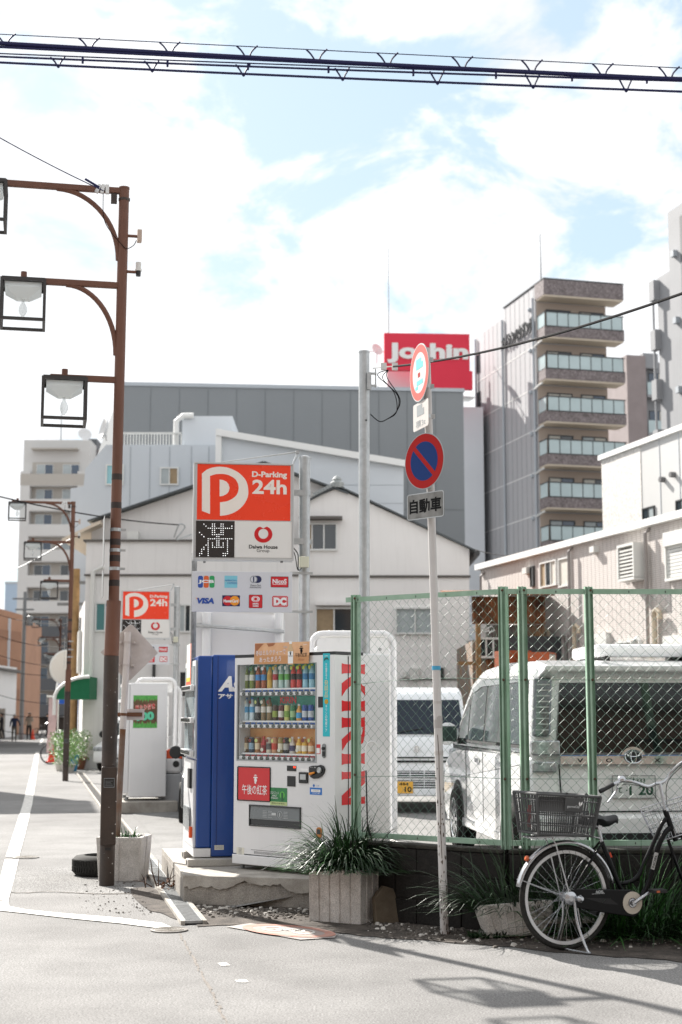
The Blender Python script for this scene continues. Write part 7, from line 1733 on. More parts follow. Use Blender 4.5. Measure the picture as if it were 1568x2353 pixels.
for s in (-1, 1):
    for y in (1.15, 2.14, 3.1):
        m = MB(); m.bb(s * .851 - .002, s * .851 + .002, y - .006, y + .006, .4, 1.04); m.build('door_gap', MRub, van)
    for y in (1.02, 2.3): m = MB(); m.bb(s * .855 - .012, s * .855 + .012, y, y + .2, .94, .98); m.build('door_handle', MChrome, van)
    m = MB(); m.bb(s * .87 - .02, s * .87 + .02, 3.3, 3.42, 1.1, 1.16); m.tube([(s * .88, 3.4, 1.17), (s * 1.0, 3.36, 1.2)], .03, 6); m.build('mirror_arm', MRub, van)
    m = MB(); m.lathe([(.03, -.1), (.1, -.06), (.115, .0), (.115, .05), (.1, .06)], (s * 1.0, 3.36, 1.2), 14, (0, -.96, .1)); m.build('mirror', MCar, van, smooth=True)
    m = MB(); m.bb(s * 1.0 - .09, s * 1.0 + .09, 3.292, 3.3, 1.12, 1.28); m.build('mirror_glass', M('mirror_glass', '#56635f', .05, .6), van)
    for y in (.78, 3.63):
        m = MB(); m.lathe([(.385, -.02), (.385, .0055)], (s * .85, y, .34), 28, (s, 0, 0)); m.build('wheel_arch', MRub, van)
        wheel(van, s * .80, y, .325, s)
    m = MB(); m.bb(s * .84 - .02, s * .84 + .03, .35, 4.3, .27, .36); m.build('side_sill', MCar, van, bev=.012)
    # tail lamp column: clear lens, ribbed
    x0, x1 = sorted((s * .845, s * .60)); 
    m = MB(); n_ = 14
    tl_ = lambda z: .035 + .125 * max(0, z - 1.2) / .52 - .02
    cs_ = [(z, s * (.838 * (1 - .12 * (z - 1.03)) - d_)) for d_ in (.0, .15) for z in (1.22, 1.7)]
    f4 = [(cs_[0][1], 1.22), (cs_[1][1], 1.7), (cs_[3][1], 1.7), (cs_[2][1], 1.22)]
    m.add([(x, tl_(z) - .018, z) for x, z in f4] + [(x, tl_(z) + .05, z) for x, z in f4], [(0, 1, 2, 3), (4, 5, 6, 7), (0, 1, 5, 4), (1, 2, 6, 5), (2, 3, 7, 6), (3, 0, 4, 7)])
    tlm = m.build('tail_lamp', M('lamp_smoke', '#62686a', .1, .2, coat=.9, col2='#3d4244', vs=10), van, bev=.02)
    m = MB()
    for i in range(9): z = 1.27 + i * .046; xa = .838 * (1 - .12 * (z - 1.03)) - .02; m.bb(min(s * (xa - .11), s * xa), max(s * (xa - .11), s * xa), tl_(z) - .0215, tl_(z) - .016, z, z + .012)
    m.build('lamp_rib', MLampC, tlm, kind='stuff')
    m = MB(); m.bb(min(s * .835, s * .60), max(s * .835, s * .60), -.025, .05, 1.07, 1.19); m.build('reverse_lamp', MLampC, van, bev=.012)
    m = MB(); m.bb(min(s * .832, s * .63), max(s * .832, s * .63), -.018, .03, .935, 1.02); m.build('lower_lamp', MLampR if False else MLampC, van, bev=.01)
# rear glass, spoiler, garnish, emblem, plate
m = MB(); gy = lambda z: .028 + .125 * max(0, z - 1.2) / .52 - .03
pts = [(-.64, 1.09), (.64, 1.09), (.62, 1.2), (.56, 1.66), (-.56, 1.66), (-.62, 1.2)]
m.add([(x, gy(z), z) for x, z in pts] + [(x, gy(z) + .04, z) for x, z in pts], [(0, 1, 2, 5), (5, 2, 3, 4), (6, 7, 8, 11), (11, 8, 9, 10)] + [(i, (i + 1) % 6, 6 + (i + 1) % 6, 6 + i) for i in range(6)]); m.build('rear_window', MTint, van)
m = MB(); m.add([(-.74, .16, 1.70), (.74, .16, 1.70), (.71, .02, 1.755), (-.71, .02, 1.755), (-.70, .42, 1.855), (.70, .42, 1.855), (.70, .0, 1.80), (-.70, .0, 1.80)], [(0, 1, 2, 3), (4, 5, 6, 7), (3, 2, 6, 7), (0, 3, 7, 4), (1, 2, 6, 5), (0, 1, 5, 4)]); m.build('spoiler', MCar, van, bev=.012)
m = MB(); m.bb(-.60, .60, -.03, .01, 1.0, 1.065); m.prism(arc(0, 1.03, .11, 10, 170, 10), (0, -.03, 0), (1, 0, 0), (0, 0, 1), (0, 1, 0), .04); gn = m.build('garnish', MChrome, van)
m = MB(); m.bb(-.60, .60, -.032, .0, 1.066, 1.074); m.build('garnish_edge', M('garnish_blue', '#6f8fc0', .2, .6), van)
ez = 1.06
m = MB(); m.prism([(.075 * math.cos(R(15 * i)), ez + .056 * math.sin(R(15 * i))) for i in range(24)], (0, -.032, 0), (1, 0, 0), (0, 0, 1), (0, -1, 0), .008); em = m.build('emblem', M('emblem_dark', '#20262b', .3), van)
m = MB()
for rx, rz_, cz_ in ((.072, .053, ez), (.024, .05, ez), (.056, .02, ez + .02)):
    m.tube([(rx * math.cos(R(15 * i)), -.042, cz_ + rz_ * math.sin(R(15 * i))) for i in range(24)], .005, 5, True)
m.build('emblem_ring', MChrome, em)
for ch, x in (('V', -.44), ('O', -.2), ('X', .2), ('Y', .44)): text('lettering', ch, x, 1.03, .055, .032, MRub, gn, y=-.032, bold=.03)
(px0, pz1), (px1, pz0) = Vp(1008, 1268), Vp(1336, 1440)
MPlate = M('plate_white', '#d2d4d2', .4)
pcx = (px0 + px1) / 2
m = MB(); m.prism(rrect(pcx - .175, pcx + .175, .73, .905, .012), (0, -.012, 0), (1, 0, 0), (0, 0, 1), (0, -1, 0), .008); pt2 = m.build('number_plate', MPlate, van)
m = MB(); m.bb(pcx - .176, pcx + .176, -.023, -.012, .905, .909); m.bb(pcx - .176, pcx + .176, -.023, -.012, .726, .73); m.bb(pcx - .18, pcx - .176, -.023, -.012, .726, .909); m.bb(pcx + .176, pcx + .18, -.023, -.012, .726, .909); m.build('plate_frame', MSteelD, pt2)
MPg = M('plate_green', '#1c4a36', .5)
text('lettering', '倉敷333', pcx, .87, .19, .045, MPg, pt2, y=-.0215, bold=.02); text('lettering', '1 20', pcx + .06, .79, .2, .08, MPg, pt2, y=-.0215, bold=.03); text('lettering', 'て', pcx - .12, .79, .045, .045, MPg, pt2, y=-.0215, bold=.02); text('lettering', '・', pcx - .06, .79, .012, .012, MPg, pt2, y=-.0215, bold=.02)
m = MB(); m.tube([(-.61, -.006, 1.0), (-.6, -.006, .8), (-.58, -.006, .62), (.58, -.006, .62), (.6, -.006, .8), (.61, -.006, 1.0)], .006, 4); m.build('tailgate_gap', MRub, van)
m = MB(); m.bb(-.84, .84, -.03, .12, .34, .60); m.build('bumper', MCar, van, bev=.035)
m = MB(); m.bb(-.4, .4, -.034, -.028, .36, .45); m.build('bumper_insert', MRub, van)
m = MB(); rx0 = Vp(1000, 420)[0]; m.bb(rx0, rx0 + 1.0, .5, 1.4, 1.89, 2.0); m.build('roof_box', MCar, van, bev=.035)
m = MB(); m.bb(rx0 + .76, rx0 + 1.15, .44, .5, 1.88, 1.99); m.build('box_end', M('box_grey', '#a9abae', .5), van); m = MB(); m.bb(rx0 + .85, rx0 + .95, .432, .44, 1.925, 1.945); m.build('marker_lamp', M('marker_red', '#c03a20', .3), van)
m = MB(); [m.bb(x - .02, x + .02, .5, 1.4, 1.855, 1.89) for x in (rx0 + .1, rx0 + .9)]; m.build('roof_bar', MRub, van)
# parking sign's reflection painted as an orange patch on the quarter glass
m = MB(); zz_ = [(.30, 1.3), (.36, 1.6), (.5, 1.62), (.5, 1.3)]; m.poly([(-(vx_at(z) + .0095), y, z) for y, z in zz_]); m.build('glass_reflection', MOrS, van)
# small kei van facing the camera
KV = Vector((1.085, 21.4, .2))
kv_ = thing('kei_van', 'small white kei van facing the camera with a yellow number plate', 'van', KV, R(-1.5))
kl = [(.0, .27), (-.02, .5), (.0, .9), (.06, 1.1), (3.3, 1.1), (3.34, .27)]
prof_body(kl, .735, 0, 9, 'body', MCarK, kv_, .06)
ku = [(.07, 1.07), (.38, 1.66), (.5, 1.75), (.8, 1.8), (3.1, 1.8), (3.3, 1.65), (3.32, 1.07)]
prof_body(ku, .732, .13, 1.07, 'cabin', MCarK, kv_, .06)
wy = lambda z: .07 + .31 * (z - 1.07) / .59 - .012
m = MB(); ww = lambda z: .732 * (1 - .13 * (z - 1.07)) - .05
pts = [(-ww(1.12), 1.12), (ww(1.12), 1.12), (ww(1.61) - .01, 1.61), (-ww(1.61) + .01, 1.61)]
m.add([(x, wy(z) - .004, z) for x, z in pts] + [(x, wy(z) + .02, z) for x, z in pts], [(0, 1, 2, 3), (4, 5, 6, 7), (0, 1, 5, 4), (1, 2, 6, 5), (2, 3, 7, 6), (3, 0, 4, 7)]); m.build('windscreen', MTintB, kv_)
for a, b in (((-.35, 1.13), (.1, 1.2)), ((.2, 1.13), (.6, 1.19))): m = MB(); m.tube([(a[0], wy(a[1]) - .012, a[1]), (b[0], wy(b[1]) - .012, b[1])], .008, 5); m.build('wiper', MRub, kv_)
for s in (-1, 1):
    m = MB(); m.bb(min(s * .72, s * .46), max(s * .72, s * .46), -.03, .05, .74, .92); m.build('headlight', MLampC, kv_, bev=.03)
    m = MB(); m.tube([(s * .70, .3, 1.18), (s * .8, .26, 1.2)], .02, 6); m.bb(s * .85 - .07, s * .85 + .07, .22, .3, 1.1, 1.34); m.build('mirror', MCarK, kv_, bev=.02)
    m = MB(); a = [(s * (.732 * (1 - .13 * (z - 1.07)) + .004), y, z) for y, z in ((.3, 1.13), (.55, 1.62), (1.3, 1.65), (1.3, 1.13))]; m.poly(a); m.build('side_glass', MTintB, kv_)
    for y in (.62, 2.75): wheel(kv_, s * .66, y, .27, s, MSteelD)
for z0_, z1_, nb in ((.505, .605, 3), (.37, .47, 3), ):
    m = MB(); m.bb(-.5, .5, -.034, -.02, z0_, z1_); g_ = m.build('grille', MRub, kv_)
    m = MB(); [m.bb(-.5, .5, -.04, -.034, z0_ + (z1_ - z0_) * (i + .5) / nb - .006, z0_ + (z1_ - z0_) * (i + .5) / nb + .006) for i in range(nb)]; [m.bb(x - .006, x + .006, -.039, -.034, z0_, z1_) for x in (-.3, -.1, .1, .3)]; m.build('grille_bar', MCarK, g_)
m = MB(); m.bb(-.6, .6, -.024, -.004, .78, .8); m.bb(-.6, .6, -.026, -.012, .72, .75); m.build('nose_trim', MRub, kv_)
m = MB(); m.bb(-.735, .735, -.03, .1, .25, .36); m.build('bumper', MCarK, kv_, bev=.02)
m = MB(); m.ring(.045, .032, (0, -.02, .91), (1, 0, 0), (0, 0, 1), (0, -1, 0), .012, 20); m.bb(-.01, .01, -.03, -.02, .89, .94); m.build('badge', MChrome, kv_)
m = MB(); m.bb(-.39, -.06, -.05, -.042, .29, .455); yp = m.build('number_plate', M('plate_yellow', '#d9a53a', .45), kv_)
text('lettering', '484', -.19, .42, .13, .04, MTextB, yp, y=-.0515, bold=.02); text('lettering', '10', -.13, .345, .1, .075, MTextB, yp, y=-.0515, bold=.03)
# dark car beyond the kei van
def hatch(lab, loc, rz, mat, w_=.84):
    t = thing('parked_car', lab, 'car', loc, rz, 'cars in the car park')
    prof_body([(.02, .25), (.0, .5), (.08, .72), (1.0, .9), (3.9, .95), (4.15, .8), (4.15, .3)], w_, 0, 9, 'body', mat, t, .06)
    prof_body([(1.0, .86), (1.75, 1.38), (2.1, 1.47), (3.2, 1.46), (3.9, 1.2), (4.05, .9)], w_ - .03, .22, .88, 'cabin', mat, t, .05)
    gy_ = lambda z: 1.0 + .75 * (z - .86) / .52 - .03
    m = MB(); g_ = [(-.68, .93), (.68, .93), (.6, 1.34), (-.6, 1.34)]; m.add([(x, gy_(z), z + .012) for x, z in g_] + [(x, gy_(z) + .05, z - .01) for x, z in g_], [(0, 1, 2, 3), (4, 5, 6, 7), (0, 1, 5, 4), (1, 2, 6, 5), (2, 3, 7, 6), (3, 0, 4, 7)]); m.build('windscreen', MTint, t)
    for s in (-1, 1):
        m = MB(); m.bb(min(s * .8, s * .5), max(s * .8, s * .5), .0, .2, .58, .7); m.build('headlight', MLampC, t, bev=.03)
        m = MB(); m.tube([(s * (w_ - .02), 1.35, .98), (s * (w_ + .1), 1.32, 1.0)], .025, 6); m.lathe([(.03, -.06), (.09, -.02), (.1, .05), (.08, .07)], (s * (w_ + .13), 1.32, 1.03), 12, (0, -1, 0)); m.build('mirror', MRub, t, smooth=True)
        a_ = [(s * ((w_ - .03) * (1 - .22 * (z - .88)) + .006), y, z) for y, z in ((1.35, .95), (1.85, 1.34), (3.1, 1.38), (3.7, .98))]; m = MB(); m.poly(a_); m.build('side_glass', MTint, t)
        for y in (.78, 3.35):
            m = MB(); m.lathe([(.36, -.02), (.36, .005)], (s * w_, y, .33), 24, (s, 0, 0)); m.build('wheel_arch', MRub, t); wheel(t, s * (w_ - .05), y, .31, s)
    m = MB(); m.bb(-.45, .45, -.01, .02, .36, .5); m.build('grille', MRub, t)
    m = MB(); m.bb(-.17, .17, -.02, -.011, .4, .5); m.build('number_plate', MPlate, t)
    return t
hatch('dark grey car parked behind the blue machine, only its side and mirror showing', (-1.46, 21.6, .0), R(4), MCarD)
hatch('silver grey car parked between the kei van and the white minivan', (2.55, 25.6, .2), R(10), M('car_silver', '#8d8a88', .3, .4, coat=.6))
hatch('white car standing by the house wall beyond the brown lamp post', (-6.2, 42.0, .0), R(-8), MCar, .78)
# recycling bin beside the distant machine
t = thing('recycling_bin', 'grey recycling bin with an orange hood beside the distant machine', 'bin', (P(391, 1850, 25).x, 25.2, 0), R(8))
m = MB(); m.bb(-.16, .16, -.2, .2, 0, .62); m.build('bin_body', M('bin_grey', '#a5a7aa', .5), t, bev=.02)
m = MB(); m.bb(-.165, .165, -.205, .205, .625, .9); m.build('bin_lid', MWm, t, bev=.05)
m = MB(); m.prism(arc(0, .86, .17, 0, 180, 8), (0, -.2, 0), (1, 0, 0), (0, 0, 1), (0, 1, 0), .4); m.build('bin_hood', M('bin_orange', '#e0562c', .4), t, bev=.02)
m = MB(); m.lathe([(.055, 0), (.055, .004)], (.06, -.207, .78), 16, (0, -1, 0)); m.build('bin_hole', MBlk2, t)
# walking stick with white crook hung on the wire
cs = P(832, 1850, 12.25); t = thing('umbrella_stick', 'black stick with a white crook handle hooked on the fence by the red letters', 'stick', (cs.x + .03, 11.98, 1.02))
h0 = P(833, 1722, 12.05).z - 1.02
m = MB(); m.tube(smoothpts([(0, 0, h0 - .16), (0, 0, h0), (.02, 0, h0 + .05), (.06, 0, h0 + .06), (.09, 0, h0 + .03), (.095, 0, h0)]), .009, 7); m.build('handle', MPipeW, t, smooth=True)
m = MB(); m.cyl((0, 0, h0 - .165), (.01, 0, -.3), .006, n=6); m.tube([(.01, 0, -.3), (.03, 0, -.36), (.05, 0, -.42)], [.014, .01, .004], 6); m.build('shaft', MBlk2, t)

# ------------------------------------------------------------------ bicycle with a grey crate
MBk = M('bike_black', '#08090c', .28, spec=.22)
MSil = M('bike_silver', '#b9bbbf', .25, .85)
MRim = M('rim_silver', '#c9cacb', .35, .6)
MCrate = M('crate_grey', '#474849', .6, var=.15, vs=9)
BK = G(1303, 2186); BK.z = .004
bk = thing('bicycle', 'black city bicycle on its stand with a grey crate on the rear rack', 'bicycle', BK, R(20))
def B(zx, zy): return ((zx - 650) * .00092, .355 + (1195 - zy) * .000866)
RW = .352
def bwheel(name, c, ax, par, sp=36):
    ax = Vector(ax).normalized(); u = Vector((0, 0, 1)); v = ax.cross(u).normalized(); c = Vector(c); n_ = 56
    m = MB(); m.tube([c + (u * math.sin(2 * math.pi * i / n_) + v * math.cos(2 * math.pi * i / n_)) * (RW - .018) for i in range(n_)], .0185, 10, True); w_ = m.build(name, MTyre, par, smooth=True)
    m = MB(); pts = []
    for r_, y in ((RW - .036, -.011), (RW - .058, -.009), (RW - .058, .009), (RW - .036, .011)): pts.append((r_, y))
    vs = [c + (u * math.sin(2 * math.pi * i / n_) + v * math.cos(2 * math.pi * i / n_)) * r_ + ax * y for r_, y in pts for i in range(n_)]
    m.add(vs, [(k * n_ + i, k * n_ + (i + 1) % n_, ((k + 1) % 4) * n_ + (i + 1) % n_, ((k + 1) % 4) * n_ + i) for k in range(4) for i in range(n_)]); m.build('rim', MRim, w_, smooth=False)
    m = MB(); m.lathe([(.014, -.045), (.03, -.035), (.03, -.03), (.016, -.026), (.016, .026), (.03, .03), (.03, .035), (.014, .045)], c, 14, tuple(ax)); m.build('hub', MSil, w_)
    m = MB()
    for i in range(sp):
        s_ = 1 if i % 2 else -1; a = 2 * math.pi * i / sp; a2 = a + (.9 if (i // 2) % 2 else -.9)
        m.tube([c + (u * math.sin(a2) + v * math.cos(a2)) * .027 + ax * .032 * s_, c + (u * math.sin(a) + v * math.cos(a)) * (RW - .057)], .0011, 4)
    m.build('spoke', MSil, w_, kind='stuff')
    return w_
hubz = .355
bwheel('rear_wheel', (0, 0, hubz), (0, 1, 0), bk)
# front end, turned away on its steering axis
hx, hz_ = B(1530, 545); fx, fz_ = .885, .72
sa = Vector((hx - fx, 0, hz_ - fz_)).normalized(); ST = Matrix.Translation((fx, 0, fz_)) @ Matrix.Rotation(R(58), 4, sa) @ Matrix.Translation((-fx, 0, -fz_))
fc = ST @ Vector((1.08, 0, hubz)); fax = (ST.to_3x3() @ Vector((0, 1, 0))).normalized()
fw = bwheel('front_wheel', fc, fax, bk)
def stp(p): return ST @ Vector(p)
m = MB()
for s in (-1, 1): m.tube(smoothpts([stp((fx + .005, s * .05, fz_ + .02)), stp((.93, s * .052, .58)), stp((1.0, s * .05, .43)), stp((1.08, s * .05, hubz))], 5), .012, 8)
m.tube([stp((fx + .005, -.05, fz_ + .02)), stp((fx + .005, .05, fz_ + .02))], .015, 8); m.build('fork', MBk, bk, smooth=True)
def fender(c, ax, a0, a1, par, r_=.378):
    ax = Vector(ax).normalized(); u = Vector((0, 0, 1)); v = ax.cross(u).normalized() ; c = Vector(c); m = MB(); k = 26; sec = [(-.03, -.014), (-.022, 0), (0, .006), (.022, 0), (.03, -.014)]; vs = []
    for i in range(k + 1):
        a = R(a0 + (a1 - a0) * i / k); e = -v * 0 + (u * math.sin(a) + Vector(v) * math.cos(a))
        for y, dr in sec: vs.append(c + e * (r_ + dr) + ax * y)
    m.add(vs, [(i * 5 + j, i * 5 + j + 1, (i + 1) * 5 + j + 1, (i + 1) * 5 + j) for i in range(k) for j in range(4)])
    o = m.build('fender', MSil, par, smooth=True); sdf = o.modifiers.new('s', 'SOLIDIFY'); sdf.thickness = .0015
    return o
fender((0, 0, hubz), (0, 1, 0), 12, 167, bk)
fender(fc, fax, 20, 190, bk)
m = MB(); a = R(137); m.lathe([(.02, 0), (.02, .012), (.013, .02)], (math.cos(a) * .39, 0, hubz + math.sin(a) * .39), 12, (math.cos(a), 0, math.sin(a) * .4)); m.build('rear_reflector', M('reflector_amber', '#b5562a', .25), bk)
# frame tubes
def bt_(pts, r_, name, mat=None, y=0., n=10): m = MB(); m.tube(smoothpts([(p[0], y, p[1]) if len(p) == 2 else p for p in pts], 5), r_, n); return m.build(name, mat or MBk, bk, smooth=True)
BB_ = B(1158, 1252); SC = B(965, 775); ST_ = B(938, 655)
bt_([BB_, B(1070, 1030), SC], .0165, 'seat_tube'); bt_([SC, ST_], .0125, 'seat_post', MSil)
bt_([B(1540, 600), B(1490, 660), B(1410, 810), B(1345, 930), B(1282, 1045), B(1205, 1098), B(1105, 1108)], .0155, 'upper_tube')
bt_([B(1568, 680), B(1510, 735), B(1450, 845), B(1405, 1000), B(1355, 1130), B(1290, 1215), BB_], .0195, 'down_tube')
dfx, dfz = (hx - fx, hz_ - fz_); bt_([(fx - dfx * .05, fz_ - dfz * .05), (hx + dfx * .05, hz_ + dfz * .05)], .02, 'head_tube')
for s in (-1, 1):
    bt_([(SC[0], s * .02, SC[1]), (.12, s * .055, .53), (.0, s * .066, hubz)], .008, 'seat_stay'); bt_([(BB_[0], s * .03, BB_[1]), (.2, s * .05, .325), (0, s * .066, hubz)], .009, 'chain_stay')
# saddle
s0, s1 = B(820, 600)[0], B(1105, 600)[0]; zt_ = B(900, 560)[1]
m = MB(); sec = [(s0 + .0, .08, -.015), (s0 + .035, .11, .012), (s0 + .085, .105, .008), (s0 + .14, .065, -.012), (s0 + .19, .035, -.01), (s1 - .015, .028, .004), (s1, .016, -.006)]; vs = []
for x, w_, dz in sec:
    for j in range(10):
        a = 2 * math.pi * j / 10; vs.append((x, w_ * math.cos(a), zt_ + dz - .03 + (.032 if math.sin(a) > 0 else .045) * math.sin(a) * (1 if w_ > .03 else .7)))
m.add(vs, [(i * 10 + j, i * 10 + (j + 1) % 10, (i + 1) * 10 + (j + 1) % 10, (i + 1) * 10 + j) for i in range(len(sec) - 1) for j in range(10)] + [list(range(10)), [60 + j for j in range(10)]])
sd_ = m.build('saddle', M('saddle_black', '#1a1b1e', .45), bk, smooth=True)
m = MB(); [m.tube([(s0 + .06, sg_ * .03, zt_ - .07), (ST_[0], sg_ * .02, zt_ - .085), (s1 - .04, sg_ * .012, zt_ - .05)], .004, 6) for sg_ in (-1, 1)]; m.lathe([(.018, -.03), (.018, .03)], (ST_[0], 0, zt_ - .085), 12, (0, 1, 0)); m.tube([(s0 + .05 + .007 * math.cos(k), -.04 + .007 * math.sin(k), zt_ - .1 + k * .002) for k in range(18)], .003, 4); m.build('saddle_clamp', MSil, sd_, kind='stuff')
# chain case, crank, pedals
pc = [B(*p) for p in ((618, 1195), (625, 1155), (650, 1130), (720, 1125), (1080, 1148), (1160, 1150), (1220, 1180), (1250, 1225), (1255, 1280), (1225, 1340), (1180, 1365), (1120, 1355), (780, 1290), (690, 1268), (640, 1245))]
hole = [B(*p) for p in ((760, 1196), (980, 1210), (1050, 1262), (930, 1248))]
m = MB(); m.prism(pc, (0, -.052, 0), (1, 0, 0), (0, 0, 1), (0, -1, 0), .022); cc_ = m.build('chain_case', MBk, bk, bev=.005)
m = MB(); m.prism(hole, (0, -.0745, 0), (1, 0, 0), (0, 0, 1), (0, -1, 0), .0008); m.build('case_slot', MRub, cc_)
c0 = B(1170, 1252); m = MB(); m.ring(.076, .034, (c0[0], -.0745, c0[1]), (1, 0, 0), (0, 0, 1), (0, -1, 0), .003, 32); m.build('chain_disc', M('disc_cream', '#c4bcae', .4), cc_); m = MB(); m.ring(.03, .018, (c0[0], -.0745, c0[1]), (1, 0, 0), (0, 0, 1), (0, -1, 0), .004, 24); m.build('disc_ring', MSil, cc_)
q = B(895, 1155); text('lettering', 'NOEL', q[0], q[1], .062, .018, M('print_grey'), cc_, y=-.075, bold=.03); m = MB(); q = B(880, 1168); m.bb(q[0] - .05, q[0] + .05, -.0756, -.0745, q[1] - .002, q[1]); m.build('case_line', M('print_grey'), cc_)
p1_ = B(1325, 1155); ck = MB(); ck.tube([(c0[0], -.095, c0[1]), (p1_[0], -.11, p1_[1])], [.013, .009], 8); ck.lathe([(.016, 0), (.016, .02)], (c0[0], -.085, c0[1]), 12, (0, -1, 0)); ck.build('crank', MSil, bk)
m = MB(); m.bb(p1_[0] - .045, p1_[0] + .055, -.21, -.12, p1_[1] - .012, p1_[1] + .012); pd_ = m.build('pedal', MRub, bk, bev=.004); m = MB(); m.bb(p1_[0] - .03, p1_[0] - .005, -.2115, -.21, p1_[1] - .007, p1_[1] + .007); m.build('pedal_reflector', M('reflector_amber'), pd_)
m = MB(); m.tube([(c0[0], .06, c0[1]), (2 * c0[0] - p1_[0], .08, 2 * c0[1] - p1_[1])], [.013, .009], 8); m.build('crank', MSil, bk); m = MB(); m.bb(2 * c0[0] - p1_[0] - .05, 2 * c0[0] - p1_[0] + .05, .09, .18, 2 * c0[1] - p1_[1] - .012, 2 * c0[1] - p1_[1] + .012); m.build('pedal', MRub, bk)
# rear hub brake, stand, stays
m = MB(); m.lathe([(.045, -.03), (.045, .0), (.02, .012)], (0, -.075, hubz), 16, (0, -1, 0)); q = B(700, 1200); m.lathe([(.02, 0), (.026, .03), (.012, .05)], (q[0], -.08, q[1]), 12, (.3, -1, .1)); m.build('hub_brake', MSil, bk)
for s in (-1, 1):
    m = MB(); m.tube(smoothpts([(.02, s * .085, hubz), (.03, s * .1, .2), (.06 if s < 0 else .02, s * .17, .03), (.075 if s < 0 else .035, s * .2, .006)], 5), .0085, 8); m.build('stand_leg', MSil, bk, smooth=True)
    m = MB(); m.tube([(.0, s * .07, hubz), (-.1, s * .06, .72), (-.13, s * .055, .765)], .005, 6); m.tube([(.0, s * .07, hubz), (-.352, s * .03, hubz + .13)], .0035, 5); m.build('stay', MSil, bk)
m = MB(); m.tube([(.072, -.2, .006), (-.0, -.08, .012), (-.05, .08, .02), (.035, .2, .006)], .006, 6); m.build('stand_foot', MSil, bk)
q0_, q1_ = B(640, 1195), B(500, 1200)
m = MB(); [m.tube([(.05 * math.cos(a), -.06 - .002 * k, hubz - .02 - .0 * k), (.075 - .02 * k, -.07, .16)], .004, 5) for k, a in enumerate((0, 1))]; m.build('stand_spring', MSil, bk)
# rear rack
m = MB()
for y in (-.065, -.02, .02, .065): m.tube([(-.30, y, .768), (.10, y, .768), (.2, y * .6, .76), (.285, y * .3, .74)], .0045, 6)
for x in (-.28, -.12, .05): m.tube([(x, -.07, .762), (x, .07, .762)], .0045, 6)
m.build('rack', MSil, bk)
# dress guard: thin net from fender to seat stay
m = MB()
for i in range(9):
    a = R(35 + 9 * i); m.tube([(.06 * math.cos(a) + .04, -.05, hubz + .06 * math.sin(a)), (.34 * math.cos(a), -.045, hubz + .34 * math.sin(a))], .0012, 4)
for r_ in (.16, .22, .28, .335): m.tube([(r_ * math.cos(R(a)), -.047, hubz + r_ * math.sin(R(a))) for a in range(32, 112, 8)], .0012, 4)
m.build('dress_guard', MRub, bk, kind='stuff')
# crate on the rack
ct = thing('crate', 'dark grey slatted supermarket basket tied on the rear rack of the bicycle', 'basket', BK + Matrix.Rotation(R(20), 3, 'Z') @ Vector((-.07, 0, .775)), rot=(0, R(3.5), R(20)))
L0, L1, W0, W1, Hc = .205, .245, .145, .175, .275
def cf(sx, sy, z): k = z / Hc; return (sx * (L0 + (L1 - L0) * k), sy * (W0 + (W1 - W0) * k), z)
m = MB(); e = .008
for a, b in (((-1, -1), (1, -1)), ((1, -1), (1, 1)), ((1, 1), (-1, 1)), ((-1, 1), (-1, -1))):
    for z, r_ in ((Hc, .009), (Hc - .04, .004), (.14, .0045), (.07, .004), (.01, .008)): m.tube([cf(*a, z), cf(*b, z)], r_, 6)
    m.tube([cf(*a, 0), cf(*a, Hc)], .011, 6)
m.bb(-L0, L0, -W0, W0, 0, .006); fr_ = m.build('crate_frame', MCrate, ct)
k = 0; sl0 = {}
for a, b, n_ in (((-1, -1), (1, -1), 27), ((1, 1), (-1, 1), 27), ((1, -1), (1, 1), 17), ((-1, 1), (-1, -1), 17)):
    for i in range(1, n_):
        f_ = i / n_; p, q = Vector(cf(*a, .01)).lerp(Vector(cf(*b, .01)), f_), Vector(cf(*a, Hc)).lerp(Vector(cf(*b, Hc)), f_)
        MB().tube([p, q], .0036, 4).build('slat', MCrate, ct)
m = MB(); lp = [(-.03, .17), (.11, .17), (.11, .262), (-.03, .262)]; m.add([(x, -(W0 + (W1 - W0) * z / Hc) - .008, z) for x, z in lp] + [(x, -(W0 + (W1 - W0) * z / Hc) - .003, z) for x, z in lp], [(0, 1, 2, 3), (4, 5, 6, 7), (0, 1, 5, 4), (1, 2, 6, 5), (2, 3, 7, 6), (3, 0, 4, 7)]); lb = m.build('name_panel', MCrate, ct)
m = MB(); m.bb(-.225, -.02, -W1 + .008, -W1 + .012, .16, .262); m.build('inner_panel', MCrate, ct)
text('lettering', 'gourmetCity', .035, .2, .095, .022, M('print_grey'), lb, y=-(W0 + (W1 - W0) * .2 / Hc) - .0105, bold=.01); m = MB(); yy = -(W0 + (W1 - W0) * .23 / Hc) - .0105; m.poly([(.08, yy, .205), (.074, yy, .222), (.078, yy, .238), (.086, yy, .228)]); m.poly([(.084, yy, .205), (.09, yy, .228), (.103, yy, .24), (.1, yy, .22)]); m.build('leaf_print', M('print_white'), lb)
m = MB(); [m.tube([(x, -W1 + .0, Hc), (x + .012, -W1 + .004, Hc + .018), (x + .03, -W1 + .008, Hc + .008)], .005, 5) for x in (-.03, .12)]; m.build('tie', MRub, ct)
m = MB(); m.bb(-.16, -.14, .1, .115, .04, .19); m.build('red_strap', M('strap_red', '#a8322a', .5), ct)
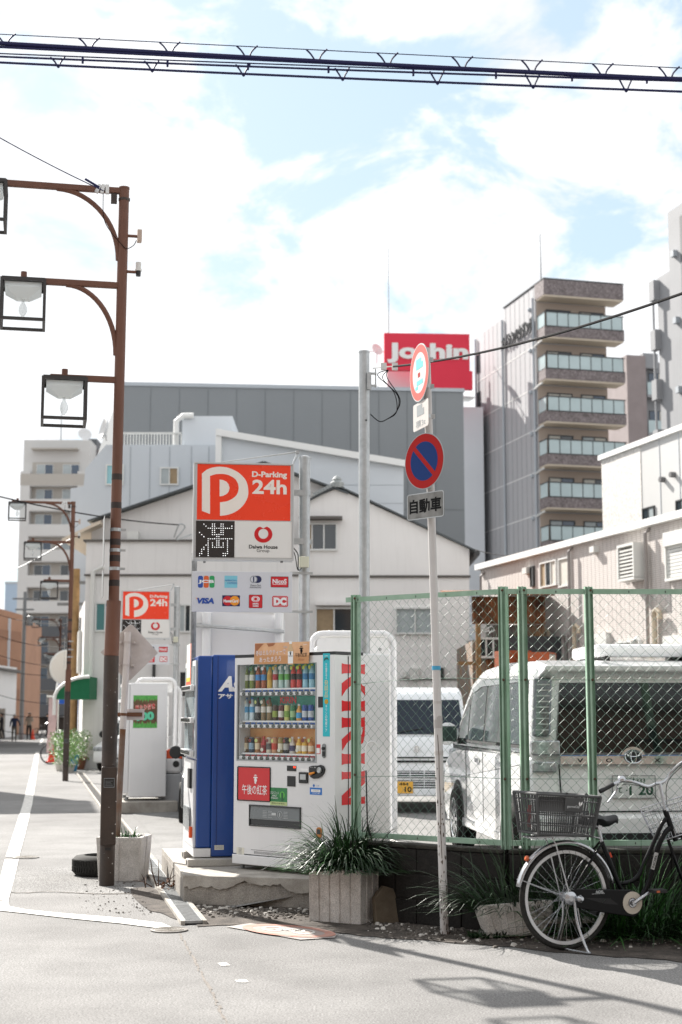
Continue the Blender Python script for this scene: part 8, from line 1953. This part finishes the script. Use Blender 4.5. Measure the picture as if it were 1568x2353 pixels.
# stem, handlebar, grips, levers, bell, front basket
stm = B(1480, 320)
m = MB(); m.tube([(hx, 0, hz_), (stm[0] + .005, 0, stm[1])], .011, 8); m.lathe([(.021, -.012), (.021, .012)], (hx, 0, hz_ + .012), 12, tuple(sa)); m.build('stem', MSil, bk)
def hp_(p): return ST @ Vector(p)
bar = []
for s in (-1, 1):
    pts = [(stm[0], 0, stm[1]), (stm[0] + .02, s * .06, stm[1] + .0), (stm[0] + .03, s * .13, stm[1] + .05), (stm[0] + .0, s * .21, stm[1] + .085), (stm[0] - .04, s * .27, stm[1] + .08), (stm[0] - .11, s * .37, stm[1] + .05)]
    m = MB(); m.tube([hp_(p) for p in smoothpts(pts, 5)], .011, 8); m.build('handlebar', MSil, bk, smooth=True)
    g0, g1 = hp_((stm[0] - .05, s * .285, stm[1] + .077)), hp_((stm[0] - .118, s * .385, stm[1] + .046)); m = MB(); m.tube([g0, g0.lerp(g1, .5), g1], .0165, 10); m.build('grip', M('grip_black', '#161618', .6), bk)
    a_ = hp_((stm[0] - .03, s * .25, stm[1] + .08)); m = MB(); m.tube(smoothpts([a_, hp_((stm[0] + .0, s * .27, stm[1] + .05)), hp_((stm[0] + .0, s * .3, stm[1] + .02)), hp_((stm[0] - .04, s * .36, stm[1] - .03))], 4), .006, 6); m.build('brake_lever', MSil, bk, smooth=True)
    m = MB(); m.tube(smoothpts([hp_((stm[0] - .04, s * .23, stm[1] + .055)), hp_((stm[0] + .08, s * .18, stm[1] + .06)), hp_((stm[0] + .13, s * .06, stm[1] - .02)), hp_((stm[0] + .1, 0, stm[1] - .25))], 5), .003, 5); m.build('brake_cable', MRub, bk)
b_ = hp_((stm[0] - .0, .22, stm[1] + .1)); m = MB(); m.lathe([(.03, -.012), (.031, 0), (.026, .016), (.012, .025)], b_, 16); m.build('bell', MSil, bk, smooth=True)
m = MB(); x0_, x1_ = stm[0] + .06, stm[0] + .34; zb_, zt2 = stm[1] - .38, stm[1] - .13
def fbp(x, y, z): return hp_((x, y, z))
for z, k in ((zb_, .8), ((zb_ + zt2) / 2, .9), (zt2 - .03, .97), (zt2, 1)):
    c_ = (x0_ + x1_) / 2; hx_ = (x1_ - x0_) / 2 * k; hy_ = .17 * k; m.tube([fbp(c_ - hx_, -hy_, z), fbp(c_ + hx_, -hy_, z), fbp(c_ + hx_, hy_, z), fbp(c_ - hx_, hy_, z)], .0035 if z < zt2 else .005, 5, True)
for i in range(12):
    f_ = -1 + 2 * i / 11
    for side in range(4):
        def pos(k, z):
            c_ = (x0_ + x1_) / 2; hx_ = (x1_ - x0_) / 2 * k; hy_ = .17 * k
            return fbp(*((c_ + f_ * hx_, -hy_, z), (c_ + f_ * hx_, hy_, z), (c_ - hx_, f_ * hy_, z), (c_ + hx_, f_ * hy_, z))[side])
        m.tube([pos(.8, zb_), pos(1, zt2)], .0018, 4)
m.build('front_basket', MSil, bk)
q = B(1408, 940); qn = B(1408, 940); d_ = (Vector(B(1450, 845)) - Vector(B(1395, 1020))).normalized()
fr = Matrix(((d_.x, 0, -d_.y, q[0]), (0, 1, 0, 0), (d_.y, 0, d_.x, q[1]), (0, 0, 0, 1)))
m = MB(); m.bb(-.06, .06, -.0215, -.018, -.014, .014, fr); lb = m.build('name_label', M('label_silver', '#a9a8a6', .4), bk); text('lettering', 'NOEL', 0, 0, .095, .017, MTextB, lb, Mx=fr, y=-.0225, bold=.02)
q = B(1030, 880); m = MB(); m.box((q[0], -.0165, q[1]), (.012, .004, .035), Matrix.Rotation(R(-22), 3, 'Y')); m.build('orange_sticker', M('sticker_red', '#c8401f', .4), bk)

# ------------------------------------------------------------------ people far up the road (each body one skinned mesh)
def person(lab, px, py, hgt, face, top, leg, hair, pose):
    g = G(px, py); t = thing('person', lab, 'person', g, face)
    s = hgt / 1.7
    J = {'pel': (0, 0, .92), 'wai': (0, 0, 1.08), 'che': (0, 0, 1.3), 'nek': (0, 0, 1.46), 'hed': (0, -.02, 1.58), 'top': (0, -.015, 1.68)}
    for sd in (-1, 1):
        a = pose['l' if sd < 0 else 'r']; l_ = pose['ll' if sd < 0 else 'rl']
        J['sh%d' % sd] = (sd * .17, 0, 1.4); J['el%d' % sd] = a[0] if sd > 0 else (-a[0][0], a[0][1], a[0][2]); J['ha%d' % sd] = a[1] if sd > 0 else (-a[1][0], a[1][1], a[1][2])
        J['hp%d' % sd] = (sd * .09, 0, .88); J['kn%d' % sd] = (sd * .1, l_[0], .48); J['an%d' % sd] = (sd * .1, l_[1], .09); J['to%d' % sd] = (sd * .11, l_[1] - .15, .035)
    Rr = {'pel': .14, 'wai': .13, 'che': .15, 'nek': .055, 'hed': .095, 'top': .06, 'sh': .075, 'el': .05, 'ha': .038, 'hp': .095, 'kn': .065, 'an': .045, 'to': .045}
    names = list(J); idx = {n: i for i, n in enumerate(names)}
    E = [('pel', 'wai'), ('wai', 'che'), ('che', 'nek'), ('nek', 'hed'), ('hed', 'top')]
    for sd in (-1, 1): E += [('che', 'sh%d' % sd), ('sh%d' % sd, 'el%d' % sd), ('el%d' % sd, 'ha%d' % sd), ('pel', 'hp%d' % sd), ('hp%d' % sd, 'kn%d' % sd), ('kn%d' % sd, 'an%d' % sd), ('an%d' % sd, 'to%d' % sd)]
    me = bpy.data.meshes.new('body'); me.from_pydata([Vector(J[n]) * s for n in names], [(idx[a], idx[b]) for a, b in E], [])
    o = bpy.data.objects.new('body', me); COL.objects.link(o)
    o.modifiers.new('skin', 'SKIN'); sv = me.skin_vertices[0].data
    for n in names:
        r_ = Rr.get(n, Rr.get(n[:2], .05)) * s; sv[idx[n]].radius = (r_, r_ * .8 if n in ('che', 'wai', 'pel') else r_); sv[idx[n]].use_root = n == 'pel'
    o.modifiers.new('sub', 'SUBSURF').levels = 1
    dg = bpy.context.evaluated_depsgraph_get(); dg.update(); m2 = bpy.data.meshes.new_from_object(o.evaluated_get(dg))
    bpy.data.objects.remove(o)
    MSk = M('skin', '#c99a7c', .6); mats = [M('cloth_' + top.strip('#'), top, .85), M('cloth_' + leg.strip('#'), leg, .85), MSk, M('shoe', '#22201f', .7)]
    m2.materials.clear()
    for m_ in mats: m2.materials.append(m_)
    hands = [Vector(J['ha%d' % sd]) * s for sd in (-1, 1)]
    for p in m2.polygons:
        c_ = p.center; p.use_smooth = True
        p.material_index = 2 if c_.z > 1.47 * s or min((c_ - h_).length for h_ in hands) < .06 * s else 0 if c_.z > .93 * s or abs(c_.x) > .2 * s else 1 if c_.z > .09 * s else 3
    b = bpy.data.objects.new('body', m2); COL.objects.link(b); b.parent = t
    m = MB(); m.lathe([(.02, .1), (.07, .09), (.1, .05), (.108, .0), (.1, -.04)], (0, .012 * s, 1.6 * s), 12); m.build('hair', M('hair_' + hair.strip('#'), hair, .8), t, smooth=True)
    return t
down = (((.24, .02, 1.14), (.25, -.08, .88)))
person('person in a dark blue jacket walking towards the camera far up the road', 32, 1704, 1.62, R(10), '#1f2a44', '#5c564c', '#b5b0aa', dict(l=down, r=((.3, .06, 1.16), (.36, .0, .92)), ll=(-.08, .05), rl=(.05, .12)))
person('person in a beige top and black trousers holding one hand to the face', 66, 1702, 1.72, R(-10), '#9a8d80', '#17171a', '#3a302a', dict(l=down, r=((.27, -.06, 1.14), (.08, -.2, 1.42)), ll=(-.05, .04), rl=(.0, .02)))
person('person in black clothes bending beside bicycles near the tower', 108, 1696, 1.68, R(70), '#15161c', '#1b1c22', '#1a1614', dict(l=((.24, -.14, 1.16), (.22, -.36, 1.02)), r=((.24, -.14, 1.16), (.22, -.36, 1.02)), ll=(-.1, .02), rl=(.06, .14)))
person('person in dark clothes at the left edge of the far road', 3, 1699, 1.68, R(-80), '#191a20', '#1e1f24', '#241d1a', dict(l=down, r=((.25, -.1, 1.14), (.24, -.3, 1.02)), ll=(-.14, .02), rl=(.1, .22)))
# simple far bicycles
def farbike(lab, px, py, rz, col):
    g = G(px, py); t = thing('bicycle', lab, 'bicycle', g, rz, 'bicycles parked up the road'); mm = M('farbike_' + col.strip('#'), col, .4)
    for x in (0, 1.05):
        m = MB(); m.tube([(x + .32 * math.cos(R(15 * i)), 0, .34 + .32 * math.sin(R(15 * i))) for i in range(24)], .022, 6, True); [m.tube([(x, 0, .34), (x + .31 * math.cos(R(30 * i)), 0, .34 + .31 * math.sin(R(30 * i)))], .003, 3) for i in range(12)]; m.build('wheel', MRub, t)
    m = MB(); m.tube([(0, 0, .34), (.45, 0, .3), (.3, 0, .78)], .018, 6); m.tube([(0, 0, .34), (.32, 0, .72)], .012, 6); m.tube([(.45, 0, .3), (.62, 0, .42), (.82, 0, .82)], .02, 6); m.tube([(1.05, 0, .34), (.84, 0, .78), (.78, 0, 1.02)], .016, 6); m.build('frame', mm, t)
    m = MB(); m.tube([(.6, -.26, 1.02), (.78, -.1, 1.04), (.78, .1, 1.04), (.6, .26, 1.02)], .013, 6); m.build('handlebar', MSil, t)
    m = MB(); m.lathe([(.03, -.02), (.09, 0), (.09, .03), (.03, .05)], (.28, 0, .82), 10); m.build('saddle', MRub, t)
    m = MB(); m.bb(.86, 1.16, -.16, .16, .72, .76); [m.bb(x - .006, x + .006, y - .006, y + .006, .74, .96) for x in (.86, .96, 1.06, 1.16) for y in (-.16, .16)]; m.tube([(.86, -.16, .96), (1.16, -.16, .96), (1.16, .16, .96), (.86, .16, .96)], .01, 4, True); m.build('basket', MRub, t)
farbike('dark bicycle parked in front of the potted plants up the road', 116, 1757, R(12), '#1c2622'); farbike('bicycle parked beside the person in black up the road', 84, 1697, R(15), '#2a2a2e'); farbike('second bicycle leaning by the person in black up the road', 96, 1695, R(10), '#3a3438')
# potted plants on the pavement
MFl = M('leaf_mid', '#4f7a3a', .55, col2='#7d9a5a', vs=14); MFw = M('flower_white', '#d9dad0', .7)
rnd.seed(77)
for px, py, r_, hp2, col, lab, lc in ((142, 1772, .22, .34, '#c9c6bf', 'white pot with a bushy flowering plant beside the second lamp post', '#58813f'), (165, 1772, .2, .42, '#2f7fa6', 'blue pot with a feathery green plant right of the second lamp post', '#4a7a44'), (180, 1768, .24, .3, '#8a5a44', 'terracotta pot with a wispy brown plant near the house corner', '#77804a'), (156, 1776, .2, .2, '#b5b2ab', 'low grey pot with small pale flowers at the lamp post foot', '#6b9a50')):
    g = G(px, py); t = thing('potted_plant', lab, 'potted plant', g, group='potted plants on the pavement')
    m = MB(); m.lathe([(r_ * .7, 0), (r_, hp2), (r_ * 1.08, hp2 + .01), (r_ * 1.08, hp2 + .04), (r_ * .9, hp2 + .04), (r_ * .85, hp2)], n=16); m.build('pot', M('pot_' + col.strip('#'), col, .6), t)
    m = MB(); m2 = MB(); H_ = .75
    for k in range(420):
        a = rnd.uniform(0, 6.28); rr = math.sqrt(rnd.random()) * .42; z = hp2 + rnd.random() * H_; p = Vector((rr * math.cos(a), rr * math.sin(a), z)); u = Vector((rnd.gauss(0, 1), rnd.gauss(0, 1), rnd.gauss(0, 1))).normalized(); v = u.orthogonal().normalized()
        L = rnd.uniform(.04, .1); (m2 if rnd.random() < .14 else m).add([p, p + u * L * .5 + v * L * .3, p + u * L, p + u * L * .5 - v * L * .3], [(0, 1, 2, 3)])
    for k in range(12): a = rnd.uniform(0, 6.28); m.tube([(0, 0, hp2), (.15 * math.cos(a), .15 * math.sin(a), hp2 + .4), (.35 * math.cos(a), .35 * math.sin(a), hp2 + .75)], .006, 4)
    m.build('leaf', M('potleaf_' + lc.strip('#'), lc, .55, col2='#8aa566', vs=10), t, kind='stuff'); m2.build('flower', MFw, t, kind='stuff')
g = G(130, 1765); t = thing('banner_flag', 'pale pink hanging banner flag on a pole beside the second lamp post', 'flag', g)
m = MB(); m.cyl((0, 0, 0), (0, 0, 2.2), .02, n=6); m.cyl((-.35, 0, 2.15), (.1, 0, 2.1), .03, n=6); m.build('pole', MShut, t)
m = MB(); m.add([(-.28, 0, 2.1), (.02, .02, 2.08), (-.05, .05, 1.3), (-.28, -.04, 1.2), (-.16, .08, .5), (-.32, 0, .45)], [(0, 1, 2, 3), (3, 2, 4, 5)]); o = m.build('cloth', M('cloth_pink', '#c9aeb0', .8, var=.15), t); o.modifiers.new('s', 'SOLIDIFY').thickness = .01
for px, lab in ((75, 'small orange traffic cone beside the garden wall far up the road'), (119, 'small red cone standing among the potted plants')):
    g = G(px, 1700 if px < 100 else 1752); t = thing('traffic_cone', lab, 'cone', g); m = MB(); m.bb(-.18, .18, -.18, .18, 0, .04); m.lathe([(.14, .04), (.03, .65), (.0, .66)], n=12); m.build('cone_body', M('cone_red', '#d8401f', .5), t)
# round shop sign beyond the second lamp post
g = P(160, 1535, 50); t = thing('round_sign', 'pale round sign board on a bracket over the blue awning', 'sign', (g.x, 49.6, g.z - .6))
m = MB(); m.lathe([(.55, -.06), (.6, 0), (.55, .06)], (0, 0, .6), 24, (.3, -1, 0)); m.build('disc', MShut, t); m = MB(); m.cyl((.3, .1, .6), (1.6, .3, .6), .04, n=6); m.build('bracket', MSteelD, t)
# utility pole left of the tower with wires
g = P(140, 1300, 70); 
for px, Y, zt_, col, lab in ((167, 48, 6.3, MWood, 'tan utility pole rising behind the second brown lamp post'), (48, 96, 9.5, MSteelD, 'dark grey utility pole in front of the far tower on the left')):
    p = P(px, 1700, Y); t = thing('utility_pole', lab, 'utility pole', (p.x, Y, 0))
    m = MB(); m.cyl((0, 0, 0), (0, 0, zt_), .15, .11, 12); m.build('pole', M('pole_tan', '#a8875c', .8, var=.3, streak=.4) if px > 100 else col, t)
    m = MB(); m.bb(-.8, .8, -.05, .05, zt_ - .5, zt_ - .4); m.bb(-.6, .6, -.05, .05, zt_ - 1.2, zt_ - 1.1); m.lathe([(.2, 0), (.22, .1), (.22, .6), (.1, .66)], (.35, 0, zt_ - 2.2), 12); m.build('crossarm', MSteelD, t)

# ------------------------------------------------------------------ overhead lines
MCab = M('cable_dark', '#26284f', .6, spec=.2)
def cable(name, lab, pts, r_, group=None, n=6): m = MB(); m.tube(pts, r_, n); t = thing(name, lab, 'cable', pts[0], group=group); m.build('strand', MCab, t, world=True); return t
YC = 9.2
def C(px, py): return P(px, py, YC)
def chord(y0, y1, bow=0.): return [C(-80 + 1730 * i / 14, y0 + (y1 - y0) * i / 14 + bow * 4 * (i / 14) * (1 - i / 14)) for i in range(-14, 29)]
L_ = [('thin upper messenger wire across the top of the sky', 74, 160, .0035), ('thick black bundled cable across the top of the sky', 94, 186, .016), ('second cable twisted along the thick bundle in the sky', 103, 183, .009), ('grey middle wire under the thick cable bundle', 119, 180, .005), ('lower dark cable slung under the bundle', 126, 188, .0075), ('lowest dark cable of the overhead lines', 139, 213, .0085)]
ch = []
for lab, y0, y1, r_ in L_:
    pts = chord(y0, y1, 0 if r_ < .004 else 3); ch.append((y0, y1, 0 if r_ < .004 else 3)); cable('overhead_cable', lab, pts, r_, 'overhead cables across the sky')
def yat(i, px): y0, y1, b = ch[i]; f_ = (px + 80) / 1730; return y0 + (y1 - y0) * f_ + b * 4 * f_ * (1 - f_)
hk = thing('cable_hangers', 'row of dark spiral hangers clipping the cable bundle to its upper wire', 'cable hangers', C(20, 100))
for i, px in enumerate((14, 207, 392, 570, 730, 893, 1065, 1225, 1388, 1540)):
    a = yat(1, px); b = yat(0, px); m = MB(); m.tube(smoothpts([C(px - 26, b - 1), C(px - 16, (a + b) / 2 - 4), C(px, a + 4), C(px + 8, (a + b) / 2), C(px + 22, b - 2)], 4), [.006] * 17, 5); m.build('hanger', MCab, hk, world=True)
for i, px in enumerate((134, 350, 560, 788, 1006, 1226, 1440)):
    a = yat(5, px); b = yat(4, px); m = MB(); m.tube(smoothpts([C(px - 18, b - 4), C(px - 8, a - 8), C(px, a + 5), C(px + 5, a - 6), C(px + 15, b - 5)], 4), .006, 5); m.build('hanger', MCab, hk, world=True)
for px in (190, 385, 570, 755, 950, 1140, 1315, 1487):
    m = MB(); m.cyl(C(px, yat(3, px)), C(px, yat(4, px) + 8), .008, n=5); m.build('spacer', MCab, hk, world=True)
m = MB(); m.tube(ell(P(-60, 282, 13.5), P(238, 438, 14.1), 8, .02), .0055, 5); t = thing('service_wire', 'thin wire slanting down to the top of the nearest lamp post', 'wire', P(238, 438, 14.1)); m.build('strand', MCab, t, world=True); m = MB(); m.tube([P(196, 411, 14.1), P(228, 430, 14.1)], .012, 6); m.build('sleeve', MCab, t, world=True)
e2 = P(1640, 648, 9.5); m = MB(); m.tube(ell(P(905, 842, 15.0), e2, 14, .09), .011, 6); t = thing('service_wire', 'black wire rising right from the tall steel pole across the balcony block', 'wire', P(905, 842, 15.0)); m.build('strand', MWire, t, world=True)
m = MB(); m.tube(ell(P(-30, 1134, 34), P(410, 1206, 43.5), 10, .12), .018, 5); t = thing('service_wire', 'wire from the left edge to the gabled house behind the lamp posts', 'wire', P(410, 1206, 43.5)); m.build('strand', MWire, t, world=True); m = MB(); m.tube(smoothpts([P(400, 1235, 43.6), P(412, 1205, 43.5), P(425, 1212, 43.6), P(405, 1240, 43.8), P(440, 1228, 44.2)], 4), .022, 5); m.build('loop', MSteel, t, world=True)
m = MB(); m.tube(ell(P(1090, 1262, 44), P(1180, 1277, 41), 6, .05), .012, 4); t = thing('service_wire', 'short thin wire between the gabled house eave and the tiled house', 'wire', P(1090, 1262, 44)); m.build('strand', MWire, t, world=True)
rnd.seed(5)
fars = ['upper', 'second', 'third', 'fourth', 'fifth', 'lower', 'lowest']
for k in range(7):
    y0 = 1400 + k * 45 + rnd.uniform(-8, 8); m = MB(); m.tube(ell(P(-30, y0, 75), P(170, y0 + rnd.uniform(5, 40), 62 + k), 8, .25), .013, 4); t = thing('far_wire', '%s sagging wire over the far end of the road before the tower' % fars[k], 'wire', P(-30, y0, 75), group='far wires over the road'); m.build('strand', MWire, t, world=True)
m = MB(); m.tube(ell(P(-20, 1330, 60), P(168, 1235, 40), 8, .1), .02, 4); t = thing('far_wire', 'pale guy wire slanting behind the second lamp post lanterns', 'wire', P(-20, 1330, 60)); m.build('strand', MSteel, t, world=True)
# bay lines in the car park
for a, b in (((.9, 14.2), (.2, 19.5)), ((3.6, 14.6), (2.9, 20)), ((-.2, 20.4), (2.4, 20.9)), ((-.9, 17.0), (-1.35, 19.6))):
    d = Vector((b[0] - a[0], b[1] - a[1], 0)).normalized(); n = Vector((d.y, -d.x, 0)) * .06; z = .204 if a[0] > .1 else .2 * max(0, (min(a[0], b[0]) + 1.0 + (a[1] - 12.5) * .2 * 0)) / 1.15 + .03
    if a[0] < .1: continue
    sheet('bay_line', [Vector((a[0], a[1], 0)) - n, Vector((b[0], b[1], 0)) - n, Vector((b[0], b[1], 0)) + n, Vector((a[0], a[1], 0)) + n], .206, MPaint)
